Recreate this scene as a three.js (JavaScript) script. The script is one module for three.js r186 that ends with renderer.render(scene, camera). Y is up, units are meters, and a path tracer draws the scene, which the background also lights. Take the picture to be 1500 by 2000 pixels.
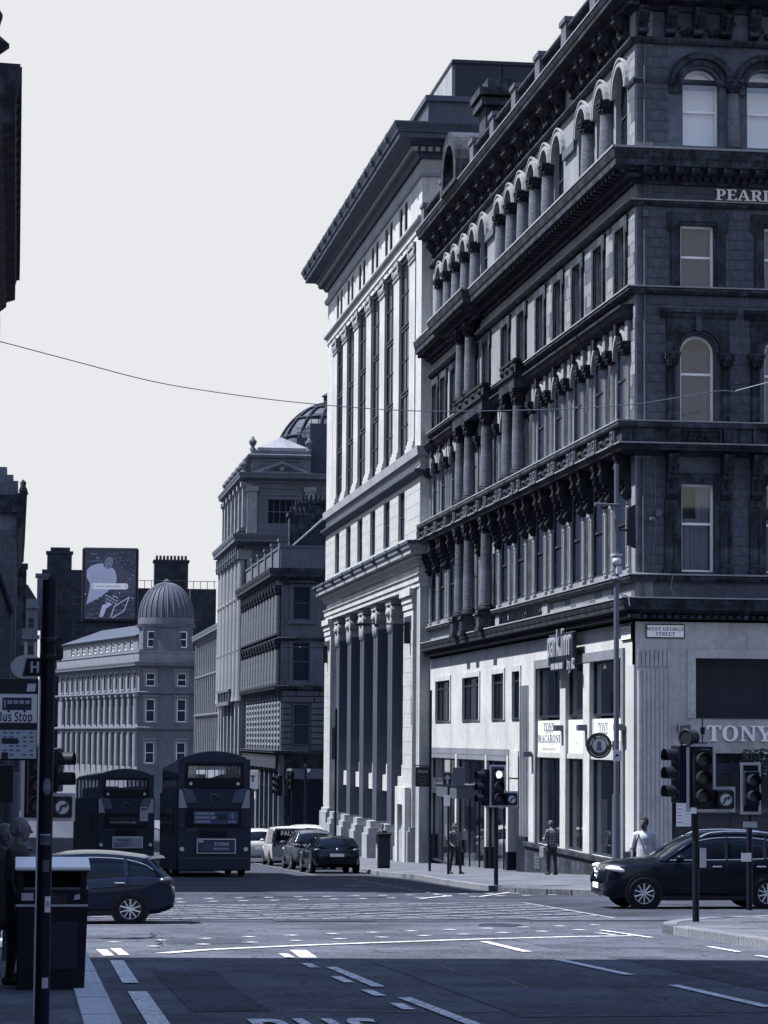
import * as THREE from 'three';
import { mergeGeometries, mergeVertices, toCreasedNormals } from 'three/addons/utils/BufferGeometryUtils.js';
import { RoundedBoxGeometry } from 'three/addons/geometries/RoundedBoxGeometry.js';
import { TextGeometry } from 'three/addons/geometries/TextGeometry.js';
import { FontLoader } from 'three/addons/loaders/FontLoader.js';

// ---------------------------------------------------------------- camera, sky, sun, exposure
const scene = new THREE.Scene();
const camera = new THREE.PerspectiveCamera(21.77, 0.75, 0.5, 3000);
camera.position.set(0, 1.6, 0);
camera.rotation.set(THREE.MathUtils.degToRad(4.875), THREE.MathUtils.degToRad(-7.818), THREE.MathUtils.degToRad(0.441), 'YXZ');
const renderer = new THREE.WebGLRenderer({ antialias: true });
renderer.setSize(768, 1024);
renderer.toneMapping = THREE.LinearToneMapping;
renderer.toneMappingExposure = 2;
renderer.shadowMap.enabled = true;
{ // a hazy summer sky: pale over the roofs, blue overhead
  const W = 64, H = 256, data = new Float32Array(W * H * 4);
  const low = [0.403, 0.411, 0.427], high = [0.19, 0.285, 0.53];
  for (let j = 0; j < H; j++) {
    const el = ((j + 0.5) / H - 0.5) * 180;
    let t = Math.min(1, Math.max(0, (el - 16.5) / 36)); t = t * t * (3 - 2 * t); t = Math.pow(t, 0.6);
    for (let i = 0; i < W; i++) {
      const k = (j * W + i) * 4;
      for (let c = 0; c < 3; c++) data[k + c] = low[c] * (1 - t) + high[c] * t;
      data[k + 3] = 1;
    }
  }
  const sky = new THREE.DataTexture(data, W, H, THREE.RGBAFormat, THREE.FloatType);
  sky.mapping = THREE.EquirectangularReflectionMapping; sky.magFilter = THREE.LinearFilter; sky.minFilter = THREE.LinearFilter; sky.needsUpdate = true;
  scene.background = sky; scene.environment = sky;
}
const SUN_EL = 60, SUN_AHEAD = 10;
{
  const e = THREE.MathUtils.degToRad(SUN_EL), a = THREE.MathUtils.degToRad(SUN_AHEAD);
  const sun = new THREE.DirectionalLight(new THREE.Color().setRGB(1, 0.99, 0.972), 5);
  sun.position.set(-Math.cos(e) * Math.cos(a) * 200, Math.sin(e) * 200, -Math.cos(e) * Math.sin(a) * 200 - 80);
  sun.target.position.set(0, 0, -80);
  sun.castShadow = true; sun.shadow.mapSize.set(4096, 4096);
  Object.assign(sun.shadow.camera, { left: -160, right: 160, top: 160, bottom: -160, near: 1, far: 600 });
  scene.add(sun, sun.target);
}

// ---------------------------------------------------------------- helpers
let seed = 7;
const rnd = () => { seed = (seed * 1664525 + 1013904223) >>> 0; return seed / 4294967296; };
const rr = (a, b) => a + (b - a) * rnd();
const C = (r, g, b) => new THREE.Color().setRGB(r, g, b);
const GP = [[-200, -5], [0, 0], [42, 1.45], [52, 1.75], [83, 2.75], [96, 3.3], [119, 4.05], [150, 5.0], [260, 7.6], [600, 12], [1500, 16]];
const GK = GP.map((p) => p[0]);
function g(D) { // height of the ground at distance D down the street
  for (let i = 1; i < GP.length; i++) if (D <= GP[i][0]) { const a = GP[i - 1], b = GP[i]; return -(a[1] + (b[1] - a[1]) * (D - a[0]) / (b[0] - a[0])); }
  return -GP[GP.length - 1][1];
}
const taken = {};
function numbered(n) { const k = taken[n] = (taken[n] ?? -1) + 1; return k ? n + '_' + String(k).padStart(3, '0') : n; }
function flat(geo) { // plain position, normal, uv; uv in metres from the largest face direction
  let q = geo.index ? geo.toNonIndexed() : geo.clone();
  for (const k of Object.keys(q.attributes)) if (!['position', 'normal', 'uv', 'color'].includes(k)) q.deleteAttribute(k);
  q.morphAttributes = {};
  return q;
}
function uvm(q) {
  const p = q.attributes.position, n = q.attributes.normal, uv = new Float32Array(p.count * 2);
  for (let i = 0; i < p.count; i++) {
    const ax = Math.abs(n.getX(i)), ay = Math.abs(n.getY(i)), az = Math.abs(n.getZ(i));
    const x = p.getX(i), y = p.getY(i), z = p.getZ(i);
    if (ay > ax && ay > az) { uv[2 * i] = x; uv[2 * i + 1] = z; } else if (ax > az) { uv[2 * i] = z; uv[2 * i + 1] = y; } else { uv[2 * i] = x; uv[2 * i + 1] = y; }
  }
  q.setAttribute('uv', new THREE.BufferAttribute(uv, 2));
  return q;
}
function join(list, keepUv) {
  const a = (Array.isArray(list) ? list : [list]).map(flat);
  const col = a.some((q) => q.attributes.color);
  if (col) a.forEach((q) => { if (!q.attributes.color) q.setAttribute('color', new THREE.BufferAttribute(new Float32Array(q.attributes.position.count * 3).fill(1), 3)); });
  const m = a.length === 1 ? a[0] : mergeGeometries(a);
  if (!m) throw new Error('merge failed');
  return keepUv ? m : uvm(m);
}
const box = (x0, x1, y0, y1, z0, z1) => new THREE.BoxGeometry(Math.abs(x1 - x0), Math.abs(y1 - y0), Math.abs(z1 - z0)).translate((x0 + x1) / 2, (y0 + y1) / 2, (z0 + z1) / 2);
const rbox = (w, h, d, r = 0.02, s = 2) => new RoundedBoxGeometry(w, h, d, s, r);
const cyl = (r0, r1, h, n = 12) => new THREE.CylinderGeometry(r1, r0, h, n).translate(0, h / 2, 0);
const lathe = (pts, n = 14) => new THREE.LatheGeometry(pts.map((p) => new THREE.Vector2(p[0], p[1])), n);
const ball = (r, x = 0, y = 0, z = 0, w = 6, h = 5) => new THREE.SphereGeometry(r, w, h).translate(x, y, z);
function tube(pts, r, n = 6, seg) { return new THREE.TubeGeometry(new THREE.CatmullRomCurve3(pts.map((p) => new THREE.Vector3(...p))), seg ?? pts.length * 4, r, n); }
function bar(a, b, r, n = 6) { // straight rod between two points
  const A = new THREE.Vector3(...a), B = new THREE.Vector3(...b), d = B.clone().sub(A), L = d.length();
  const q = new THREE.CylinderGeometry(r, r, L, n).translate(0, L / 2, 0);
  q.applyQuaternion(new THREE.Quaternion().setFromUnitVectors(new THREE.Vector3(0, 1, 0), d.normalize()));
  return q.translate(A.x, A.y, A.z);
}
function poly(pts, depth, holes = [], bevel = 0) { // outline in x,y pulled out along z; front face at z = 0
  const s = new THREE.Shape(pts.map((p) => new THREE.Vector2(p[0], p[1])));
  for (const h of holes) s.holes.push(h.isPath ? h : new THREE.Path(h.map((p) => new THREE.Vector2(p[0], p[1]))));
  const q = new THREE.ExtrudeGeometry(s, { depth, bevelEnabled: bevel > 0, bevelSize: bevel, bevelThickness: bevel, bevelSegments: 1, curveSegments: 10 });
  return q.translate(0, 0, -depth);
}
const rect = (x0, x1, y0, y1) => [[x0, y0], [x1, y0], [x1, y1], [x0, y1]];
function archPts(x0, x1, y0, ys, n = 12) { // opening with a round head springing at ys
  const c = (x0 + x1) / 2, r = (x1 - x0) / 2, p = [[x0, y0], [x1, y0]];
  for (let i = 0; i <= n; i++) { const a = Math.PI * i / n; p.push([c + r * Math.cos(a), ys + r * Math.sin(a)]); }
  return p;
}
function ring(x0, x1, ys, w, depth, n = 12) { // half-round moulding over an opening
  const c = (x0 + x1) / 2, r = (x1 - x0) / 2, p = [];
  for (let i = 0; i <= n; i++) { const a = Math.PI * i / n; p.push([c + (r + w) * Math.cos(a), ys + (r + w) * Math.sin(a)]); }
  for (let i = n; i >= 0; i--) { const a = Math.PI * i / n; p.push([c + r * Math.cos(a), ys + r * Math.sin(a)]); }
  return poly(p, depth).translate(0, 0, depth);
}
function profile(pts, x0, x1) { // moulding: profile in (out, y) run along x
  const s = new THREE.Shape(pts.map((p) => new THREE.Vector2(p[0], p[1])));
  const q = new THREE.ExtrudeGeometry(s, { depth: x1 - x0, bevelEnabled: false, curveSegments: 4 });
  return q.rotateY(-Math.PI / 2).translate(x1, 0, 0); // (x->z, z->-x)
}
function mesh(name, geos, m, parent, keepUv) {
  const o = new THREE.Mesh(join(geos, keepUv), m);
  o.name = parent ? name : numbered(name); o.castShadow = o.receiveShadow = true;
  (parent ?? scene).add(o); return o;
}
function share(name, geo, m, parent, x = 0, y = 0, z = 0, ry = 0) { // a mesh that shares a ready geometry
  const o = new THREE.Mesh(geo, m); o.name = parent ? name : numbered(name); o.position.set(x, y, z); o.rotation.y = ry; o.castShadow = o.receiveShadow = true;
  (parent ?? scene).add(o); return o;
}
function thing(name, label, category, [x, y, z] = [0, 0, 0], ry = 0, group) {
  const o = new THREE.Group(); o.name = numbered(name); o.position.set(x, y, z); o.rotation.y = ry;
  o.userData = { label, category }; if (group) o.userData.group = group;
  scene.add(o); return o;
}
function tag(o, label, category, group) { o.userData = { label, category }; if (group) o.userData.group = group; return o; }
function struct(o) { o.userData = { kind: 'structure' }; return o; }
function copyOf(o, label, [x, y, z], ry = 0) { const c = o.clone(); c.name = numbered(o.name.replace(/_\d{3}$/, '')); c.position.set(x, y, z); c.rotation.y = ry; c.userData = { ...o.userData, label }; scene.add(c); return c; }

// a wall plane: x along the wall, y is world height, z outwards
class Face {
  constructor(owner, x, z, rot) { this.o = owner; this.rot = rot; this.p = new THREE.Vector3(x, 0, z).sub(owner.position); }
  place(m, x, y, z, parent) {
    if (!parent || parent === this.o) {
      const v = new THREE.Vector3(x, y, z).applyAxisAngle(new THREE.Vector3(0, 1, 0), this.rot).add(this.p);
      m.position.copy(v); m.rotation.y = this.rot; this.o.add(m);
    } else { m.position.set(x - parent.F[0], y - parent.F[1], z - parent.F[2]); parent.add(m); }
    m.F = [x, y, z]; return m;
  }
  add(name, geos, mat, parent, at = [0, 0, 0]) { const m = new THREE.Mesh(join(geos), mat); m.name = name; m.castShadow = m.receiveShadow = true; return this.place(m, ...at, parent); }
  put(name, geo, mat, x, y, z, parent) { const m = new THREE.Mesh(geo, mat); m.name = name; m.castShadow = m.receiveShadow = true; return this.place(m, x, y, z, parent); }
}

// ---------------------------------------------------------------- materials (linear base colours; the photograph is a blue-toned print)
function valueNoise(n, cells, s0) { // tileable
  const r = []; let s = s0; for (let i = 0; i < cells * cells; i++) { s = (s * 1664525 + 1013904223) >>> 0; r.push(s / 4294967296); }
  const out = new Float32Array(n * n);
  for (let j = 0; j < n; j++) for (let i = 0; i < n; i++) {
    const x = i / n * cells, y = j / n * cells, xi = x | 0, yi = y | 0; let fx = x - xi, fy = y - yi; fx = fx * fx * (3 - 2 * fx); fy = fy * fy * (3 - 2 * fy);
    const at = (a, b) => r[(b % cells) * cells + (a % cells)];
    out[j * n + i] = (at(xi, yi) * (1 - fx) + at(xi + 1, yi) * fx) * (1 - fy) + (at(xi, yi + 1) * (1 - fx) + at(xi + 1, yi + 1) * fx) * fy;
  }
  return out;
}
function texture(n, fn, rep, srgb = true) {
  const d = new Uint8Array(n * n * 4);
  for (let k = 0; k < n * n; k++) { const v = fn(k % n, (k / n) | 0, k); const a = Array.isArray(v) ? v : [v, v, v]; for (let c = 0; c < 3; c++) d[4 * k + c] = Math.max(0, Math.min(255, a[c] * 255)); d[4 * k + 3] = 255; }
  const t = new THREE.DataTexture(d, n, n); t.wrapS = t.wrapT = THREE.RepeatWrapping; t.repeat.set(rep, rep);
  t.magFilter = THREE.LinearFilter; t.minFilter = THREE.LinearMipmapLinearFilter; t.generateMipmaps = true;
  if (srgb) t.colorSpace = THREE.SRGBColorSpace; t.needsUpdate = true; return t;
}
const N = 512, n4 = valueNoise(N, 4, 1), n9 = valueNoise(N, 9, 2), n32 = valueNoise(N, 32, 3), n90 = valueNoise(N, 90, 4), n200 = valueNoise(N, 200, 5);
const streak = (() => { const a = valueNoise(N, 40, 9), o = new Float32Array(N * N); for (let j = 0; j < N; j++) for (let i = 0; i < N; i++) o[j * N + i] = a[((j >> 3) % N) * N + i]; return o; })();
const T = {
  stone: texture(N, (i, j, k) => 0.82 + 0.11 * n4[k] + 0.07 * n32[k] + 0.05 * n90[k] - 0.16 * Math.max(0, streak[k] - 0.55), 0.23),
  soot: texture(N, (i, j, k) => { const s = n9[k] * 0.5 + n32[k] * 0.3 + streak[k] * 0.25 + n90[k] * 0.15; const v = 0.42 + 0.75 * Math.max(0, s - 0.32); return v; }, 0.31),
  shadegrime: texture(N, (i, j, k) => 0.46 + 0.14 * n4[k] + 0.1 * n9[k] + 0.1 * n32[k] + 0.07 * n90[k], 0.19),  // dark mottle: mostly shade put into the stone colour, with some soot
  asphalt: texture(N, (i, j, k) => { const c = Math.abs(n9[k] - 0.5) < 0.012 && n4[k] > 0.45 ? -0.2 : 0; return 0.55 + 0.2 * n4[k] + 0.2 * n9[k] + 0.14 * n90[k] + 0.34 * (n200[k] - 0.5) + c; }, 0.17),
  patch: texture(N, (i, j, k) => 0.62 + 0.34 * n200[k] * n90[k] + 0.25 * n9[k] + 0.1 * n4[k], 0.16),
  paint: texture(N, (i, j, k) => { const w = n90[k] * 0.5 + n200[k] * 0.3 + n9[k] * 0.2; return w < 0.36 ? 0.4 : 0.78 + 0.22 * n32[k]; }, 0.5),
  bump: texture(N, (i, j, k) => 0.5 * n32[k] + 0.3 * n90[k] + 0.2 * n200[k], 0.9, false),
  rough: texture(N, (i, j, k) => n200[k], 1.4, false),
};
const M = {};
const std = (n, c, roughness = 0.85, o = {}) => (M[n] = new THREE.MeshPhysicalMaterial({ color: C(...c), roughness, specularIntensity: roughness > 0.3 ? 0.35 : 0.6, ...o }));
const bmp = { bumpMap: T.bump, bumpScale: 0.012 };
std('stone', [0.245, 0.257, 0.292], 0.9, { map: T.stone, ...bmp });
std('stone2', [0.1125, 0.126, 0.1613], 0.9, { map: T.stone, ...bmp });
std('stone3', [0.30, 0.312, 0.348], 0.9, { map: T.stone, ...bmp });
std('sooty', [0.05, 0.062, 0.093], 0.75, { map: T.soot, ...bmp });
std('sooty2', [0.085, 0.1, 0.142], 0.8, { map: T.soot, ...bmp });
std('stoneshade', [0.225, 0.262, 0.352], 0.9, { map: T.shadegrime, ...bmp });  // stone for faces out of the sun, their shade painted into the colour
std('stoneshade2', [0.205, 0.24, 0.325], 0.9, { map: T.shadegrime, ...bmp });
std('granite', [0.13, 0.145, 0.185], 0.35, { map: T.patch });
std('clad', [0.53, 0.537, 0.555], 0.7, { map: T.stone });
std('clad2', [0.2025, 0.2175, 0.255], 0.75, { map: T.stone });
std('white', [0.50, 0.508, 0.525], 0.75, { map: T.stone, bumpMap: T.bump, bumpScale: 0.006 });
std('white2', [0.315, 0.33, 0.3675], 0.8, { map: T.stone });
std('bronze', [0.0713, 0.084, 0.1237], 0.55, { map: T.stone });
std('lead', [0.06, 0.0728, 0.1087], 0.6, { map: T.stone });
std('slate', [0.027, 0.033, 0.0525], 0.8, { map: T.patch });
std('brick', [0.0525, 0.0638, 0.0975], 0.9, { map: T.stone });
std('buff', [0.2475, 0.2625, 0.3], 0.9, { map: T.stone, ...bmp });
std('buff2', [0.1162, 0.1327, 0.1725], 0.9, { map: T.stone, ...bmp });
std('whiteb', [0.475, 0.484, 0.50], 0.75, { map: T.stone, bumpMap: T.bump, bumpScale: 0.006 });
std('buff3', [0.1762, 0.1913, 0.2325], 0.9, { map: T.stone, ...bmp });
std('dark', [0.018, 0.021, 0.03], 0.9);
std('room', [0.03, 0.034, 0.046], 1);
std('blackmetal', [0.007, 0.0095, 0.019], 0.45);
std('border2', [0.255, 0.27, 0.315], 0.6);
std('frame', [0.84, 0.85, 0.87], 0.5);
std('framedark', [0.022, 0.027, 0.043], 0.5);
std('glass', [0.010, 0.0135, 0.024], 0.12, { specularIntensity: 0.14 });
std('carglass', [0.006, 0.008, 0.014], 0.05, { specularIntensity: 0.6, specularColor: C(0.62, 0.78, 1) });
std('glassblue', [0.022, 0.03, 0.052], 0.15, { specularIntensity: 0.16 });
std('curtain', [0.225, 0.24, 0.2775], 1);
std('curtain2', [0.06, 0.075, 0.12], 1);
std('blind', [0.84, 0.85, 0.87], 0.9);
std('asphalt', [0.066, 0.076, 0.108], 0.88, { map: T.asphalt, bumpMap: T.rough, bumpScale: 0.006 });
std('asphaltpale', [0.118, 0.130, 0.170], 0.9, { map: T.asphalt, bumpMap: T.rough, bumpScale: 0.006 });
std('asphaltpatch', [0.098, 0.109, 0.145], 0.9, { map: T.patch, bumpMap: T.rough, bumpScale: 0.005 });
std('asphaltdark', [0.078, 0.088, 0.122], 0.92, { map: T.asphalt, bumpMap: T.rough, bumpScale: 0.006 });
std('pave', [0.135, 0.147, 0.182], 0.9, { map: T.patch, bumpMap: T.rough, bumpScale: 0.004 });
std('kerb', [0.22, 0.232, 0.27], 0.85, { map: T.stone, ...bmp });
std('kerbpale', [0.60, 0.625, 0.69], 0.85, { map: T.stone, ...bmp });
std('kerb2', [0.19, 0.202, 0.24], 0.85, { map: T.stone, ...bmp });
std('paint', [0.74, 0.76, 0.80], 0.7, { map: T.paint });
std('wornpaint', [0.34, 0.36, 0.42], 0.8, { map: T.paint });
std('cladgrey', [0.46, 0.468, 0.49], 0.75, { map: T.stone });
std('steel', [0.0975, 0.1102, 0.15], 0.45, { metalness: 0.2 });
std('chrome', [0.75, 0.77, 0.8], 0.18, { metalness: 0.9 });
std('tyre', [0.014, 0.016, 0.021], 0.8);
std('rubber', [0.02, 0.023, 0.03], 0.6);
std('signwhite', [0.80, 0.81, 0.83], 0.5);
std('lamp', [0.7, 0.72, 0.76], 0.3);
std('lens', [0.045, 0.05, 0.07], 0.25);
M.pane = new THREE.MeshPhysicalMaterial({ color: C(0.93, 0.95, 0.98), roughness: 0.03, transmission: 1, thickness: 0, ior: 1.5, specularColor: C(0.65, 0.8, 1) });
const paintM = (c, o = {}) => new THREE.MeshPhysicalMaterial({ color: C(...c), roughness: 0.14, specularIntensity: 0.75, specularColor: C(0.62, 0.78, 1), ...o });
M.cardark = paintM([0.009, 0.014, 0.032]); M.carblack = paintM([0.004, 0.006, 0.012]); M.carwhite = paintM([0.45, 0.46, 0.48]); M.cargrey = paintM([0.07, 0.078, 0.1]);
M.busbody = paintM([0.028, 0.036, 0.064], { roughness: 0.3, specularIntensity: 0.4 });
M.bushull = paintM([0.085, 0.11, 0.18], { roughness: 0.5 }); M.busgrey = paintM([0.34, 0.365, 0.43], { roughness: 0.5 });
function print(w, h, draw, o = {}) { // flat print on a sign
  const c = document.createElement('canvas'); c.width = w; c.height = h; const x = c.getContext('2d'); draw(x, w, h);
  const t = new THREE.CanvasTexture(c); t.colorSpace = THREE.SRGBColorSpace; t.magFilter = THREE.LinearFilter;
  return new THREE.MeshStandardMaterial({ map: t, roughness: 0.6, ...o });
}
function sheet(w, h, d = 0.01) { // a thin panel whose front carries the whole print
  const q = new THREE.PlaneGeometry(w, h).translate(0, 0, d / 2 + 0.0015); return q;
}
const font = await new FontLoader().loadAsync('fonts/droid/droid_serif_bold.typeface.json');
const fontSans = await new FontLoader().loadAsync('fonts/droid/droid_sans_bold.typeface.json');
function letters(s, size, depth, f = font, cond = 1) { const q = new TextGeometry(s, { font: f, size, depth, curveSegments: 5, bevelEnabled: false }); q.scale(cond, 1, 1); q.computeBoundingBox(); return q; }

// ---------------------------------------------------------------- ground, road, pavements, markings
function strip(Ds, xl, xr, lift) { // draped sheet between two lines, X as a function of D
  const pos = [], idx = [], n = 6;
  Ds.forEach((D, k) => { for (let i = 0; i <= n; i++) { const a = xl(D), b = xr(D); pos.push(a + (b - a) * i / n, g(D) + lift, -D); }
    if (k) for (let i = 0; i < n; i++) { const q = (k - 1) * (n + 1) + i, w = k * (n + 1) + i; idx.push(q, q + 1, w + 1, q, w + 1, w); } });
  const q = new THREE.BufferGeometry(); q.setAttribute('position', new THREE.Float32BufferAttribute(pos, 3)); q.setIndex(idx); q.computeVertexNormals();
  q.setAttribute('uv', new THREE.Float32BufferAttribute(new Float32Array(pos.length / 3 * 2), 2)); return q;
}
const Dset = (a, b, step = 4) => { const s = new Set([a, b]); for (let d = Math.ceil(a / step) * step; d < b; d += step) s.add(d); GK.forEach((k) => { if (k > a && k < b) s.add(k); }); return [...s].sort((p, q) => p - q); };
struct(mesh('ground', strip(Dset(-150, 1400, 20), () => -700, () => 700, -0.02), M.asphalt));
struct(mesh('road', strip(Dset(41, 330, 3), () => -90, () => 90, -0.008), M.asphalt));
const nearRoadEnd = 46.4;
struct(mesh('approach_road', strip(Dset(-40, nearRoadEnd, 2), () => -1.4, () => 11.5, -0.003), M.asphaltpale));

const bend = (D, e, r) => (D > e - r ? r - Math.sqrt(Math.max(0, r * r - (D - e + r) ** 2)) : 0); // rounded street corner
const leftKerb = (D) => 0.75 + 0.005 * Math.min(D, 40) - bend(D, 38.5, 4.5);
const rightKerb = (D) => 10.25 + 0.0035 * (44 - D) + bend(D, 46.2, 5);
const farKerb = (D) => 12.15 + (D > 75 ? (D - 75) * 0.045 : 0) + (D < 67.5 ? (5.5 - Math.sqrt(Math.max(0, 30.25 - (67.5 - D) ** 2))) : 0);
struct(mesh('pavement', strip(Dset(-40, 38.5, 1), () => -60, (D) => leftKerb(D) - 0.02, 0.12), M.pave));
struct(mesh('pavement', strip(Dset(-40, 46.2, 1), (D) => rightKerb(D) + 0.02, () => 80, 0.12), M.pave));
struct(mesh('pavement', strip(Dset(62.1, 158, 1), (D) => farKerb(D) + 0.02, () => 90, 0.12), M.pave));
struct(mesh('pavement', strip(Dset(64, 150, 2), () => -60, (D) => 0.8 + (D - 64) * 0.01, 0.12), M.pave));
struct(mesh('pavement', strip(Dset(176, 320, 4), () => 14.5, () => 60, 0.12), M.pave));
struct(mesh('pavement', strip(Dset(165, 300, 4), () => -60, () => 1.2, 0.12), M.pave));
function kerbRun(fn, a, b, step, side, w = 0.24, variants = [M.kerb, M.kerb2, M.pave]) { // a row of kerb stones; each stone its own piece
  const root = new THREE.Group(); root.name = numbered('kerb'); root.userData = { kind: 'structure' }; scene.add(root);
  let D = a;
  while (D < b - 0.05) {
    let d1 = Math.min(b, D + step); const slope = Math.abs(fn(d1) - fn(D)) / (d1 - D); if (slope > 0.5) d1 = Math.min(b, D + step / (1 + slope * 1.3));
    const A = new THREE.Vector3(fn(D), g(D), -D), B = new THREE.Vector3(fn(d1), g(d1), -d1), L = A.distanceTo(B);
    const m = new THREE.Mesh(uvm(flat(rbox(w, 0.26, L - 0.014, 0.012, 1))), variants[(rnd() * 2.4) | 0]);
    m.name = 'kerb_stone'; m.castShadow = m.receiveShadow = true; m.position.copy(A).add(B).multiplyScalar(0.5); m.position.y += 0.005 + rr(-0.004, 0.004);
    m.position.x += side * w / 2; m.lookAt(B.clone().setX(B.x + side * w / 2).setY(B.y + 0.005)); root.add(m); D = d1;
  }
}
kerbRun(leftKerb, 14, 38.45, 1.1, -1, 0.3, [M.kerbpale, M.kerbpale, M.kerbpale]);
kerbRun(rightKerb, 24, 46.15, 0.95, 1);
kerbRun(farKerb, 62.15, 157, 1.2, 1);

function mark(pts, lift = 0.009) { // painted shape, outline in (X, D), draped on the road
  const s = new THREE.Shape(pts.map((p) => new THREE.Vector2(p[0], p[1])));
  const q = new THREE.ShapeGeometry(s); const p = q.attributes.position;
  for (let i = 0; i < p.count; i++) { const X = p.getX(i), D = p.getY(i); p.setXYZ(i, X, g(D) + lift, -D); }
  q.computeVertexNormals(); const nn = q.attributes.normal; if (nn.getY(0) < 0) { const ix = q.index.array; for (let i = 0; i < ix.length; i += 3) { const t = ix[i]; ix[i] = ix[i + 1]; ix[i + 1] = t; } q.computeVertexNormals(); }
  return q;
}
const line = (x0, d0, x1, d1, w) => { const dx = x1 - x0, dd = d1 - d0, L = Math.hypot(dx, dd), nx = -dd / L * w / 2, nd = dx / L * w / 2; const n = Math.max(1, Math.ceil(L / 3)), out = [];
  for (let i = 0; i < n; i++) { const a = i / n, b = (i + 1) / n; out.push(mark([[x0 + dx * a + nx, d0 + dd * a + nd], [x0 + dx * b + nx, d0 + dd * b + nd], [x0 + dx * b - nx, d0 + dd * b - nd], [x0 + dx * a - nx, d0 + dd * a - nd]])); } return out; };
function painted(name, geos) { const m = mesh(name, geos, /bay/.test(name) ? M.wornpaint : M.paint); m.userData = { kind: 'structure' }; return m; }
painted('stop_line', [...line(1.95, 35.2, 2.6, 36.2, 0.22), ...line(2.6, 36.2, 4.4, 37.75, 0.22), ...line(4.4, 37.75, 6.6, 39.3, 0.22), ...line(6.6, 39.3, 8.6, 40.35, 0.22), ...line(8.6, 40.35, 9.5, 40.55, 0.22)]);
for (const [a, b, c, d, w] of [[6.82, 38.6, 6.82, 35.3, 0.13], [6.8, 33.15, 6.88, 29.55, 0.13], [6.88, 27.55, 6.9, 24.0, 0.13], [3.82, 36.0, 3.72, 33.6, 0.22], [3.74, 31.5, 3.76, 27.5, 0.13], [3.76, 25.7, 3.84, 21.2, 0.13],
  [3.52, 35.0, 3.5, 33.9, 0.12], [3.54, 32.4, 3.53, 31.4, 0.12], [3.55, 29.5, 3.55, 28.3, 0.12], [3.56, 27.0, 3.57, 26.0, 0.12], [3.56, 24.9, 3.56, 24.0, 0.12],
  [1.29, 33.3, 1.25, 28.4, 0.17], [1.25, 26.9, 1.22, 22.0, 0.19], [1.2, 36.4, 1.24, 34.6, 0.14], [1.4, 36.7, 1.44, 34.7, 0.14],
  [9.5, 42.8, 9.62, 39.9, 0.1], [9.68, 36.7, 9.66, 35.1, 0.1], [9.62, 34.0, 9.62, 32.5, 0.1], [9.2, 41.8, 9.3, 40.9, 0.1]]) painted('lane_dash', line(a, b, c, d, w));
for (let i = 0; i < 13; i++) { const X = 1.4 + i * 0.7; painted('crossing_stud', line(X, 38.75 + i * 0.62 - i * i * 0.009, X + 0.12, 38.85 + i * 0.62 - i * i * 0.009, 0.2)); }
for (let i = 0; i < 11; i++) { const X = 1.9 + i * 0.72; painted('crossing_stud', line(X, 37.3 + i * 0.62 - i * i * 0.006, X + 0.12, 37.4 + i * 0.62 - i * i * 0.006, 0.2)); }
for (let i = 0; i < 14; i++) { const X = 3.5 + i * 0.72; painted('crossing_stud', line(X, 58 + i * 0.45, X + 0.2, 58.05 + i * 0.45, 0.22)); painted('crossing_stud', line(X + 0.1, 60.4 + i * 0.42, X + 0.3, 60.45 + i * 0.42, 0.22)); }
{ // hatched yellow box of the junction
  const gs = []; const a = [1.4, 48], b = [10.9, 48], c = [11, 57.5], d = [1.6, 55.5]; const lerp = (p, q, t) => [p[0] + (q[0] - p[0]) * t, p[1] + (q[1] - p[1]) * t];
  const L = (p, q) => gs.push(...line(p[0], p[1], q[0], q[1], 0.1));
  L(a, b); L(b, c); L(c, d);
  for (let i = 1; i < 7; i++) { const t = i / 7; L(lerp(a, b, t), lerp(a, d, t)); L(lerp(c, b, t), lerp(c, d, t)); L(lerp(b, a, t), lerp(b, c, t)); L(lerp(d, a, t), lerp(d, c, t)); }
  painted('box_junction_marking', gs).material = M.wornpaint;
}
for (let i = 0; i < 44; i++) { const D = 63 + i * 1.45; if (D > 127) break; const X = 10.25 + Math.max(0, D - 70) * 0.018; painted('parking_bay_dash', line(X, D, X + 0.012, D + 0.75, 0.1)); }
painted('corner_line', [...line(9.2, 60.5, 10.4, 63.4, 0.12), ...line(10.9, 62.3, 12.4, 66.4, 0.1)]);
{ // the word painted on the lane, mostly below the frame
  const q = letters('BUS', 0.42, 0.002, fontSans); const b = q.boundingBox; q.translate(-b.max.x / 2, 0, 0); q.scale(1.05, 5.2, 1); q.rotateX(-Math.PI / 2);
  const p = q.attributes.position; for (let i = 0; i < p.count; i++) { const X = 2.5 + p.getX(i), D = 20.7 - p.getZ(i), h = p.getY(i); p.setXYZ(i, X, g(D) + 0.009 + h, -D); }
  painted('bus_lane_lettering', q);
}
for (const [x0, d0, x1, d1, m] of [[4.4, 23, 6.1, 33.5, 'asphaltpatch'], [7.4, 36.5, 9.2, 40, 'asphaltpatch'], [2.2, 38.2, 3.4, 40.4, 'asphaltdark'], [6.2, 62, 9, 71, 'asphaltdark'], [4.6, 47, 6.4, 52, 'asphaltdark'], [1.6, 24, 2.3, 31, 'asphaltdark'], [9.2, 47.2, 13.5, 49, 'asphaltpatch'], [7.6, 24, 8.3, 34, 'asphaltdark']]) { const j = () => rr(-0.06, 0.06); const gs = []; const n = Math.ceil((d1 - d0) / 1.5); for (let i = 0; i < n; i++) { const a = d0 + (d1 - d0) * i / n, b = d0 + (d1 - d0) * (i + 1) / n; gs.push(mark([[x0, a], [x1, a], [x1, b], [x0, b]], 0.002)); } const o = mesh('road_patch', gs, M[m]); o.userData = { kind: 'structure' }; }
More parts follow.
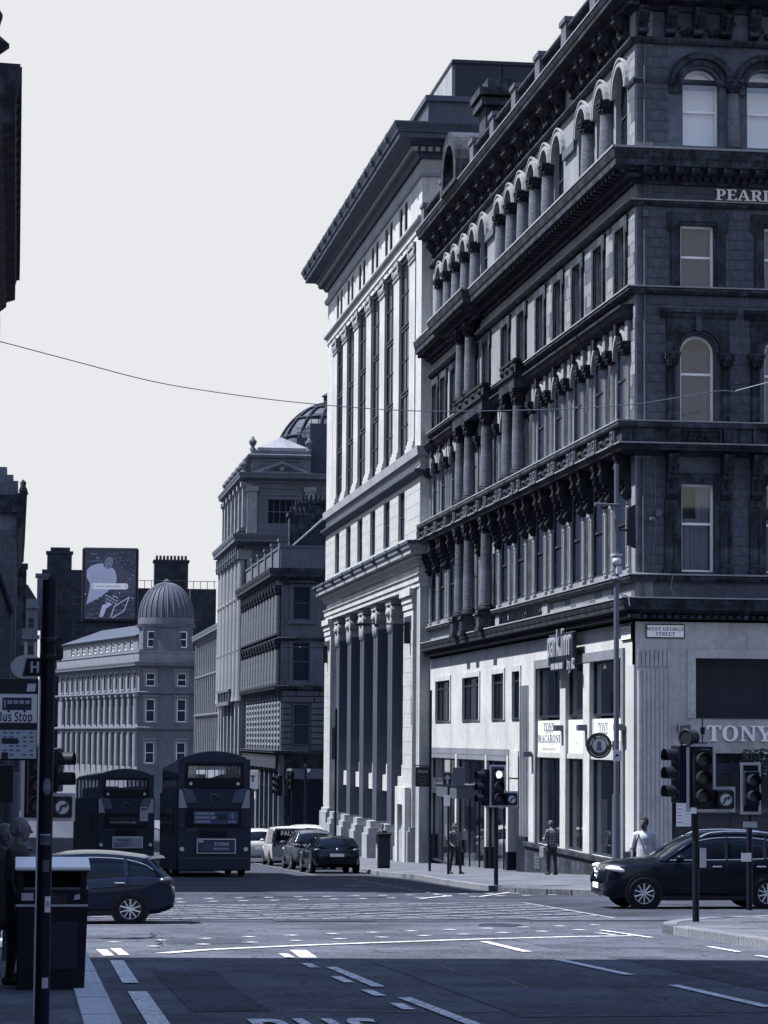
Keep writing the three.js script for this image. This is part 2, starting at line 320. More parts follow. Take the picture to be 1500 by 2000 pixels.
for (let k = 0; k < 9; k++) { const D0 = [24, 27, 30, 37, 41, 48, 55, 64, 74][k], pts = [], X0 = [2.5, 5.2, 8, 2, 6, 3, 8, 4, 9][k], along = k % 2; let a = X0, b = D0; for (let i = 0; i < 16; i++) { pts.push([a, b]); a += along ? rr(-0.08, 0.08) : rr(0.15, 0.4); b += along ? rr(0.2, 0.6) : rr(-0.18, 0.2); } const gs = []; for (let i = 0; i + 1 < pts.length; i++) gs.push(...line(pts[i][0], pts[i][1], pts[i + 1][0], pts[i + 1][1], 0.05)); const o = mesh('tar_seam', gs, M.framedark); o.position.y = -0.004; o.userData = { kind: 'structure' }; }
{ // iron covers set in the carriageway
  for (const [X, D] of [[8.2, 44.8], [5.3, 62.5], [9.3, 73]]) { const m = mesh('manhole_cover', [cyl(0.33, 0.33, 0.012, 20), new THREE.TorusGeometry(0.36, 0.02, 5, 24).rotateX(Math.PI / 2)], M.framedark); m.position.set(X, g(D) - 0.001, -D); m.userData = { kind: 'structure' }; }
}

// ---------------------------------------------------------------- building vocabulary
function sweep(prof, path) { // closed moulding profile (out, y) carried round a plan path [(X, D) ...], mitred at the corners
  const P = path.map(([x, d]) => new THREE.Vector2(x, -d)), nrm = [], off = [];
  for (let i = 0; i < P.length - 1; i++) { const d = P[i + 1].clone().sub(P[i]).normalize(); nrm.push(new THREE.Vector2(-d.y, d.x)); }
  for (let i = 0; i < P.length; i++) {
    const a = nrm[Math.max(0, i - 1)], b = nrm[Math.min(nrm.length - 1, i)], m = a.clone().add(b).normalize(); off.push(m.multiplyScalar(1 / Math.max(0.3, m.dot(a))));
  }
  const pos = [], n = prof.length, pt = (i, k) => [P[i].x + off[i].x * prof[k][0], prof[k][1], P[i].y + off[i].y * prof[k][0]];
  for (let i = 0; i < P.length - 1; i++) for (let k = 0; k < n; k++) { const k2 = (k + 1) % n, a = pt(i, k), b = pt(i + 1, k), c = pt(i + 1, k2), d = pt(i, k2); pos.push(...a, ...b, ...c, ...a, ...c, ...d); }
  const tri = THREE.ShapeUtils.triangulateShape(prof.map((p) => new THREE.Vector2(...p)), []);
  for (const [i, rev] of [[0, false], [P.length - 1, true]]) for (const t of tri) { const o = rev ? [t[0], t[1], t[2]] : [t[2], t[1], t[0]]; o.forEach((k) => pos.push(...pt(i, k))); }
  const q = new THREE.BufferGeometry(); q.setAttribute('position', new THREE.Float32BufferAttribute(pos, 3)); q.setAttribute('uv', new THREE.Float32BufferAttribute(new Float32Array(pos.length / 3 * 2), 2));
  // make the winding face outwards
  let vol = 0; for (let i = 0; i < pos.length; i += 9) vol += pos[i] * (pos[i + 4] * pos[i + 8] - pos[i + 5] * pos[i + 7]) - pos[i + 1] * (pos[i + 3] * pos[i + 8] - pos[i + 5] * pos[i + 6]) + pos[i + 2] * (pos[i + 3] * pos[i + 7] - pos[i + 4] * pos[i + 6]);
  if (vol < 0) { const a = q.attributes.position.array; for (let i = 0; i < a.length; i += 9) for (let c = 0; c < 3; c++) { const t = a[i + 3 + c]; a[i + 3 + c] = a[i + 6 + c]; a[i + 6 + c] = t; } }
  q.computeVertexNormals(); return q;
}
function world(owner, name, geos, mat, parent) { // geometry given in world coordinates, kept under its building
  const q = join(geos); q.translate(-owner.position.x, -owner.position.y, -owner.position.z);
  const m = new THREE.Mesh(q, mat); m.name = name; m.castShadow = m.receiveShadow = true; (parent ?? owner).add(m); m.F = [0, 0, 0]; return m;
}
const CORN = (y0, y1, out) => { const h = y1 - y0; return [[-0.05, y0], [out * 0.12, y0], [out * 0.2, y0 + h * 0.22], [out * 0.62, y0 + h * 0.36], [out * 0.62, y0 + h * 0.42], [out * 0.9, y0 + h * 0.46], [out * 0.9, y0 + h * 0.66], [out * 0.94, y0 + h * 0.72], [out, y0 + h * 0.92], [out, y1], [-0.05, y1 + 0.04]]; };
const STR = (y, h, out) => [[-0.04, y], [out * 0.6, y], [out, y + h * 0.45], [out, y + h * 0.8], [out * 0.7, y + h], [-0.04, y + h]];
const K = new Map();
const keep = (k, f) => { if (!K.has(k)) K.set(k, uvm(flat(f()))); return K.get(k); };
function leafCap(r, h) { // leafy column capital, base at y = 0
  const gs = [lathe([[0, 0], [r * 1.02, 0], [r * 1.12, h * 0.06], [r * 0.98, h * 0.12], [r * 1.0, h * 0.4], [r * 1.3, h * 0.8], [r * 1.3, h * 0.82], [0, h * 0.82]], 12), box(-r * 1.42, r * 1.42, h * 0.82, h, -r * 1.42, r * 1.42)];
  for (let i = 0; i < 8; i++) for (const [y, rad, s] of [[0.28, 1.12, 0.2], [0.56, 1.28, 0.22]]) { const a = (i + (y > 0.4 ? 0.5 : 0)) * Math.PI / 4; gs.push(new THREE.SphereGeometry(1, 5, 4).scale(r * s, h * 0.17, r * s).translate(Math.cos(a) * r * rad, h * y, Math.sin(a) * r * rad)); }
  for (const sx of [-1, 1]) for (const sz of [-1, 1]) gs.push(ball(r * 0.26, sx * r * 1.2, h * 0.72, sz * r * 1.2, 5, 4));
  return mergeGeometries(gs.map(flat));
}
const colBase = (r, h) => lathe([[0, 0], [r * 1.4, 0], [r * 1.4, h * 0.3], [r * 1.32, h * 0.36], [r * 1.38, h * 0.5], [r * 1.2, h * 0.64], [r * 1.16, h * 0.76], [r * 1.22, h * 0.88], [r, h], [0, h]], 14);
function column(face, u, y0, y1, z, r, mat, capMat, parent) {
  const H = y1 - y0, ch = Math.min(0.62, H * 0.19), bh = Math.min(0.3, H * 0.08);
  const sh = face.put('column', keep(`sh${r}${H.toFixed(2)}`, () => lathe([[r, bh], [r * 1.0, bh + (H - ch - bh) * 0.33], [r * 0.86, H - ch]], 16)), mat, u, y0, z, parent);
  face.put('capital', keep(`cap${r}${ch.toFixed(2)}`, () => leafCap(r * 0.86, ch)), capMat, u, y1 - ch, z, sh);
  face.put('column_base', keep(`cb${r}${bh.toFixed(2)}`, () => colBase(r, bh)), capMat, u, y0, z, sh);
  return sh;
}
function consoleGeo(w, h, d) { // scrolled bracket: back at z = 0, top at y = 0
  const s = [[0, 0], [d, 0], [d, -h * 0.08], [d * 0.9, -h * 0.16], [d * 0.98, -h * 0.26], [d * 0.86, -h * 0.4], [d * 0.55, -h * 0.52], [d * 0.34, -h * 0.66], [d * 0.42, -h * 0.82], [d * 0.3, -h * 0.95], [0, -h]];
  const gs = [profile(s, -w / 2, w / 2)];
  for (const [z, y, r] of [[0.88, 0.28, 0.2], [0.6, 0.5, 0.16], [0.42, 0.84, 0.18]]) gs.push(new THREE.CylinderGeometry(r * d, r * d, w * 1.12, 8).rotateZ(Math.PI / 2).translate(0, -h * y, d * z * 0.86));
  for (let k = 0; k < 4; k++) gs.push(ball(w * 0.26, 0, -h * (0.3 + k * 0.13), d * (0.94 - k * 0.16), 5, 4));
  return mergeGeometries(gs.map(flat));
}
function sashWindow(face, x0, x1, y0, y1, z, o = {}) { // frame with its panes
  const { arched, frame = M.frame, glass = M.glass, fw = 0.075, rail = 0.5, parent, bars } = o;
  const gs = []; const r = (x1 - x0) / 2, ys = arched ? y1 - r : y1, w = x1 - x0, cx = (x0 + x1) / 2;
  const id = `w${w.toFixed(3)}_${(y1 - y0).toFixed(3)}_${!!arched}_${fw}_${rail}_${bars ?? ''}`;
  const geo = keep(id, () => {
    const X0 = -w / 2, X1 = w / 2, H = y1 - y0, S = ys - y0;
    const outer = arched ? archPts(X0, X1, 0, S) : rect(X0, X1, 0, H), inner = arched ? archPts(X0 + fw, X1 - fw, fw, S) : rect(X0 + fw, X1 - fw, fw, H - fw);
    gs.push(poly(outer, 0.1, [inner]));
    if (rail) gs.push(box(X0 + fw, X1 - fw, H * rail - 0.035, H * rail + 0.035, -0.085, -0.012));
    if (bars) for (const b of bars) gs.push(box(X0 + w * b - 0.02, X0 + w * b + 0.02, fw, S - 0.01, -0.08, -0.02));
    return mergeGeometries(gs.map(flat));
  });
  const f = face.put('window', geo, frame, cx, y0, z, parent);
  const H = y1 - y0, S = ys - y0;
  const pg = keep(id + 'p', () => poly(arched ? archPts(-w / 2 + fw * 0.7, w / 2 - fw * 0.7, fw * 0.7, S) : rect(-w / 2 + fw * 0.7, w / 2 - fw * 0.7, fw * 0.7, H - fw * 0.7), 0.012));
  face.put('pane', pg, glass, cx, y0, z - 0.05, f);
  return f;
}
function wall(name, face, outline, holes, t, mat, parent, z = 0) { return face.add(name, poly(outline, t, holes), mat, parent, [0, 0, z]); }
function ashlar(face, x0, x1, y0, y1, ch, len, holes, mats, o = {}) { // coursed stones, each a piece of its own, standing a little proud of the wall
  const { z = 0, t = 0.03, gap = 0.014, parent, name = 'stone', jit = 0.25, max = 300 } = o; let n = 0;
  const rows = Math.round((y1 - y0) / ch), H = (y1 - y0) / rows;
  for (let r = 0; r < rows; r++) {
    const a = y0 + r * H, b = a + H; let free = [[x0, x1]];
    for (const [hx0, hx1, hy0, hy1] of holes) if (hy0 < b - 0.01 && hy1 > a + 0.01) { const out = []; for (const [p, q] of free) { if (hx1 <= p || hx0 >= q) out.push([p, q]); else { if (hx0 > p) out.push([p, hx0]); if (hx1 < q) out.push([hx1, q]); } } free = out; }
    for (const [p, q] of free) {
      if (q - p < 0.08) continue; let x = p, first = r % 2 ? len * 0.5 : len;
      while (x < q - 0.02) {
        let w = Math.min(q - x, first * rr(1 - jit, 1 + jit)); if (q - x - w < len * 0.3) w = q - x; first = len;
        const W = Math.max(0.05, Math.round((w - gap) * 20) / 20), key = `as${W}_${H.toFixed(3)}_${t}`;
        if (n++ >= max) return n;
        const m = face.put(name, keep(key, () => new THREE.BoxGeometry(1, H - gap, t)), mats[(rnd() * mats.length) | 0], x + w / 2, (a + b) / 2, z + t / 2 + rr(-0.003, 0.003), parent);
        m.scale.x = w - gap; x += w;
      }
    }
  }
  return n;
}

// ---------------------------------------------------------------- the ornate corner building
const XF = 18.5, DF = 78.7, DE = 118.9;
const pearl = thing('corner_building', 'tall ornate dark stone corner building with arcaded windows above a white shopfront', 'building', [XF, g(DF), -DF]);
{
  const A = new Face(pearl, XF, 0, -Math.PI / 2), B = new Face(pearl, 0, -DF, 0);
  const P = (name, geos, mat, parent) => world(pearl, name, geos, mat, parent);
  P('inner_core', [box(XF + 0.75, 38, -6, 25.5, -DE + 0.1, -DF - 0.75)], M.room);
  P('roof_deck', box(XF + 0.2, 39, 25.0, 25.3, -DE + 0.05, -DF - 0.2), M.slate);
  P('end_wall', [box(XF + 0.02, 39, -6, 25.2, -DE, -DE + 0.09)], M.stone2);
  // ---- street side (local x = -D)
  const W3 = [80.5, 83.7, 87.0, 90.2, 93.35, 97.0, 100.3, 104.55, 107.7, 112.6, 115.4, 117.75];
  const W4 = [80.55, 83.36, 86.21, 90.3, 92.6, 95.0, 97.35, 99.6, 101.9, 105.4, 107.8, 110.1, 112.5, 114.6, 116.7];
  const holesA = [];
  for (const d of W3) {
    holesA.push(rect(-d - 0.95, -d + 0.95, 6.85, 9.75));
    holesA.push(archPts(-d - 0.78, -d + 0.78, 11.35, 13.5));
    holesA.push(rect(-d - 0.56, -d + 0.56, 15.6, 17.5));
  }
  for (const d of W4) holesA.push(archPts(-d - 0.8, -d + 0.8, 19.75, 21.9));
  const wa = wall('street_wall', A, rect(-DE, -DF, 5.2, 25.0), holesA, 0.55, M.stone);
  for (const d of W3) {
    sashWindow(A, -d - 0.95, -d + 0.95, 6.85, 9.75, -0.04, { glass: M.glassblue, frame: M.sooty2 });
    sashWindow(A, -d - 0.78, -d + 0.78, 11.35, 14.28, -0.04, { arched: true, glass: M.glassblue, frame: M.sooty2 });
    sashWindow(A, -d - 0.56, -d + 0.56, 15.6, 17.5, -0.12, { frame: M.sooty2, glass: M.glassblue });
    // third-floor surround with ears and a stepped head
    A.add('window_surround', [poly(rect(-d - 0.86, -d + 0.86, 15.45, 17.85), 0.1, [rect(-d - 0.62, -d + 0.62, 15.52, 17.55)]).translate(0, 0, 0.1), poly(rect(-d - 0.64, -d + 0.64, 15.54, 17.58), 0.05, [rect(-d - 0.57, -d + 0.57, 15.6, 17.5)]).translate(0, 0, 0.05), box(-d - 0.98, -d - 0.86, 17.3, 17.85, 0, 0.09), box(-d + 0.86, -d + 0.98, 17.3, 17.85, 0, 0.09)], M.sooty2);
    // second floor: hood on the arch, spandrels
    A.add('arch_moulding', [ring(-d - 0.8, -d + 0.8, 13.5, 0.14, 0.12), ring(-d - 0.94, -d + 0.94, 13.5, 0.07, 0.07)], M.stone3);
    A.add('hood_mould', [profile([[0, 14.52], [0.14, 14.52], [0.3, 14.66], [0.34, 14.8], [0.42, 14.84], [0.42, 14.92], [0, 14.96]], -d - 1.52, -d + 1.52), box(-d - 0.13, -d + 0.13, 14.2, 14.54, 0, 0.24)], M.sooty);
  }
  // first and second floor pilasters with consoles and capitals
  const pil1 = keep('pil1', () => mergeGeometries([box(-0.2, 0.2, 0, 2.35, 0, 0.07), poly(rect(-0.17, 0.17, 0.3, 2.2), 0.025, [rect(-0.1, 0.1, 0.36, 2.14)]).translate(0, 0, 0.095), box(-0.24, 0.24, 0, 0.2, 0, 0.13)].map(flat)));
  const cons = keep('cons1', () => consoleGeo(0.3, 1.4, 0.48)), drop = keep('drop1', () => mergeGeometries([0, 1, 2, 3, 4].map((k) => ball(0.1 - k * 0.008, (k % 2 ? 0.05 : -0.05), -k * 0.16, 0.06, 6, 5)).map(flat)));
  const pil2 = keep('pil2', () => mergeGeometries([box(-0.13, 0.13, 0, 2.2, 0, 0.07), poly(rect(-0.1, 0.1, 0.15, 2.05), 0.025, [rect(-0.05, 0.05, 0.2, 2.0)]).translate(0, 0, 0.095)].map(flat)));
  const cap2 = keep('cap2', () => leafCap(0.17, 0.42));
  const skip = (d) => (d > 101.7 && d < 103.4) || (d > 105.8 && d < 109.4);
  for (const d of W3) for (const s of [-1.08, 1.08]) {
    const u = -d + s; if (skip(-u)) continue;
    const p1 = A.put('pilaster', pil1, M.stone3, u, 6.6, 0); A.put('console', cons, M.sooty, u, 10.32, 0.02, p1);
    const p2 = A.put('pilaster', pil2, M.stone3, u, 11.3, 0); A.put('capital', cap2, M.sooty, u, 13.42, 0.12, p2);
    A.add('spandrel_panel', poly([[u - 0.17, 13.84], [u + 0.17, 13.84], [u + 0.2, 14.5], [u - 0.2, 14.5]], 0.12).translate(0, 0, 0.12), M.stone3);
  }
  for (let i = 0; i + 1 < W3.length; i++) { const a = W3[i] + 1.3, b = W3[i + 1] - 1.3; if (b - a < 0.2) continue; A.add('pier_panel', poly(rect(-b, -a, 6.7, 8.9), 0.03).translate(0, 0, 0.03), M.sooty2); A.add('pier_panel', poly(rect(-b - 0.06, -a + 0.06, 11.36, 13.8), 0.03).translate(0, 0, 0.03), M.sooty2); }
  // columns of the projecting bay
  for (const [d, y0, y1] of [[102.6, 6.6, 10.3], [106.6, 6.6, 10.3], [108.8, 6.6, 10.3], [95.9, 11.3, 14.5], [98.05, 11.3, 14.5], [102.6, 11.3, 14.5], [106.6, 11.3, 14.5], [108.8, 11.3, 14.5], [106.6, 15.6, 18.6], [108.8, 15.6, 18.6]])
    column(A, -d, y0, y1, 0.36, 0.24, M.granite, M.sooty);
  for (const d of [102.6, 106.6, 108.8]) A.add('pedestal', [box(-d - 0.36, -d + 0.36, 5.82, 6.6, 0, 0.7), box(-d - 0.4, -d + 0.4, 5.82, 6.0, 0, 0.75), box(-d - 0.4, -d + 0.4, 6.46, 6.58, 0, 0.75)], M.sooty2);
  A.add('bay_entablature', [box(-109.3, -102.1, 14.5, 14.95, 0, 0.64), box(-98.5, -95.4, 14.5, 14.95, 0, 0.62), box(-109.4, -102, 14.95, 15.06, 0, 0.72), box(-98.6, -95.3, 14.95, 15.06, 0, 0.7)], M.sooty);
  for (const [a, b, bosses] of [[98.4, 95.5, [95.9, 97, 98]], [109.2, 102.3, [103, 104.5, 106, 107.6, 109]]]) A.add('balconette', [box(-a, -b, 15.03, 15.52, 0.42, 0.56), box(-a - 0.08, -b + 0.08, 15.5, 15.6, 0.36, 0.62), box(-a, -a + 0.15, 15.03, 15.52, 0.05, 0.44), box(-b - 0.15, -b, 15.03, 15.52, 0.05, 0.44), ...bosses.map((d) => ball(0.14, -d, 15.3, 0.56, 6, 5))], M.sooty);
  // arcade of the top floor
  for (const d of W4) {
    sashWindow(A, -d - 0.8, -d + 0.8, 19.75, 22.7, -0.16, { arched: true, glass: M.glass, frame: M.sooty2 });
    A.add('arch_moulding', [ring(-d - 0.82, -d + 0.82, 21.9, 0.12, 0.14, 14), ring(-d - 0.94, -d + 0.94, 21.9, 0.1, 0.09, 14), ring(-d - 1.04, -d + 1.04, 21.9, 0.06, 0.14, 14)], M.stone3);
  }
  for (let i = 0; i + 1 < W4.length; i++) {
    const d = (W4[i] + W4[i + 1]) / 2;
    if (W4[i + 1] - W4[i] > 3.2) { A.add('pier_band', box(-d - 0.95, -d + 0.95, 21.6, 21.9, 0, 0.12), M.stone2); continue; }
    column(A, -d, 19.62, 21.95, 0.14, 0.27, M.granite, M.sooty);
    A.put('respond', keep('resp', () => box(-0.11, 0.11, 0, 2.0, 0, 0.1)), M.stone3, -d - 0.42, 19.7, -0.3);
  }
  // ---- mouldings that turn the corner
  const bay = (o) => [[XF, DE], [XF, 112.0], [XF - o, 112.0], [XF - o, 104.9], [XF, 104.9], [XF, DF], [38, DF]];
  const runAB = [[XF, DE], [XF, DF], [38, DF]];
  P('shop_cornice', sweep(CORN(5.28, 5.86, 0.5), runAB), M.sooty);
  P('sill_band', [sweep(STR(6.42, 0.2, 0.22), runAB)], M.sooty2);
  P('balcony_ledge', [sweep(CORN(10.25, 10.55, 0.62), runAB)], M.sooty);
  P('balcony_rail', [sweep([[0.34, 11.06], [0.66, 11.06], [0.69, 11.12], [0.69, 11.2], [0.66, 11.24], [0.34, 11.24]], runAB)], M.sooty2);
  P('storey_string', [sweep(STR(15.22, 0.2, 0.26), runAB), sweep(STR(17.95, 0.16, 0.2), runAB)], M.sooty2);
  P('main_cornice', [sweep(CORN(18.62, 19.55, 0.88), bay(0.3))], M.sooty2);
  P('main_cornice_highlight', [sweep([[0, 19.58], [0.91, 19.555], [0.91, 19.62], [0, 19.74]], bay(0.3))], M.stone3);  // pale edge strip painting the sunlit lip of the cornice
  P('top_string', sweep(STR(23.02, 0.2, 0.2), runAB), M.sooty2); P('impost_string', sweep(STR(21.78, 0.16, 0.08), [[XF, DF + 0.9], [XF, DF], [38, DF]]), M.sooty2);
  for (const [y, o] of [[6.64, 0.25], [15.44, 0.29], [18.13, 0.23], [11.26, 0.71], [5.92, 0.53], [10.6, 0.65], [24.74, 0.83]]) P('highlight_fillet', sweep([[0, y - 0.03], [o, y - 0.035], [o, y + 0.008], [0, y + 0.04]], runAB), M.stone3);  // thin pale fillets added as painted highlights along the moulding edges
  P('top_cornice', [sweep(CORN(24.05, 24.7, 0.8), runAB)], M.sooty);
  P('parapet_plinth', [sweep([[0.1, 24.7], [0.5, 24.7], [0.5, 24.86], [0.1, 24.86]], runAB)], M.sooty2);
  P('parapet_rail', [sweep([[0.12, 25.5], [0.5, 25.5], [0.54, 25.56], [0.5, 25.68], [0.12, 25.68]], [[XF, DE], [XF, 112.4]]), sweep([[0.12, 25.5], [0.5, 25.5], [0.54, 25.56], [0.5, 25.68], [0.12, 25.68]], [[XF, 106.2], [XF, DF], [38, DF]])], M.sooty2);
  { // balusters, dentils and modillions: small repeated pieces
    const bal = lathe([[0.06, 0], [0.1, 0.03], [0.05, 0.1], [0.11, 0.28], [0.05, 0.5], [0.08, 0.58], [0.08, 0.64]], 7), bs = [];
    for (let d = DF + 0.3; d < 106; d += 0.3) bs.push(bal.clone().translate(XF - 0.31, 24.86, -d));
    for (let d = 112.6; d < DE; d += 0.3) bs.push(bal.clone().translate(XF - 0.31, 24.86, -d));
    for (let x = XF + 0.3; x < 24; x += 0.3) bs.push(bal.clone().translate(x, 24.86, -DF + 0.31));
    const o = P('balusters', bs, M.sooty2); o.userData.kind = 'stuff';
    const ds = [], ms = [];
    for (let d = DF - 0.5; d < DE; d += 0.24) { const e = d > 104.9 && d < 112 ? 0.3 : 0; ds.push(box(XF - 0.36 - e, XF, 18.72, 18.86, -d - 0.07, -d + 0.07)); ds.push(box(XF - 0.32, XF, 5.3, 5.4, -d - 0.06, -d + 0.06)); ds.push(box(XF - 0.36, XF, 24.1, 24.2, -d - 0.06, -d + 0.06)); }
    for (let x = XF; x < 24; x += 0.24) ds.push(box(x - 0.07, x + 0.07, 18.72, 18.86, -DF, -DF + 0.36), box(x - 0.06, x + 0.06, 5.3, 5.4, -DF, -DF + 0.32));
    P('dentils', ds, M.sooty2).userData.kind = 'stuff';
    for (let d = DF; d < DE; d += 0.52) { const e = d > 104.9 && d < 112 ? 0.3 : 0; ms.push(box(XF - 0.7 - e, XF, 18.88, 19.0, -d - 0.1, -d + 0.1)); }
    P('modillions', ms, M.sooty).userData.kind = 'stuff';
    const md = keep('mod', () => mergeGeometries([box(-0.13, 0.13, 0, 0.14, 0, 0.84), new THREE.CylinderGeometry(0.07, 0.07, 0.27, 8).rotateZ(Math.PI / 2).translate(0, 0.02, 0.78)].map(flat)));
    for (let x = XF + 0.2; x < 23.6; x += 0.5) B.put('modillion', md, M.sooty2, x, 18.87, 0);
  }
  for (let d = 82.2; d < 106; d += 4.6) A.add('parapet_pedestal', [box(-d - 0.42, -d + 0.42, 24.86, 25.75, 0.06, 0.58), box(-d - 0.5, -d + 0.5, 25.75, 25.92, 0.02, 0.64)], M.stone2);
  for (const d of [112.9, 118.4]) A.add('parapet_pedestal', [box(-d - 0.4, -d + 0.4, 24.86, 25.75, 0.06, 0.58), box(-d - 0.48, -d + 0.48, 25.75, 25.9, 0.02, 0.64)], M.stone2);
  { // rounded gable over the projecting bay, with its carving and a chimney stack behind
    const c = -109.2, pts = [[c - 1.95, 24.7]]; for (let i = 0; i <= 14; i++) { const a = Math.PI * (1 - i / 14); pts.push([c + 1.95 * Math.cos(a), 25.2 + 1.9 * Math.sin(a)]); } pts.push([c + 1.95, 24.7]);
    const inn = []; for (let i = 0; i <= 14; i++) { const a = Math.PI * i / 14; inn.push([c + 1.4 * Math.cos(a), 25.2 + 1.35 * Math.sin(a)]); } inn.push([c - 1.4, 24.9], [c + 1.4, 24.9]);
    const gb = A.add('gable', [poly(pts, 1.3, [inn]).translate(0, 0, 0.9), poly(pts.map(([x, y]) => [c + (x - c) * 0.85, 24.7 + (y - 24.7) * 0.85]), 0.3).translate(0, 0, 0.3)], M.sooty2);
    A.add('gable_carving', [...Array(16)].map((_, i) => ball(rr(0.1, 0.22), c + rr(-1.0, 1.0), 25.1 + rr(0, 0.9), 0.36, 6, 5)), M.sooty, gb);
    const ch = A.add('chimney_stack', [box(-106.2, -104.6, 24.6, 27.6, -1.4, 0.1), box(-106.5, -104.3, 27.2, 27.5, -1.6, 0.32), box(-106.6, -104.2, 27.6, 27.9, -1.7, 0.42), box(-106.1, -104.7, 27.9, 28.4, -1.3, 0.0)], M.sooty2);
  }
  // frieze consoles and carved swags under the top cornice
  const fc = keep('fcons', () => consoleGeo(0.3, 0.84, 0.5)), sw = keep('swag', () => mergeGeometries([...Array(9)].map((_, i) => ball(0.1 + 0.03 * Math.sin(i * 2.1), (i - 4) * 0.14, -0.3 * Math.cos((i - 4) * 0.38) + (i % 3) * 0.05, 0.07, 6, 5)).map(flat)));
  for (const d of W4) for (const s of [-0.95, 0.95]) A.put('frieze_console', fc, M.sooty2, -d + s, 24.1, 0.02);
  for (const d of W4) A.put('carved_swag', sw, M.sooty2, -d, 23.7, 0.02);
  // balustrade panels of the balcony
  const bp = keep('bpan', () => { const gs = [poly(rect(-0.5, 0.5, 0, 0.5), 0.06, [rect(-0.42, 0.42, 0.06, 0.44)])]; for (let i = 0; i < 7; i++) { const a = i / 7 * Math.PI * 2; gs.push(new THREE.TorusGeometry(0.1, 0.03, 4, 7).translate(Math.cos(a) * 0.24, 0.25 + Math.sin(a) * 0.11, -0.02)); } gs.push(ball(0.12, 0, 0.25, -0.01)); return mergeGeometries(gs.map(flat)); });
  const bd = keep('bped', () => mergeGeometries([box(-0.28, 0.28, 0, 0.53, -0.2, 0.07), box(-0.34, 0.34, 0, 0.12, -0.2, 0.13), poly(rect(-0.18, 0.18, 0.18, 0.46), 0.03, [rect(-0.12, 0.12, 0.24, 0.4)]).translate(0, 0, 0.1)].map(flat)));
  for (const d of W3) { A.put('balcony_panel', bp, M.sooty2, -d - 0.35, 10.56, 0.56); A.put('balcony_panel', bp, M.sooty2, -d + 0.6, 10.56, 0.56); A.put('balcony_pedestal', bd, M.stone2, -d + 1.35, 10.55, 0.56); A.put('balcony_pedestal', bd, M.stone2, -d - 1.2, 10.55, 0.56); }
  // name cut on the band
  const nm = letters('PEARL ASSURANCE BUILDINGS', 0.46, 0.05, font, 1.0); nm.translate(-nm.boundingBox.max.x / 2, 0, 0); nm.computeBoundingBox(); nm.scale(8.3 / (nm.boundingBox.max.x * 2), 1, 1);
  A.add('name_panel', box(-102.0, -91.7, 5.92, 6.4, 0, 0.1), M.stone3);
  A.add('name_lettering', nm.translate(-96.8, 5.96, 0.1), M.blackmetal);
  // stones of the street wall that can be picked out
  ashlar(A, -82.6 + 3.0, -DF + 0.02, 15.45, 17.9, 0.34, 0.6, [], [M.stone, M.stone3, M.stone2], { t: 0.02 });
  ashlar(A, -DF - 0.92, -DF + 0.02, 19.85, 21.72, 0.34, 0.5, [], [M.stone, M.stone3, M.stone2], { t: 0.02 });
  ashlar(A, -DF - 0.92, -DF + 0.02, 22.0, 22.9, 0.3, 0.5, [], [M.stone, M.stone3], { t: 0.02 });
  ashlar(A, -91.5, -DF + 0.02, 5.9, 6.38, 0.24, 1.1, [], [M.stone, M.stone3, M.stone2], { t: 0.025 });
  ashlar(A, -DF - 0.6, -DF + 0.02, 11.35, 14.5, 0.36, 0.5, [], [M.stone, M.stone3, M.stone2], { t: 0.02 });
  for (const d of [82.1, 85.35, 88.6, 91.8]) ashlar(A, -d - 0.6, -d + 0.6, 15.45, 17.9, 0.41, 0.75, [], [M.stone, M.stone3, M.stone2], { t: 0.018 });

  // ---- side facing the cross street (local x = X)
  const WX = [20.45, 23.1], hb = [], hr = [];
  const TX = (x) => (x < 22 ? 20.58 : 22.62);
  for (const x of WX) {
    hb.push(archPts(TX(x) - 0.58, TX(x) + 0.58, 19.88, 21.74)); hb.push(rect(x - 0.54, x + 0.54, 15.46, 17.4)); hb.push(archPts(x - 0.54, x + 0.54, 11.31, 13.45)); hb.push(rect(x - 0.52, x + 0.52, 6.73, 9.42));
    hr.push([x - 0.88, x + 0.88, 15.42, 17.8], [x - 1.0, x + 1.0, 11.2, 14.9], [x - 0.95, x + 0.95, 6.6, 10.3], [TX(x) - 1.02, TX(x) + 1.04, 19.7, 23.1]);
  }
  wall('side_wall', B, rect(XF + 0.551, 38, 5.2, 25.0), hb, 0.5, M.stoneshade2);
  B.add('wall_quoin', box(XF + 0.002, XF + 0.55, 5.2, 25.0, -0.5, -0.002), M.stoneshade2);
  const shadedStones = [M.stoneshade, M.stoneshade2, M.stoneshade];  // same stone as the street wall, darkened to carry this side's shade
  ashlar(B, XF + 0.06, 24.2, 15.42, 17.9, 0.3, 0.62, hr, shadedStones, { t: 0.024 });
  ashlar(B, XF + 0.06, 24.2, 11.3, 15.2, 0.3, 0.62, hr, shadedStones, { t: 0.024 });
  ashlar(B, XF + 0.06, 24.2, 6.64, 10.2, 0.3, 0.66, hr, shadedStones, { t: 0.024 });
  ashlar(B, XF + 0.06, 24.2, 19.95, 22.95, 0.33, 0.7, hr, shadedStones, { t: 0.024 });
  ashlar(B, XF + 0.06, 24.2, 18.15, 18.6, 0.22, 0.9, [], shadedStones, { t: 0.02 });
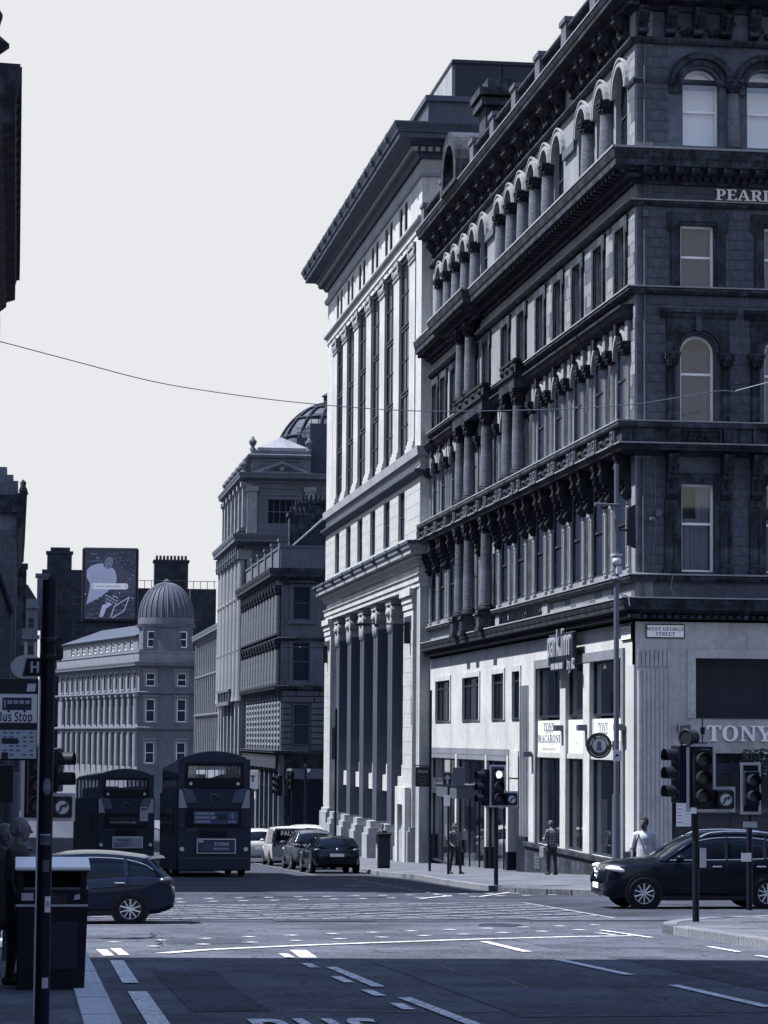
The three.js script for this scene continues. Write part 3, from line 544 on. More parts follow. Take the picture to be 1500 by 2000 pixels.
  for (const x of WX) {
    const blindM = x < 22 ? M.blind : M.blind;
    sashWindow(B, TX(x) - 0.58, TX(x) + 0.58, 19.88, 22.32, -0.28, { arched: true, glass: M.pane, rail: 0.46 });
    sashWindow(B, x - 0.54, x + 0.54, 15.46, 17.4, -0.2, { glass: M.pane });
    sashWindow(B, x - 0.54, x + 0.54, 11.31, 13.99, -0.22, { arched: true, glass: M.pane, rail: 0.56 });
    sashWindow(B, x - 0.52, x + 0.52, 6.73, 9.42, -0.2, { glass: M.pane, rail: 0.55 });
    B.add('roller_blind', [poly(archPts(TX(x) - 0.55, TX(x) + 0.55, 19.95, 21.74), 0.01).translate(0, 0, -0.44)], blindM);
    const folds = (x0, x1, y0, y1, amp) => { const q = new THREE.PlaneGeometry(x1 - x0, y1 - y0, 48, 1), p = q.attributes.position; for (let i = 0; i < p.count; i++) p.setZ(i, amp * Math.sin(p.getX(i) * 38 + Math.sin(p.getX(i) * 9) * 2)); q.computeVertexNormals(); return q.translate((x0 + x1) / 2, (y0 + y1) / 2, 0); };
    B.add('net_curtain', [folds(x - 0.52, x + 0.52, 15.5, 17.3, 0.03).translate(0, 0, -0.5)], M.curtain2);
    B.add('net_curtain', [folds(x - 0.52, x + 0.52, 11.4, 13.6, 0.035).translate(0, 0, -0.5)], M.curtain2);
    B.add('net_curtain', [folds(x - 0.5, x + 0.5, 6.75, 8.4, 0.03).translate(0, 0, -0.5), folds(x + 0.05, x + 0.5, 8.4, 9.4, 0.03).translate(0, 0, -0.5)], M.curtain);
    B.add('window_surround', [poly(rect(x - 0.84, x + 0.84, 15.36, 17.78), 0.1, [rect(x - 0.6, x + 0.6, 15.46, 17.5)]).translate(0, 0, 0.1), box(x - 0.96, x - 0.84, 17.2, 17.78, 0, 0.09), box(x + 0.84, x + 0.96, 17.2, 17.78, 0, 0.09), poly(rect(x - 0.6, x + 0.6, 15.46, 17.5), 0.05, [rect(x - 0.54, x + 0.54, 15.46, 17.41)]).translate(0, 0, 0.05)], M.sooty2);
    B.add('arch_surround', [poly(rect(x - 0.98, x + 0.98, 11.25, 14.55), 0.08, [archPts(x - 0.74, x + 0.74, 11.25, 13.45)]).translate(0, 0, 0.08), ring(x - 0.58, x + 0.58, 13.45, 0.1, 0.09, 14), ring(x - 0.7, x + 0.7, 13.45, 0.06, 0.13, 14)], M.sooty2);
    B.add('hood_mould', [profile([[0, 14.5], [0.12, 14.5], [0.22, 14.62], [0.3, 14.66], [0.3, 14.76], [0, 14.82]], x - 1.18, x + 1.18), box(x - 0.1, x + 0.1, 14.1, 14.52, 0, 0.16)], M.sooty2);
    for (const s of [-0.86, 0.86]) { const p2 = B.put('pilaster', pil2, M.sooty2, x + s, 11.25, 0.08); B.put('capital', cap2, M.sooty2, x + s, 13.0, 0.18, p2); const p1 = B.put('pilaster', pil1, M.sooty2, x + s, 6.6, 0); B.put('console', cons, M.sooty2, x + s, 10.3, 0.02, p1); }
    B.add('window_architrave', [poly(rect(x - 0.66, x + 0.66, 6.62, 9.75), 0.06, [rect(x - 0.52, x + 0.52, 6.73, 9.42)]).translate(0, 0, 0.06)], M.sooty2);
    B.add('carved_panel', [poly(rect(x - 0.62, x + 0.62, 10.56, 11.05), 0.1, [rect(x - 0.54, x + 0.54, 10.64, 10.98)]).translate(0, 0, 0.56), ...[...Array(12)].map((_, i) => ball(rr(0.05, 0.1), x + rr(-0.45, 0.45), 10.8 + rr(-0.1, 0.1), 0.5, 5, 4)), box(x - 1.05, x + 1.05, 10.55, 11.06, 0.2, 0.47)], M.sooty2);
    B.add('balcony_pedestal', [box(x - 1.08, x - 0.66, 10.55, 11.06, 0.2, 0.6), box(x + 0.66, x + 1.08, 10.55, 11.06, 0.2, 0.6)], M.sooty2);
    B.add('arch_moulding', [ring(TX(x) - 0.66, TX(x) + 0.66, 21.74, 0.16, 0.08, 16), ring(TX(x) - 0.86, TX(x) + 0.86, 21.74, 0.14, 0.16, 16), ring(TX(x) - 1.02, TX(x) + 1.02, 21.74, 0.06, 0.1, 16)], M.sooty2);
    B.add('impost_band', box(TX(x) - 1.0, TX(x) - 0.62, 21.5, 21.76, 0, 0.1), M.sooty2);
    for (let k = 0; k < 4; k++) B.put('frieze_console', fc, M.sooty2, x - 1.75 + k * 0.88, 24.1, 0.02);
    B.put('carved_swag', sw, M.sooty2, x - 0.3, 23.66, 0.02); B.put('carved_swag', sw, M.sooty2, x + 0.6, 23.66, 0.02);
  }
  column(B, 21.6, 19.66, 21.95, 0.02, 0.22, M.granite, M.sooty2);
  B.add('balcony_parapet', [box(XF - 0.2, 19.35, 10.55, 11.05, 0.2, 0.55), box(21.55, 22.0, 10.55, 11.05, 0.2, 0.55)], M.sooty2);
  P('balcony_wall', [box(XF - 0.54, XF - 0.21, 10.55, 11.05, -DF - 1.0, -DF + 0.53)], M.sooty2);
  const nl = letters('PEARL', 0.34, 0.06, font, 1.15); B.add('name_lettering', nl.translate(21.0, 18.2, 0.03), M.signwhite);
  B.add('rainwater_pipe', [bar([18.78, 11.3, 0.07], [18.78, 23, 0.07], 0.032, 8), bar([18.74, 5.9, 0.07], [18.74, 10.2, 0.07], 0.032, 8), box(18.7, 18.86, 17.6, 17.8, 0.02, 0.18)], M.stone2);
  B.add('wall_cable', [tube([[19.1, 10.2, 0.05], [19.12, 8.2, 0.06], [19.1, 6.7, 0.05], [19.55, 6.68, 0.06]], 0.012, 4), tube([[19.6, 6.6, 0.25], [19.6, 5.95, 0.3], [23.5, 5.9, 0.4]], 0.012, 4)], M.stone3);
  B.add('junction_box', [rbox(0.2, 0.22, 0.12, 0.02).translate(19.2, 8.5, 0.06), rbox(0.14, 0.1, 0.3, 0.02).translate(18.98, 8.3, 0.15)], M.steel);

  // ---- pale shopfront below
  const holesS = [rect(-93.95, -80.35, -2.05, 4.15)];
  for (const [a, b] of [[117.2, 113.3], [110, 106], [103, 100.5], [98.7, 97.2]]) holesS.push(rect(-a, -b, 2.37, 4.16));
  wall('shop_wall', A, [[-DE, 1.0], [-95.6, 1.0], [-95.6, -4.2], [-DF, -3.2], [-DF, 5.28], [-DE, 5.28]], holesS, 0.4, M.clad);
  for (const [a, b] of [[117.2, 113.3], [110, 106], [103, 100.5], [98.7, 97.2]]) {
    sashWindow(A, -a, -b, 2.37, 4.16, -0.05, { frame: M.framedark, glass: M.glass, rail: 0.8, bars: [0.3, 0.7] });
    A.add('window_architrave', poly(rect(-a - 0.18, -b + 0.18, 2.37, 4.36), 0.05, [rect(-a, -b, 2.37, 4.16)]).translate(0, 0, 0.05), M.white);
  }
  A.add('shopfront_frame', [poly(rect(-94.25, -80.05, -2.05, 4.45), 0.08, [rect(-93.95, -80.35, -2.05, 4.15)]).translate(0, 0, 0.08)], M.clad2);
  for (const [a, b] of [[89.67, 88.75], [85.93, 84.95]]) A.add('shop_pier', box(-a, -b, -2.05, 4.15, -0.34, 0.06), M.clad);
  for (const [a, b, tx] of [[93.95, 89.67, 0], [88.75, 85.93, 1], [84.95, 80.35, 2]]) {
    sashWindow(A, -a, -b, 2.4, 4.15, -0.08, { frame: M.framedark, glass: M.pane, rail: 0, bars: a - b > 3.5 ? [0.62] : [0.9] });
    sashWindow(A, -a, -b, -2.05, 1.0, -0.08, { frame: M.framedark, glass: M.pane, rail: 0, bars: [0.55] });
    A.add('fascia_panel', [box(-a, -b, 1.15, 2.3, -0.3, -0.03), box(-a, -b, 1.0, 1.15, -0.3, 0.0)], M.white);
  }
  A.add('plinth', [poly([[-95.6, -4.2], [-DF, -3.2], [-DF, -2.2], [-95.6, -2.2]], 0.3).translate(0, 0, 0.14), box(-95.6, -DF, -2.2, -2.06, -0.1, 0.22)], M.sooty2);
  A.add('plinth_vent', [poly(rect(-93.6, -92.6, -2.95, -2.5), 0.02).translate(0, 0, 0.16), ...[0, 1, 2, 3].map((k) => box(-93.55, -92.65, -2.9 + k * 0.11, -2.84 + k * 0.11, 0.15, 0.18))], M.steel);
  // ground-floor glazing of the far shop
  const mull = [118.9, 111.8, 104.6, 99.9, 97.5];
  for (let i = 0; i + 1 < mull.length - 1; i++) {
    sashWindow(A, -mull[i] + 0.5, -mull[i + 1] + 0.1, -3.75, 0.8, -0.06, { frame: M.framedark, glass: M.pane, rail: 0.66, bars: [0.36, 0.7] });
  }
  for (const m of mull.slice(0, 4)) A.add('shop_mullion', box(-m + 0.12, -m + 0.5, -2.6, 1.0, -0.35, 0.05), M.clad), A.add('mullion_foot', box(-m + 0.1, -m + 0.52, -4.2, -2.6, -0.35, 0.07), M.blackmetal);
  A.add('transom_band', [box(-DE, -99.3, 0.8, 1.0, -0.3, 0.02), box(-DE, -99.4, 1.0, 1.25, 0, 0.03)], M.clad2);
  A.add('notice_panel', [box(-99.2, -97.5, 0.2, 1.2, -0.1, 0.04), box(-99.2, -97.5, -0.45, 0.14, -0.1, 0.03)], M.clad);
  A.add('service_door', box(-99.2, -97.5, -4.2, -0.46, -0.4, -0.25), M.framedark);
  A.add('pilaster_base', box(-97.4, -95.7, -4.2, -2.0, -0.3, 0.1), M.blackmetal);
  A.add('pilaster_strip', [...[0, 1, 2, 3, 4].map((k) => box(-97.1 + k * 0.3, -96.95 + k * 0.3, -1.9, 3.6, 0, 0.06)), box(-97.2, -95.6, -1.9, 3.6, 0, 0.03)], M.clad2);
  const cn = A.add('door_canopy', [box(-110.6, -105.5, -0.75, -0.25, 0.1, 1.0), box(-110.7, -105.4, -0.25, -0.2, 0.05, 1.05)], M.steel);
  A.add('fascia_band', [box(-118.6, -111.9, -0.75, -0.1, -0.1, 0.12), box(-104.3, -100.1, -1.0, -0.4, -0.1, 0.1)], M.sooty2);
  // fluted corner
  const flA = []; for (let k = 0; k < 7; k++) flA.push(new THREE.CylinderGeometry(0.06, 0.06, 5.6, 6, 1, true).translate(-DF - 0.12 - k * 0.13, 1.1, 0.0)); A.add('fluting', flA, M.clad);
  A.add('black_base', [box(-DF - 1.2, -DF, -3.4, -1.75, -0.1, 0.09)], M.blackmetal);
  wall('side_shop_wall', B, rect(XF + 0.401, 38, 1.25, 5.28), [rect(20.36, 26, 2.3, 4.12)], 0.4, M.cladgrey);
  B.add('corner_pier', box(XF + 0.401, 19.62, -3.4, 1.25, -0.4, 0), M.cladgrey);
  B.add('corner_end', box(XF, XF + 0.4, -3.4, 5.28, -0.399, -0.001), M.cladgrey);
  B.add('window_architrave', poly(rect(20.1, 26.2, 2.3, 4.38), 0.05, [rect(20.36, 26, 2.3, 4.12)]).translate(0, 0, 0.05), M.cladgrey);
  for (let k = 0; k < 8; k++) B.add('flute', new THREE.CylinderGeometry(0.075, 0.075, 5.35, 8, 1, false).translate(XF + 0.13 + k * 0.132, 1.05, 0.0), M.cladgrey);
  for (let k = 0; k < 8; k++) B.add('flute_cap', box(XF + 0.06 + k * 0.132, XF + 0.16 + k * 0.132, 3.85, 4.35, 0, 0.05), M.cladgrey);
  B.add('black_base', box(XF - 0.05, 19.66, -3.4, -1.7, 0.0, 0.1), M.blackmetal);
  sashWindow(B, 20.36, 26, 2.3, 4.12, -0.2, { frame: M.framedark, glass: M.pane, rail: 0, bars: [0.4] });
  B.add('stall_riser', box(19.62, 38, -3.4, -2.2, -0.3, 0), M.blackmetal);
  sashWindow(B, 19.7, 27, -2.2, 1.22, -0.25, { frame: M.framedark, glass: M.pane, rail: 0.72, bars: [0.25, 0.5, 0.75] });
  B.add('awning_rail', [box(20.5, 27, 0.75, 0.95, 0, 0.35), bar([20.5, 0.7, 0.36], [27, 0.7, 0.36], 0.03)], M.framedark);
  // shop lettering and lamps
  B.add('shop_lettering', letters('TONY', 0.47, 0.07, font, 1.08).translate(20.68, 1.62, 0.02), M.signwhite);
  for (const [f, u, y] of [[A, -89.25, 2.02], [A, -85.45, 2.02], [A, -80.0, 2.02], [B, 19.95, 2.0], [A, -94.9, 1.1]]) f.add('wall_lamp', [rbox(0.36, 0.2, 0.3, 0.015).translate(u, y, 0.2), box(u - 0.06, u + 0.06, y - 0.05, y + 0.05, 0, 0.08)], M.steel);
  const drip = (x, s, px, py, size) => { x.font = `bold ${size}px serif`; x.textAlign = 'center'; x.fillText(s, px, py); for (let i = 0; i < 16; i++) { const q = px - size * s.length * 0.28 + (i / 16) * size * s.length * 0.58; x.fillRect(q, py - 4, 2, 6 + ((i * 37) % 17)); } };
  const sg = print(256, 128, (x, w, h) => { x.fillStyle = '#e2e4e8'; x.fillRect(0, 0, w, h); x.fillStyle = '#12161f'; drip(x, 'TONY', 128, 40, 44); drip(x, 'TONY', 129, 40, 44); drip(x, 'MACARONI', 128, 88, 44); drip(x, 'MACARONI', 129, 88, 44); x.font = 'bold 15px sans-serif'; x.fillText('PURE AND DELICIOUS', 128, 120); });
  const pane = (f, name, u, y, z, w, h, m) => { const q = new THREE.PlaneGeometry(w, h); const o = new THREE.Mesh(q, m); o.name = name; o.castShadow = o.receiveShadow = true; f.place(o, u, y, z); return o; };
  pane(A, 'sign_print', -92.0, 1.73, -0.026, 3.9, 1.1, sg);
  pane(A, 'sign_print', -82.7, 1.95, -0.026, 3.9, 0.7, print(256, 48, (x, w, h) => { x.fillStyle = '#e2e4e8'; x.fillRect(0, 0, w, h); x.fillStyle = '#12161f'; drip(x, 'TONY', 90, 34, 34); }));
  pane(A, 'sign_print', -87.3, 1.73, -0.026, 2.4, 1.1, print(128, 64, (x, w, h) => { x.fillStyle = '#e2e4e8'; x.fillRect(0, 0, w, h); x.fillStyle = '#9aa0ad'; for (let i = 0; i < 14; i++) x.fillRect(30 + (i * 29) % 70, 12 + (i * 17) % 42, 3, 2); x.fillRect(56, 44, 16, 3); }));
  pane(A, 'window_poster', -91.2, -0.6, -0.32, 0.9, 2.4, print(64, 160, (x, w, h) => { x.fillStyle = '#141a28'; x.fillRect(0, 0, w, h); x.fillStyle = '#8f96a6'; x.font = 'bold 30px sans-serif'; x.save(); x.translate(40, 150); x.rotate(-Math.PI / 2); x.fillText('AL FORNO', 0, 0); x.restore(); }));
  pane(B, 'menu_board', 19.98, -0.35, 0.03, 0.46, 1.2, print(96, 240, (x, w, h) => { x.fillStyle = '#c9ccd4'; x.fillRect(0, 0, w, h); x.fillStyle = '#2a3040'; for (let i = 0; i < 22; i++) x.fillRect(8 + (i % 2) * 44, 14 + i * 10, i % 5 === 0 ? 36 : 30, i % 4 === 0 ? 4 : 1.5); }));
  // round hanging sign
  const rs = A.add('round_sign', [new THREE.CylinderGeometry(0.4, 0.4, 0.1, 32).rotateX(Math.PI / 2).rotateY(Math.PI / 2).translate(-81.6, 1.45, 0.48), bar([-81.6, 1.45, 0], [-81.6, 1.45, 0.1], 0.03), box(-81.65, -81.55, 1.3, 1.6, 0, 0.04)], M.blackmetal);
  const rp = print(256, 256, (x) => { x.fillStyle = '#10141e'; x.fillRect(0, 0, 256, 256); x.strokeStyle = '#b8bdc8'; x.lineWidth = 5; x.beginPath(); x.arc(128, 128, 112, 0.4, 2.7); x.stroke(); x.fillStyle = '#8e95a5'; x.beginPath(); x.arc(128, 128, 72, 0, 7); x.fill(); x.fillStyle = '#39415a'; x.beginPath(); x.ellipse(128, 112, 24, 32, 0, 0, 7); x.fill(); x.fillRect(100, 140, 56, 40); x.fillStyle = '#cfd3da'; x.font = 'bold 26px sans-serif'; for (let i = 0; i < 13; i++) { const a = Math.PI * (1.02 + i * 0.08); x.save(); x.translate(128 + 90 * Math.cos(a), 128 + 90 * Math.sin(a)); x.rotate(a + Math.PI / 2); x.textAlign = 'center'; x.fillText('TONY MACARONI'[i], 0, 8); x.restore(); } });
  { const q = new THREE.CircleGeometry(0.385, 32); const o = new THREE.Mesh(q, rp); o.name = 'sign_print'; o.castShadow = o.receiveShadow = true; o.rotation.y = Math.PI / 2; rs.add(o); o.position.set(-81.6 + 0.053, 1.45, 0.48); }
  // hotel sign over the door, standing off the wall
  const hs = A.add('hotel_sign', [rbox(3.9, 0.95, 0.16, 0.05).translate(-87.9, 4.72, 0.34), rbox(2.3, 0.3, 0.14, 0.04).translate(-88.5, 4.1, 0.34), bar([-89, 4.6, 0], [-89, 4.6, 0.3], 0.04), bar([-87, 4.6, 0], [-87, 4.6, 0.3], 0.04)], M.framedark);
  const ht = letters('park inn', 0.86, 0.08, fontSans, 0.82); ht.translate(-ht.boundingBox.max.x * 0.41 / 0.82, 0, 0); ht.computeBoundingBox(); const hw = ht.boundingBox.max.x - ht.boundingBox.min.x; ht.scale(3.6 / hw, 1, 1); ht.computeBoundingBox(); A.add('sign_letters', ht.translate(-87.9 - (ht.boundingBox.max.x + ht.boundingBox.min.x) / 2, 4.42, 0.42), M.border2, hs);
  A.add('sign_letters', letters('by R', 0.36, 0.06, font).translate(-86.9, 3.95, 0.36), M.border2, hs);
  for (let k = 0; k < 3; k++) A.add('sign_block', box(-89.5 + k * 0.68, -88.9 + k * 0.68, 4.0, 4.2, 0.4, 0.42), k === 1 ? M.stone3 : M.border2, hs);
}
// street name plates
function plate(label, w, h, pos, ry, lines) {
  const t = thing('street_sign', label, 'street sign', pos, ry);
  share('plate_frame', uvm(flat(rbox(w, h, 0.03, 0.006, 1))), M.blackmetal, t, 0, 0, 0);
  share('plate_face', new THREE.PlaneGeometry(w - 0.06, h - 0.06), print(256, Math.round(256 * h / w), (x, W, H) => { x.fillStyle = '#f4f5f7'; x.fillRect(0, 0, W, H); x.fillStyle = '#10141e'; x.textAlign = 'center'; lines.forEach(([s, y, z]) => { x.font = `bold ${z}px serif`; x.fillText(s, W / 2, y * H); }); }), t, 0, 0, 0.0165);
}
plate('pale plate lettered West George Street on the shopfront corner', 1.2, 0.42, [19.42, 4.92, -DF + 0.03], 0, [['WEST GEORGE', 0.46, 35], ['STREET', 0.86, 35]]);
plate('narrow street name plate round the corner, seen edge on', 1.3, 0.46, [XF - 0.03, 4.9, -79.75], -Math.PI / 2, [['RENFIELD', 0.46, 42], ['STREET', 0.86, 40]]);

// ---------------------------------------------------------------- the pale bank building
{
  const XW = 18.0, D0 = 119.05, D1 = 156.3;
  const t = thing('bank_building', 'tall pale stone bank building with giant pilasters and a deep bracketed cornice', 'building', [XW, g(D0), -D0]);
  const A = new Face(t, XW, 0, -Math.PI / 2), P = (n, q, m, p) => world(t, n, q, m, p);
  const path = [[34, D1], [XW, D1], [XW, D0], [38, D0]];
  P('inner_core', box(XW + 1.9, 38, -7, 29.5, -D1 + 0.3, -D0 - 0.3), M.room);
  P('side_wall', box(XW + 0.02, 38, -6, 29, -D0 - 0.29, -D0 - 0.014), M.white);
  P('rear_wall', box(XW + 0.02, 38, -7, 29, -D1, -D1 + 0.29), M.white2);
  // upper storeys
  const bays = [125.0, 130.1, 135.3, 140.5, 145.5, 150.5];
  const rectWin = [[151.6, 149.6], [146.5, 144.4], [141.5, 139.4], [136.3, 134.3], [131.2, 129.0], [126.0, 123.9]];
  wall('storey_wall', A, rect(-D1, -D0, 10.4, 13.7), rectWin.map(([a, b]) => rect(-a, -b, 11.0, 13.3)), 1.2, M.white);
  for (const [a, b] of rectWin) sashWindow(A, -a, -b, 11.0, 13.3, -0.12, { frame: M.framedark, glass: M.glassblue, rail: 0.5 });
  ashlar(A, -D1 + 0.03, -D0 - 0.03, 10.55, 13.55, 0.6, 1.5, rectWin.map(([a, b]) => [-a - 0.02, -b + 0.02, 11.0, 13.3]), [M.white, M.whiteb], { t: 0.012, gap: 0.02 });
  const pilD = [[153.3, 151.6], [148.9, 146.7], [143.8, 141.7], [138.7, 136.4], [133.4, 131.3], [128.2, 126.2], [123.1, 120.9]];
  const pilG = keep('bankpil', () => mergeGeometries([box(-0.9, 0.9, 0.55, 9.0, -0.2, 0), box(-1.02, -0.9, 0.55, 9.0, -0.2, -0.18)].map(flat)));
  const baseG = keep('bankbase', () => mergeGeometries([box(-1.12, 1.12, 0, 0.2, -0.2, 0.14), box(-1.07, 1.07, 0.2, 0.4, -0.2, 0.09), box(-1.03, 1.03, 0.4, 0.55, -0.2, 0.04)].map(flat)));
  const capG = keep('bankcap', () => { const gs = [box(-1.0, 1.0, 9.0, 9.55, -0.2, 0.02), box(-1.08, 1.08, 9.55, 9.73, -0.2, 0.12), box(-1.04, 1.04, 8.95, 9.04, -0.2, 0.06)]; for (let i = 0; i < 7; i++) gs.push(new THREE.SphereGeometry(1, 5, 4).scale(0.12, 0.22, 0.07).translate(-0.85 + i * 0.283, 9.28, 0.03)); for (const s of [-1, 1]) gs.push(new THREE.TorusGeometry(0.13, 0.05, 4, 8).translate(s * 0.9, 9.4, 0.06)); return mergeGeometries(gs.map(flat)); });
  for (const [a, b] of pilD) { const m = A.put('pilaster', pilG, M.white, -(a + b) / 2, 14.93, 0); A.put('pilaster_base', baseG, M.white, -(a + b) / 2, 14.93, 0, m); A.put('capital', capG, M.white2, -(a + b) / 2, 14.93, 0, m); }
  A.add('end_pier', box(-120.75, -D0, 14.93, 24.66, -0.2, 0), M.white);
  A.add('end_pier', box(-D1, -153.5, 14.93, 24.66, -0.2, 0), M.white);
  for (let i = 0; i < bays.length; i++) { // tall recessed glazing between pilasters
    const a = pilD[pilD.length - 1 - i][0], b = pilD[pilD.length - 2 - i]?.[1]; if (!b) continue;
    A.add('recess_wall', box(-b, -a, 14.9, 24.7, -0.6, -0.21), M.bronze);
    for (const [y0, y1] of [[15.0, 18.0], [18.1, 21.2], [21.3, 24.5]]) sashWindow(A, -b + 0.05, -a - 0.05, y0, y1, -0.1, { frame: M.framedark, glass: M.glass, rail: 0.5, bars: [0.5], fw: 0.09 });
  }
  P('pilaster_ledge', [sweep([[-1.3, 13.7], [0, 13.7], [0, 14.45], [0.16, 14.5], [0.2, 14.9], [-1.3, 14.94]], path)], M.white2);
  P('ledge_moulding', [sweep([[0, 13.55], [0.12, 13.55], [0.3, 13.75], [0.3, 13.85], [0, 13.9]], path)], M.lead);
  { const gs = []; for (let d = D0 + 0.2; d < D1; d += 0.62) { gs.push(box(-d - 0.24, -d + 0.24, 13.96, 14.0, 0, 0.035), box(-d - 0.24, -d - 0.2, 13.96, 14.36, 0, 0.035), box(-d - 0.24, -d + 0.16, 14.32, 14.36, 0, 0.035), box(-d + 0.12, -d + 0.16, 14.12, 14.36, 0, 0.035), box(-d - 0.06, -d + 0.16, 14.12, 14.16, 0, 0.035)); } A.add('fret_band', gs, M.white2).userData.kind = 'stuff'; }
  P('upper_architrave', [sweep([[-1.3, 24.66], [0, 24.66], [0, 24.95], [0.06, 24.95], [0.06, 25.25], [-1.3, 25.25]], path)], M.white);
  { const r = []; for (let i = 0; i < 9; i++) { const a = -Math.PI / 2 + Math.PI * i / 8; r.push([0.06 + 0.17 * Math.cos(a), 25.42 + 0.17 * Math.sin(a)]); } P('roll_moulding', [sweep([[-0.1, 25.25], ...r, [-0.1, 25.59]], path)], M.white2); }
  { const rg = []; for (let d = D0 + 1; d < D1; d += 1.7) rg.push(ball(0.06, -d, 24.8, 0.02, 6, 4)); A.add('rosettes', rg, M.lead).userData.kind = 'stuff'; }
  // attic with paired slits
  const slits = []; for (const b of [...bays, 155.0, 121.3]) for (const s of [-0.85, 0.85]) if (b !== 155 && b !== 121.3) slits.push([b + s - 0.5, b + s + 0.5]);
  wall('attic_wall', A, rect(-D1, -D0, 25.59, 27.35), slits.map(([a, b]) => rect(-b, -a, 25.66, 27.15)), 0.9, M.white);
  for (const [a, b] of slits) sashWindow(A, -b, -a, 25.66, 27.15, -0.06, { frame: M.framedark, glass: M.glass, rail: 0 });
  P('frieze', [sweep([[-1, 27.35], [0.12, 27.35], [0.2, 27.5], [0.2, 27.62], [0.04, 27.66], [0.02, 28.15], [-1, 28.15]], path)], M.white2);
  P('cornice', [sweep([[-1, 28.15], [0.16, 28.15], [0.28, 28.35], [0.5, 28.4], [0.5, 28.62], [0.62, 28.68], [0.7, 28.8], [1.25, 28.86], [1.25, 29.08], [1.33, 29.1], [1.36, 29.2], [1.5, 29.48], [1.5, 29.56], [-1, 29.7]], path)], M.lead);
  { const ds = [], an = []; for (let d = D0 - 0.4; d < D1 + 0.3; d += 0.34) ds.push(box(-d - 0.1, -d + 0.1, 28.4, 28.6, 0.4, 0.6)); A.add('dentils', ds, M.white2).userData.kind = 'stuff';
    const d2 = []; for (let x = XW - 0.4; x < 26; x += 0.34) d2.push(box(x - 0.1, x + 0.1, 28.4, 28.6, -D0 + 0.4, -D0 + 0.6)); P('side_dentils', d2, M.white2).userData.kind = 'stuff';
    const ant = keep('ante', () => mergeGeometries([new THREE.SphereGeometry(0.22, 7, 5).scale(1, 1, 0.6).translate(0, 0.02, 0), box(-0.2, 0.2, -0.22, 0.0, -0.14, 0.1)].map(flat)));
    for (let d = D0 + 1.5; d < D1; d += 2.55) A.put('lion_mask', ant, M.lead, -d, 29.4, 1.44); }
  P('roof_deck', [box(XW + 0.1, 38, 29.5, 29.72, -D1 + 0.2, -D0 - 0.2)], M.slate);
  P('roof_upstand', [box(XW + 0.35, 34, 29.72, 31.0, -D1 + 3, -D0 - 0.6), box(XW + 0.2, 34, 31.0, 31.25, -D1 + 2.8, -D0 - 0.4)], M.bronze);
  { // glazed plant room on the roof, panel by panel
    const pm = P('plant_room', [box(20.1, 33.9, 31.25, 33.45, -140, -122.4)], M.lead);
    const cap = P('plant_room_coping', box(19.85, 34.1, 33.5, 33.66, -140.2, -122.05), M.framedark);
    for (const [a, b] of [[20.0, 22.25], [22.3, 23.95], [24.0, 25.7], [25.75, 27.4]]) P('cladding_panel', box(a, b, 31.3, 33.5, -122.35, -122.15), M.framedark);
    for (let k = 0; k < 6; k++) P('cladding_panel', box(19.9, 20.06, 31.3, 33.5, -122.4 - (k + 1) * 1.5, -122.45 - k * 1.5), M.white2);
  }
  // lower order
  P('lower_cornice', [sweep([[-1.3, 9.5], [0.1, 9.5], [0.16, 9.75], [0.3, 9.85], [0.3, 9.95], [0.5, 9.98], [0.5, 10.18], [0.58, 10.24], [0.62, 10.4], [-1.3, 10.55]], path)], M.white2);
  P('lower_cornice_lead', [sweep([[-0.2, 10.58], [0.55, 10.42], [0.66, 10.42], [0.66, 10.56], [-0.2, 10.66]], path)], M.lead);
  { const mk = keep('bkcons', () => mergeGeometries([box(-0.2, 0.2, -0.28, 0.14, 0, 0.14), ball(0.14, 0, -0.05, 0.14, 6, 5)].map(flat))); for (let d = D0 + 2.2; d < D1 + 0.5; d += 4.35) A.put('cornice_mask', mk, M.lead, -d, 10.42, 0.56); }
  P('lower_frieze', [sweep([[-1.3, 9.1], [-0.02, 9.1], [-0.02, 9.5], [-1.3, 9.5]], path), sweep([[-1.3, 8.52], [0, 8.52], [0, 8.76], [0.06, 8.76], [0.06, 9.02], [0.13, 9.06], [0.13, 9.1], [-1.3, 9.1]], path)], M.white);
  A.add('inscription_panel', [poly(rect(-148, -131, 9.16, 9.44), 0.02, [rect(-147.9, -131.1, 9.19, 9.41)]).translate(0, 0, 0.02)], M.white2);
  for (const [a, b] of [[124.0, 121.0], [156.3, 153.4]]) { // end antae with their blocks
    A.add('anta', [box(-a, -b, -2.6, 7.6, -1.5, 0), box(-a - 0.05, -b + 0.05, 7.6, 7.9, -1.5, 0.05), box(-a - 0.1, -b + 0.1, 7.9, 8.2, -1.5, 0.1), box(-a - 0.18, -b + 0.18, 8.2, 8.52, -1.5, 0.2)], M.white);
    for (let k = 0; k < 4; k++) A.add('carved_drop', box(-a + 0.45 + k * 0.6, -a + 0.7 + k * 0.6, 6.7, 7.3, 0, 0.05), M.bronze);
    A.add('anta_plinth', [box(-a - 0.15, -b + 0.15, g(b) - 0.6, -2.6, -1.5, 0.22), box(-a - 0.1, -b + 0.1, -2.6, -2.4, -1.5, 0.12)], M.white2);
    ashlar(A, -a + 0.02, -b - 0.02, -2.3, 6.6, 0.62, 1.5, [], [M.white, M.whiteb], { t: 0.012, gap: 0.02 });
  }
  A.add('corner_strip', [box(-120.2, -D0, g(D0) - 0.3, 8.52, -1.5, -0.05), box(-120.9, -120.2, g(D0) - 0.3, 8.52, -1.5, -0.6)], M.white2);
  const cols = [152.0, 146.6, 141.1, 135.75, 130.3];
  const colG = keep('bankcol', () => mergeGeometries([box(-0.8, 0.8, -2.6, 7.2, -0.5, 0.5)].map(flat)));
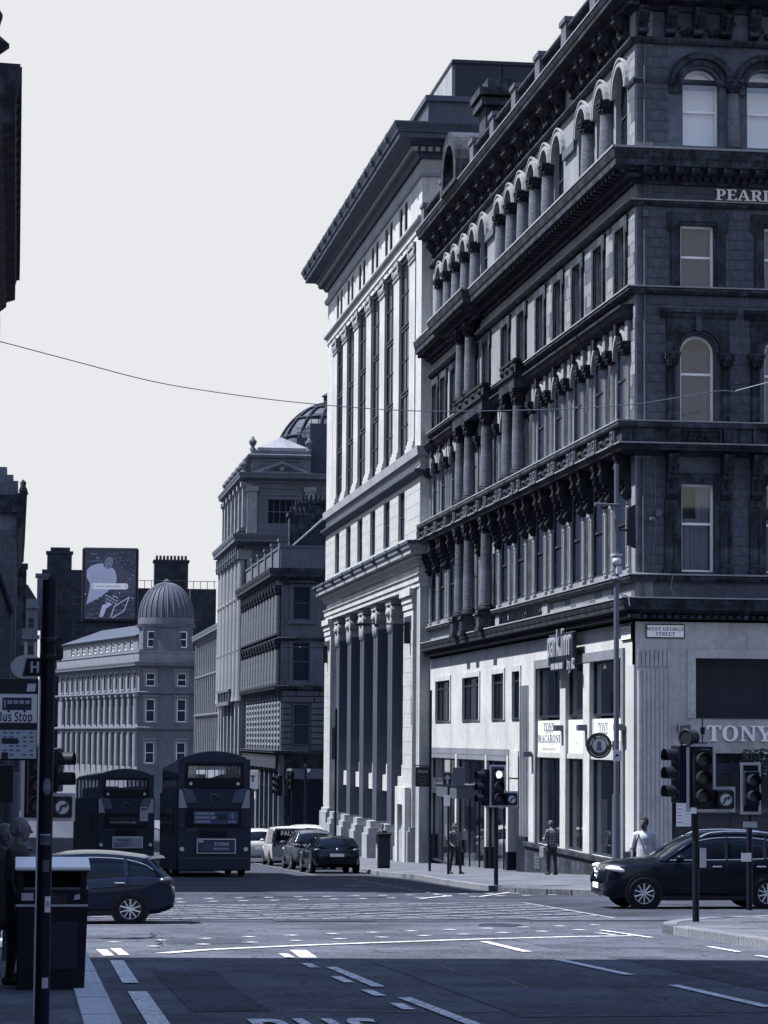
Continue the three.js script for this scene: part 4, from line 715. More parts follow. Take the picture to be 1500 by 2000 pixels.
  const colC = keep('bankcolcap', () => { const gs = [box(-0.75, 0.75, 7.2, 8.2, -0.5, 0.5), box(-0.95, 0.95, 8.2, 8.52, -0.7, 0.62)]; for (const s of [-1, 1]) gs.push(new THREE.CylinderGeometry(0.3, 0.3, 1.15, 10).rotateX(Math.PI / 2).translate(s * 0.72, 7.9, 0.02), new THREE.SphereGeometry(1, 6, 5).scale(0.18, 0.5, 0.1).translate(s * 0.55, 7.3, 0.52)); gs.push(ball(0.28, 0, 7.8, 0.5, 7, 6), new THREE.SphereGeometry(1, 6, 5).scale(0.2, 0.5, 0.12).translate(0, 7.25, 0.52)); return mergeGeometries(gs.map(flat)); });
  for (const d of cols) {
    const m = A.put('column', colG, M.bronze, -d, 0, -0.75); A.put('capital', colC, M.white2, -d, 0, -0.75, m);
    A.add('column_pedestal', [box(-d - 1.0, -d + 1.0, g(d) - 0.5, -3.2, -1.3, 0.25), box(-d - 0.92, -d + 0.92, -3.2, -2.9, -1.3, 0.16), poly([[-d - 0.85, -2.9], [-d + 0.85, -2.9], [-d + 0.8, -2.55], [-d - 0.8, -2.55]], 1.3).translate(0, 0, 0.05)], M.white2);
  }
  const edge = [156.3 - 2.9, ...cols, 124.0];
  for (let i = 0; i + 1 < edge.length; i++) {
    const a = edge[i] - (i ? 0.8 : 0), b = edge[i + 1] + (i + 1 < edge.length - 1 ? 0.8 : 0);
    A.add('recess_wall', [box(-a, -b, -5.5, 8.6, -1.9, -1.62)], M.bronze);
    for (const [y0, y1] of [[0.4, 3.9], [4.2, 8.2]]) sashWindow(A, -a + 0.2, -b - 0.2, y0, y1, -1.5, { frame: M.bronze, glass: M.glass, rail: 0.5, bars: [0.5], fw: 0.12 });
    A.add('apron', [box(-a, -b, -1.0, -0.2, -1.6, -0.55), box(-a + 0.25, -b - 0.25, -0.2, 0.35, -1.6, -0.7)], M.white);
    const wn = sashWindow(A, -a + 0.15, -b - 0.15, -3.6, -1.0, -0.95, { frame: M.white2, glass: M.glass, rail: 0.55 });
    const gr = []; for (let x = -a + 0.3; x < -b - 0.2; x += 0.28) gr.push(bar([x, -3.5, -0.8], [x, -1.1, -0.8], 0.02, 4)); for (const y of [-3.2, -2.4, -1.5]) gr.push(box(-a + 0.2, -b - 0.2, y - 0.03, y + 0.03, -0.82, -0.78));
    A.add('window_grille', gr, M.frame, wn);
    A.add('plinth', box(-a, -b, -6, -3.6, -1.6, -0.3), M.white2);
  }
  A.add('doorway', [poly(rect(-124.4, -121.2, -4.2, -0.6), 0.25, [rect(-123.6, -122.0, -4.2, -1.4)]).translate(0, 0, 0.3)], M.white);
  A.add('door', box(-123.6, -122.0, -4.3, -1.4, 0.02, 0.06), M.framedark);
  A.add('wall_lantern', [box(-121.9, -121.6, 6.0, 7.0, 0.05, 0.3), bar([-121.7, 6.9, 0.1], [-121.7, 6.9, 2.4], 0.035), ball(0.12, -121.7, 6.85, 1.6), box(-121.82, -121.58, 6.8, 6.9, 1.9, 2.6)], M.blackmetal);
  A.add('wall_lantern', [box(-154.9, -154.6, 6.0, 7.0, 0.05, 0.3), bar([-154.7, 6.9, 0.1], [-154.7, 6.9, 2.6], 0.035), ball(0.12, -154.7, 6.85, 1.6)], M.blackmetal);
}

// ---------------------------------------------------------------- buildings further down the street
function grid(face, xs, rows, w, o = {}) { for (const x of xs) for (const [y0, y1] of rows) sashWindow(face, x - w / 2, x + w / 2, y0, y1, o.z ?? -0.2, o); }
{ // dark sandstone block with attached columns
  const X = 18.25, D0 = 185.5, D1 = 214, t = thing('sandstone_block', 'dark sandstone block with ranks of slim columns beyond the pale bank', 'building', [X, g(D0), -D0]);
  const A = new Face(t, X, 0, -Math.PI / 2), B = new Face(t, 0, -D0, 0), P = (n, q, m) => world(t, n, q, m), run = [[X, D1], [X, D0], [27, D0]];
  P('inner_core', box(X + 0.6, 27, -8, 13.6, -D1 + 0.05, -D0 - 0.6), M.room);
  const ds = []; for (let d = D0 + 1.5; d < D1 - 0.8; d += 2.3) ds.push(d);
  const hs = []; for (const d of ds) { hs.push(rect(-d - 0.62, -d + 0.62, 9.1, 11.9), rect(-d - 0.62, -d + 0.62, 5.5, 8.1)); }
  wall('street_wall', A, rect(-D1, -D0, 5, 13.6), hs, 0.4, M.buff2);
  grid(A, ds.map((d) => -d), [[9.1, 11.9], [5.5, 8.1]], 1.24, { frame: M.framedark, glass: M.glass });
  for (let d = D0 + 0.35; d < D1; d += 2.3) for (const [y0, y1] of [[8.7, 12.2], [5.2, 8.4]]) column(A, -d, y0, y1, 0.2, 0.25, M.buff3, M.sooty2);
  wall('front_wall', B, rect(X + 0.401, 27, 5, 13.6), [rect(19.1, 20.3, 9.9, 12.2), rect(19.1, 20.3, 5.6, 8.3), rect(22.1, 23.3, 9.9, 12.2), rect(22.1, 23.3, 5.6, 8.3)], 0.4, M.buff2);
  B.add('quoin', box(X, X + 0.4, 5, 13.6, -0.4, -0.01), M.buff2);
  for (const x of [19.7, 22.7]) for (const [y0, y1] of [[9.9, 12.2], [5.6, 8.3]]) { sashWindow(B, x - 0.6, x + 0.6, y0, y1, -0.15, { glass: M.glassblue, frame: M.stone2 }); B.add('window_surround', [poly(rect(x - 0.85, x + 0.85, y0 - 0.1, y1 + 0.3), 0.08, [rect(x - 0.6, x + 0.6, y0, y1)]).translate(0, 0, 0.08), box(x - 0.95, x + 0.95, y0 - 0.3, y0 - 0.1, 0, 0.2), box(x - 0.95, x + 0.95, y1 + 0.3, y1 + 0.5, 0, 0.22)], M.buff2); }
  P('rusticated_wall', [box(X + 0.06, X + 0.5, 0.7, 5.02, -D1, -D0 - 0.45), box(X + 0.06, 27, 0.7, 5.02, -D0 - 0.44, -D0 - 0.05)], M.buff2);
  { const gs = []; for (let d = D0 + 1.2; d < D1; d += 2.3) for (let y = 1.1; y < 4.8; y += 0.42) gs.push(new THREE.CylinderGeometry(0.36, 0.42, 0.07, 4, 1).rotateY(Math.PI / 4).rotateX(Math.PI / 2).scale(1.35, 0.5, 1).translate(-d, y, 0.02)); A.add('diamond_blocks', gs, M.buff3).userData.kind = 'stuff'; }
  ashlar(B, X + 0.1, 21.8, 0.75, 4.95, 0.42, 2.2, [[19.05, 20.4, 1.1, 4.1]], [M.buff2, M.buff2], { t: 0.14, gap: 0.08 });
  sashWindow(B, 19.15, 20.35, 1.15, 4.0, 0.02, { glass: M.glassblue, frame: M.stone2 });
  P('string_course', [sweep(STR(8.42, 0.24, 0.3), run), sweep(CORN(4.9, 5.25, 0.5), run), sweep(CORN(0.45, 0.75, 0.5), run)], M.sooty2);
  P('cornice', sweep(CORN(12.35, 13.45, 0.95), run), M.sooty2);
  { const gs = []; for (let d = D0; d < D1; d += 0.62) gs.push(box(-d - 0.14, -d + 0.14, 12.3, 12.62, 0, 0.34)); A.add('brackets', gs, M.buff).userData.kind = 'stuff'; }
  P('parapet', [sweep([[-0.4, 13.45], [0.05, 13.45], [0.05, 14.9], [0.12, 14.95], [0.12, 15.1], [-0.4, 15.1]], run)], M.buff2);
  for (const d of [186.1, 191.5, 197, 202.5, 208]) A.add('parapet_pier', [box(-d - 0.4, -d + 0.4, 13.45, 15.4, -0.45, 0.16), box(-d - 0.48, -d + 0.48, 15.4, 15.6, -0.5, 0.22)], M.buff2);
  { const q = new THREE.BufferGeometry().setFromPoints([]); const s = new THREE.Shape([[X + 0.8, 15], [27, 15], [27, 22.2]].map((p) => new THREE.Vector2(...p))); const r = new THREE.ExtrudeGeometry(s, { depth: 20, bevelEnabled: false }).translate(0, 0, -D0 - 21); const rf = P('roof', r, M.slate);
    world(t, 'ridge_flashing', [bar([X + 0.8, 15.05, -D0 - 0.95], [27, 22.25, -D0 - 0.95], 0.09)], M.buff, rf); }
  for (const [x0, x1, y1, z, n] of [[19.3, 20.6, 17.6, 5, 4], [20.1, 21.3, 18.4, 9, 5], [20.9, 23.6, 19.2, 13, 8]]) {
    const c = P('chimney_stack', [box(x0, x1, 13, y1, -D0 - z - 1.2, -D0 - z), box(x0 - 0.12, x1 + 0.12, y1, y1 + 0.25, -D0 - z - 1.3, -D0 - z + 0.1)], M.sooty2);
    const pots = []; for (let i = 0; i < n; i++) pots.push(cyl(0.13, 0.1, 0.45, 8).translate(x0 + (i + 0.5) * (x1 - x0) / n, y1 + 0.25, -D0 - z - 0.4)); world(t, 'chimney_pots', pots, M.sooty, c).userData.kind = 'stuff';
  }
  P('shopfront', [box(X + 0.3, 27, -8, 0.5, -D1, -D0 - 0.2)], M.sooty2);
  for (let d = D0 + 0.9; d < D1 - 3; d += 3.6) sashWindow(A, -d - 2.4, -d + 0.1, -5.6, -0.6, -0.12, { frame: M.framedark, glass: M.glass, rail: 0.75, bars: [0.5] });
  for (let d = D0 + 0.2; d < D1; d += 3.6) A.add('shop_pier', box(-d - 0.5, -d + 0.1, -8, 0.5, -0.35, 0.02), M.buff2);
  P('shop_fascia', [box(X - 0.25, X + 0.3, -0.5, 0.42, -D1, -D0 - 0.3)], M.framedark);
  B.add('shop_window', box(18.8, 21.8, -5.4, -1.4, -0.19, -0.12), M.glass); B.add('fascia_sign', box(18.7, 22, -1.2, -0.5, -0.19, 0.1), M.steel);
  for (const x of [18.9, 20.2]) B.add('fascia_lamp', [cyl(0.12, 0.2, 0.25, 8).translate(x, -0.75, 0.4), bar([x, -0.5, -0.1], [x, -0.5, 0.4], 0.03)], M.frame);
}
{ // tall florid block with a glazed dome behind
  const X = 18.25, D0 = 214.1, D1 = 236, t = thing('florid_block', 'tall florid pale stone block with stacked pavilions, rising behind the columned sandstone block', 'building', [X, g(D0), -D0]);
  const A = new Face(t, X, 0, -Math.PI / 2), B = new Face(t, 0, -D0, 0), P = (n, q, m, p) => world(t, n, q, m, p), run = [[X, D1], [X, D0], [30, D0]];
  P('inner_core', box(X + 0.5, 30, -9, 22.4, -D1 + 0.05, -D0 - 0.5), M.room);
  const ds = [216.5, 220.3, 224.1, 227.9, 231.7, 234.6], rows = [[14.0, 16.9], [9.6, 12.8], [5.2, 8.4], [0.6, 4.0]];
  wall('street_wall', A, rect(-D1, -D0, -9, 22.4), [...ds.flatMap((d) => rows.map(([a, b]) => rect(-d - 0.75, -d + 0.75, a, b))), ...ds.map((d) => archPts(-d - 0.7, -d + 0.7, 19.2, 21.2))], 0.4, M.buff);
  grid(A, ds.map((d) => -d), rows, 1.5, { frame: M.framedark, glass: M.glass });
  for (const d of ds) sashWindow(A, -d - 0.7, -d + 0.7, 19.2, 21.9, -0.2, { arched: true, frame: M.framedark, glass: M.glass });
  for (const d of [214.6, 218.4, 222.2, 226, 229.8, 233.2, 235.6]) {
    A.add('giant_column', [box(-d - 0.4, -d + 0.4, -8, 4.6, 0, 0.5), lathe([[0.5, 4.6], [0.42, 5.1], [0.4, 10], [0.36, 16]], 12).translate(-d, 0, 0.35), box(-d - 0.5, -d + 0.5, 16, 16.8, 0, 0.75), ball(0.42, -d, 8.7, 0.4), ball(0.42, -d, 12.9, 0.4)], M.buff);
    A.add('attic_pier', [box(-d - 0.4, -d + 0.4, 18.6, 22.3, 0, 0.4), box(-d - 0.5, -d + 0.5, 21.9, 22.3, 0, 0.55)], M.buff);
  }
  A.add('balcony', [box(-232, -219, 4.3, 4.6, 0, 1.0), ...[219.5, 222, 225, 228, 231].map((d) => box(-d - 0.3, -d + 0.3, 4.6, 5.5, 0.7, 0.95)), box(-232, -219, 5.4, 5.6, 0.7, 1.0)], M.buff2);
  P('main_cornice', [sweep(CORN(16.8, 18.0, 1.25), run)], M.buff2);
  P('upper_cornice', [sweep(CORN(22.2, 23.0, 0.8), run)], M.buff2);
  for (let d = D0 + 0.6; d < D1; d += 1.9) A.add('cornice_bracket', [box(-d - 0.25, -d + 0.25, 16.0, 17.2, 0, 0.9), ball(0.3, -d, 16.4, 0.7)], M.buff2);
  wall('front_wall', B, rect(X + 0.401, 30, -9, 22.4), [rect(19.9, 22.9, 18.9, 20.9)], 0.4, M.buff2);
  B.add('quoin', box(X, X + 0.4, -9, 22.4, -0.4, -0.01), M.buff2);
  sashWindow(B, 19.9, 22.9, 18.9, 20.9, -0.2, { frame: M.buff2, glass: M.glass, bars: [0.16, 0.33, 0.5, 0.67, 0.84], rail: 0.5 });
  for (const x of [18.6, 23.3]) B.add('pilaster', [box(x - 0.4, x + 0.4, 18.1, 21.9, 0, 0.25), box(x - 0.5, x + 0.5, 21.5, 21.9, 0, 0.35)], M.buff);
  B.add('frieze_panel', [poly(rect(19.2, 22.9, 21.2, 21.9), 0.08, [rect(19.4, 22.7, 21.35, 21.75)]).translate(0, 0, 0.08)], M.buff2);
  // stepped attic and little pyramid roof
  const atticRun = [[18.5, 232], [18.5, D0 + 0.4], [23.4, D0 + 0.4]];
  P('attic', [box(18.6, 23.4, 22.95, 24.9, -232, -D0 - 0.5), sweep(STR(24.3, 0.3, 0.25), atticRun)], M.buff2);
  P('attic_scroll', [...[0, 1, 2, 3].map((i) => ball(0.55 - i * 0.07, 18.5 - i * 0.12 + 0.3, 23.4 + i * 0.28, -D0 - 2 - i * 4.4, 8, 6)), ...[0, 1, 2, 3, 4].map((i) => box(18.1, 18.7, 23, 24.2 - i * 0.1, -D0 - 1.5 - i * 4.2, -D0 - 0.8 - i * 4.2))], M.buff2);
  P('attic_panel', [poly(rect(19.3, 22.7, 23.2, 24.2), 0.1, [rect(19.45, 22.55, 23.35, 24.05)]).translate(0, 0, -D0 - 0.39)], M.buff2);
  { const r = new THREE.ConeGeometry(2.9, 1.1, 4, 1).rotateY(Math.PI / 4).translate(21.2, 25.75, -D0 - 3); P('pyramid_roof', [r, box(19.2, 23.2, 24.9, 25.2, -D0 - 5, -D0 - 0.9)], M.buff); }
  B.add('pediment', [poly([[18.4, 23.0], [23.6, 23.0], [21, 24.0]], 0.3, [[[19.3, 23.12], [22.7, 23.12], [21, 23.78]]]).translate(0, 0, 0.3), box(18.3, 23.7, 22.9, 23.05, 0, 0.4), ball(0.26, 21, 23.35, 0.05)], M.buff3);
  const urn = keep('urn', () => lathe([[0.26, 0], [0.26, 0.2], [0.12, 0.3], [0.3, 0.6], [0.34, 0.8], [0.16, 0.95], [0.1, 1.15], [0, 1.2]], 10));
  for (const d of [214.6, 218.4, 222.2, 226, 229.8, 233.2]) A.put('urn', urn, M.buff2, -d, 23.0, 0.3);
  for (const x of [18.7, 23.3]) B.put('urn', urn, M.buff2, x, 24.9, -0.9);
  for (const d of ds) { A.add('broken_pediment', [ring(-d - 0.95, -d + 0.95, 21.2, 0.2, 0.35, 8), box(-d - 1.2, -d + 1.2, 18.4, 18.65, 0, 0.6)], M.buff3); A.add('window_hood', [box(-d - 1.0, -d + 1.0, 17.0, 17.2, 0, 0.4), box(-d - 1.0, -d + 1.0, 12.95, 13.2, 0, 0.5), box(-d - 1.0, -d + 1.0, 8.55, 8.8, 0, 0.45)], M.buff3); }
  // brick lift block and its railings
  P('brick_block', [box(22.4, 30, 22.4, 26.2, -D0 - 9, -D0 - 2), box(23.5, 30, 26.2, 27.4, -D0 - 9, -D0 - 2)], M.brick);
  { const gs = []; for (const [x0, x1, y] of [[22.4, 23.5, 26.2], [23.5, 29, 27.4]]) { for (let x = x0 + 0.1; x < x1; x += 0.6) gs.push(bar([x, y, -D0 - 2.1], [x, y + 0.8, -D0 - 2.1], 0.03, 4)); gs.push(bar([x0, y + 0.8, -D0 - 2.1], [x1, y + 0.8, -D0 - 2.1], 0.035, 4), bar([x0, y + 0.4, -D0 - 2.1], [x1, y + 0.4, -D0 - 2.1], 0.03, 4)); } P('roof_railing', gs, M.framedark); }
  { // glazed dome: curved ribs with glass between
    const c = [26.6, 24.3, -D0 - 12], gs = [];
    for (let k = 0; k < 16; k++) { const a = k / 16 * Math.PI * 2, pts = []; for (let i = 0; i <= 8; i++) { const e = i / 8 * 1.45; pts.push([c[0] + 5.2 * Math.cos(e) * Math.cos(a), c[1] + 6.1 * Math.sin(e), c[2] + 5.2 * Math.cos(e) * Math.sin(a)]); } gs.push(tube(pts, 0.12, 5, 16)); }
    for (const e of [0.15, 0.5, 0.85, 1.15]) gs.push(new THREE.TorusGeometry(5.2 * Math.cos(e), 0.1, 5, 40).rotateX(Math.PI / 2).translate(c[0], c[1] + 6.1 * Math.sin(e), c[2]));
    const d = P('dome_ribs', gs, M.sooty2);
    world(t, 'dome_glass', new THREE.SphereGeometry(1, 32, 12, 0, Math.PI * 2, 0, Math.PI / 2).scale(5.1, 6.0, 5.1).translate(...c), M.lead, d);
    P('dome_lantern', [cyl(0.9, 0.9, 1.1, 10).translate(c[0], c[1] + 5.6, c[2]), new THREE.ConeGeometry(1.1, 0.7, 10).translate(c[0], c[1] + 7.0, c[2])], M.sooty2);
    P('dome_drum', [new THREE.CylinderGeometry(5.3, 5.3, 3.2, 32).translate(c[0], c[1] - 1.6, c[2])], M.buff2);
  }
}
{ // lower pale block with a small ribbed dome
  const X = 18.3, D0 = 236.2, D1 = 272, t = thing('pale_block', 'pale stone block with a small ribbed corner dome far down the street', 'building', [X, g(D0), -D0]);
  const A = new Face(t, X, 0, -Math.PI / 2), P = (n, q, m) => world(t, n, q, m), run = [[X, D1], [X, D0], [24, D0]];
  const ds = []; for (let d = D0 + 1.6; d < D1; d += 2.6) ds.push(d); const rows = [[8.2, 10.4], [4.4, 7.0], [0.4, 3.2]];
  wall('street_wall', A, rect(-D1, -D0, -10, 12.2), ds.flatMap((d) => rows.map(([a, b]) => rect(-d - 0.6, -d + 0.6, a, b))), 0.4, M.buff);
  grid(A, ds.map((d) => -d), rows, 1.2, { frame: M.framedark, glass: M.glass });
  P('inner_core', box(X + 0.45, 27, -10, 12, -D1, -D0 - 0.05), M.buff2);
  for (const d of ds) A.add('pilaster', box(-d - 1.5, -d - 1.1, 0, 11.0, 0, 0.22), M.buff);
  P('cornice', [sweep(CORN(10.9, 11.8, 0.7), run), sweep(STR(7.4, 0.3, 0.3), run), sweep(STR(3.6, 0.3, 0.4), run)], M.buff2);
  A.add('awning', [box(-242, -237, -0.9, 0.1, 0, 1.2)], M.frame);
  const c = [20.6, 12.1, -D0 - 3]; P('dome', [new THREE.SphereGeometry(1, 24, 10, 0, Math.PI * 2, 0, Math.PI / 2).scale(2.6, 3.4, 2.6).translate(...c), ...[...Array(12)].map((_, k) => { const a = k / 12 * Math.PI * 2, p = []; for (let i = 0; i <= 6; i++) { const e = i / 6 * 1.5; p.push([c[0] + 2.62 * Math.cos(e) * Math.cos(a), c[1] + 3.42 * Math.sin(e), c[2] + 2.62 * Math.cos(e) * Math.sin(a)]); } return tube(p, 0.1, 4, 12); })], M.lead);
  P('dome_drum', [new THREE.CylinderGeometry(2.7, 2.7, 1.6, 24).translate(c[0], c[1] - 0.8, c[2])], M.buff2);
}
{ // domed corner block closing the view
  const x0 = 15, d0 = 330, t = thing('domed_corner_block', 'pale classical corner block with a ribbed dome closing the end of the street', 'building', [x0, g(d0), -d0]);
  const B = new Face(t, 0, -d0, 0), dir = new THREE.Vector2(9.2, 43).normalize(), A = new Face(t, x0, -d0, -Math.acos(dir.x)), P = (n, q, m, p) => world(t, n, q, m, p);
  const run = [[x0 - 9.2 * 1.02, d0 + 43 * 1.02], [x0, d0], [22.4, d0], [24.5, d0 + 6]], L = 44;
  P('inner_core', box(x0 + 0.8, 24, -14, 12, -d0 - 22, -d0 - 0.5), M.buff2); A.add('rear_mass', box(-L + 0.5, -1.5, -14, 12.5, -8, -0.45), M.buff2);
  const us = []; for (let i = 0; i < 14; i++) us.push(-1.8 - i * 3.05);
  wall('street_wall', A, rect(-L, 0, -14, 10.6), us.flatMap((u) => [rect(u - 0.6, u + 0.6, 7.6, 9.6), rect(u - 0.65, u + 0.65, 3.6, 6.4), rect(u - 0.65, u + 0.65, -1.2, 1.8)]), 0.4, M.buff3);
  grid(A, us, [[7.6, 9.6]], 1.2, { frame: M.framedark, glass: M.glassblue }); grid(A, us, [[3.6, 6.4], [-1.2, 1.8]], 1.3, { frame: M.framedark, glass: M.glassblue });
  for (const u of us) { A.add('attached_column', [lathe([[0.34, 3.2], [0.3, 5], [0.26, 6.6]], 10).translate(u + 1.5, 0, 0.25), box(u + 1.1, u + 1.9, 6.6, 6.9, 0, 0.6)], M.buff3); A.add('attached_column', [lathe([[0.36, -2], [0.32, 0.2], [0.28, 2.2]], 10).translate(u + 1.5, 0, 0.25)], M.buff3); A.add('window_architrave', poly(rect(u - 0.85, u + 0.85, 7.4, 9.85), 0.12, [rect(u - 0.6, u + 0.6, 7.6, 9.6)]).translate(0, 0, 0.12), M.buff3); }
  wall('front_wall', B, rect(x0 + 0.01, 22.4, -14, 10.6), [[16.4, 20.25]].flat().flatMap((x) => [rect(x - 0.55, x + 0.55, 7.9, 9.5), rect(x - 0.6, x + 0.6, 3.5, 6.3), rect(x - 0.6, x + 0.6, -1.6, 1.0)]), 0.4, M.buff2);
  for (const x of [16.4, 20.25]) { for (const [a, b] of [[7.9, 9.5], [3.5, 6.3], [-1.6, 1.0]]) { sashWindow(B, x - 0.57, x + 0.57, a, b, -0.15, { frame: M.frame, glass: M.glassblue, fw: 0.1 }); B.add('window_surround', [poly(rect(x - 0.9, x + 0.9, a - 0.15, b + 0.3), 0.12, [rect(x - 0.58, x + 0.58, a, b)]).translate(0, 0, 0.12), box(x - 1, x + 1, b + 0.3, b + 0.5, 0, 0.3)], M.buff3); } }
  P('cornice', [sweep(CORN(10.0, 10.9, 0.8), run), sweep(STR(6.9, 0.35, 0.35), run), sweep(STR(2.5, 0.4, 0.4), run)], M.buff2);
  P('blocking_course', [sweep([[-0.5, 10.9], [0.1, 10.9], [0.1, 12.0], [0.2, 12.05], [0.2, 12.25], [-0.5, 12.25]], run)], M.buff3);
  // attic storey with little windows, roof slope
  const uw = []; for (let i = 0; i < 11; i++) uw.push(-6.5 - i * 3.2);
  wall('attic_wall', A, rect(-L, -3.2, 12.2, 14.1), uw.map((u) => rect(u - 0.7, u + 0.7, 12.6, 13.7)), 0.3, M.buff3, null, -0.6);
  grid(A, uw, [[12.6, 13.7]], 1.4, { z: -0.75, frame: M.frame, glass: M.glassblue, bars: [0.5], fw: 0.12 });
  { const s = new THREE.Shape([[0, 14.1], [0.2, 14.3], [-7, 17], [-7, 14.1]].map((p) => new THREE.Vector2(...p))); A.add('roof', profile([[-0.3, 14.05], [-0.2, 14.25], [-6, 16.4], [-6, 14.05]], -L, -3.2), M.lead); }
  // drum and dome over the corner
  const c = [18.4, 12.2, -d0 - 3.4];
  const dr = P('drum', [new THREE.CylinderGeometry(3.35, 3.45, 3.1, 28).translate(c[0], c[1] + 1.55, c[2]), new THREE.CylinderGeometry(3.75, 3.6, 0.4, 28).translate(c[0], c[1] + 3.2, c[2]), new THREE.CylinderGeometry(3.5, 3.5, 0.8, 28).translate(c[0], c[1] + 3.8, c[2])], M.buff2);
  for (const s of [-1.9, 1.9]) sashWindow(B, c[0] + s - 0.55, c[0] + s + 0.55, 12.7, 14.7, -3.4 + 2.95, { frame: M.frame, glass: M.glassblue, fw: 0.1 });
  B.add('drum_bays', [poly(rect(c[0] - 3.0, c[0] - 0.9, 12.3, 15.2), 1.2, [rect(c[0] - 2.45, c[0] - 1.35, 12.7, 14.7)]).translate(0, 0, -0.4), poly(rect(c[0] + 0.9, c[0] + 3.0, 12.3, 15.2), 1.2, [rect(c[0] + 1.35, c[0] + 2.45, 12.7, 14.7)]).translate(0, 0, -0.4)], M.buff2);
  const dy = c[1] + 4.2, rib = []; for (let k = 0; k < 28; k++) { const a = k / 28 * Math.PI * 2, p = []; for (let i = 0; i <= 8; i++) { const e = i / 8 * 1.5; p.push([c[0] + 3.44 * Math.cos(e) * Math.cos(a), dy + 4.5 * Math.sin(e), c[2] + 3.44 * Math.cos(e) * Math.sin(a)]); } rib.push(tube(p, 0.075, 4, 12)); }
  P('dome', new THREE.SphereGeometry(1, 36, 14, 0, Math.PI * 2, 0, Math.PI / 2).scale(3.4, 4.45, 3.4).translate(c[0], dy, c[2]), M.lead); P('dome_ribs', rib, M.buff2);
  P('finial', [cyl(0.6, 0.35, 0.3, 10).translate(c[0], dy + 4.4, c[2]), new THREE.ConeGeometry(0.5, 0.35, 10).translate(c[0], dy + 4.85, c[2])], M.lead);
}
function plainBlock(name, label, X0, X1, Y1, D0, D1, mat, wins) { // simple background block with its windows
  const t = thing(name, label, 'building', [X0, g(D0), -D0]); const B = new Face(t, 0, -D0, 0);
  wall('front_wall', B, rect(X0, X1, g(D0) - 1, Y1), wins.map(([x, y, w, h]) => rect(x - w / 2, x + w / 2, y, y + h)), 0.35, mat);
  world(t, 'mass', box(X0 + 0.05, X1 - 0.05, g(D0) - 1, Y1 - 0.02, -D1, -D0 - 0.36), mat);
  for (const [x, y, w, h] of wins) sashWindow(B, x - w / 2, x + w / 2, y, y + h, -0.15, { frame: M.buff2, glass: M.glassblue, fw: 0.1 });
  return { t, B };
}
{ const { t } = plainBlock('chimney_block', 'dark flat-topped block with a wide chimney stack behind the ribbed dome', 14, 31, 25, 420, 440, M.slate, [[28, 20, 1.2, 2], [17, 20, 1.2, 2]]);
  const c = world(t, 'chimney_stack', [box(21.3, 26.6, 24, 29.4, -424, -421), box(21.1, 26.8, 29.2, 29.6, -424.2, -420.8)], M.slate);
  for (let i = 0; i < 9; i++) world(t, 'chimney_pot', cyl(0.22, 0.18, 0.75, 8).translate(21.7 + i * 0.57, 29.6, -422.5), M.slate, c);
  const gs = []; for (let x = 14.2; x < 31; x += 1.1) gs.push(bar([x, 25, -420.2], [x, 26.2, -420.2], 0.05, 4)); gs.push(bar([14, 26.2, -420.2], [31, 26.2, -420.2], 0.05, 4)); world(t, 'roof_railing', gs, M.framedark);
  world(t, 'flue_pipe', bar([26.9, 15, -419.9], [26.9, 24.9, -419.9], 0.14), M.buff2);
}
{ const { t } = plainBlock('tenement_block', 'dark tenement gable with a squat chimney left of the hoarding', 3.6, 15, 27.4, 415, 435, M.slate, [[6, 22, 1.4, 2.4], [9.2, 22, 1.4, 2.4], [6, 17, 1.4, 2.4], [9.2, 17, 1.4, 2.4]]);
  world(t, 'chimney_stack', [box(4.4, 8.2, 27, 30.0, -420, -417), box(4.2, 8.4, 30.0, 30.4, -420.2, -416.8), box(4.9, 7.9, 30.4, 31, -419.8, -417.2)], M.slate); world(t, 'corner_turret', [box(2.9, 4.6, 18, 26.2, -418, -414.2), box(2.6, 4.8, 26.2, 26.7, -418.2, -414)], M.bronze); }
{ const { t, B } = plainBlock('mansard_terrace', 'distant pale terrace with slim columns left of the dark signal post', -6, 3.0, 22.0, 400, 414, M.buff2, [[-1, 17.6, 0.9, 1.6], [0.6, 17.6, 0.9, 1.6], [2.0, 17.6, 0.9, 1.6], [-1, 11.5, 0.9, 3.6], [0.6, 11.5, 0.9, 3.6], [2.0, 11.5, 0.9, 3.6], [-1, 5.5, 0.9, 4], [0.6, 5.5, 0.9, 4], [2.0, 5.5, 0.9, 4]]);
  for (const x of [-1.8, -0.2, 1.3, 2.7]) { B.add('attached_column', lathe([[0.3, 10.6], [0.27, 13], [0.24, 15.6]], 10).translate(x, 0, 0.25), M.buff); B.add('attached_column', lathe([[0.3, 4.6], [0.27, 7], [0.24, 9.6]], 10).translate(x, 0, 0.25), M.buff); }
  B.add('cornice', [box(-6, 3.3, 16, 16.6, 0, 0.7), box(-6, 3.2, 9.8, 10.3, 0, 0.5), box(-6, 3.2, 20.6, 21, 0, 0.5)], M.buff2);
  world(t, 'roof', new THREE.ExtrudeGeometry(new THREE.Shape([[-6, 22], [2.8, 22], [1.4, 24.2], [-6, 24.2]].map((p) => new THREE.Vector2(...p))), { depth: 10, bevelEnabled: false }).translate(0, 0, -411), M.slate); }
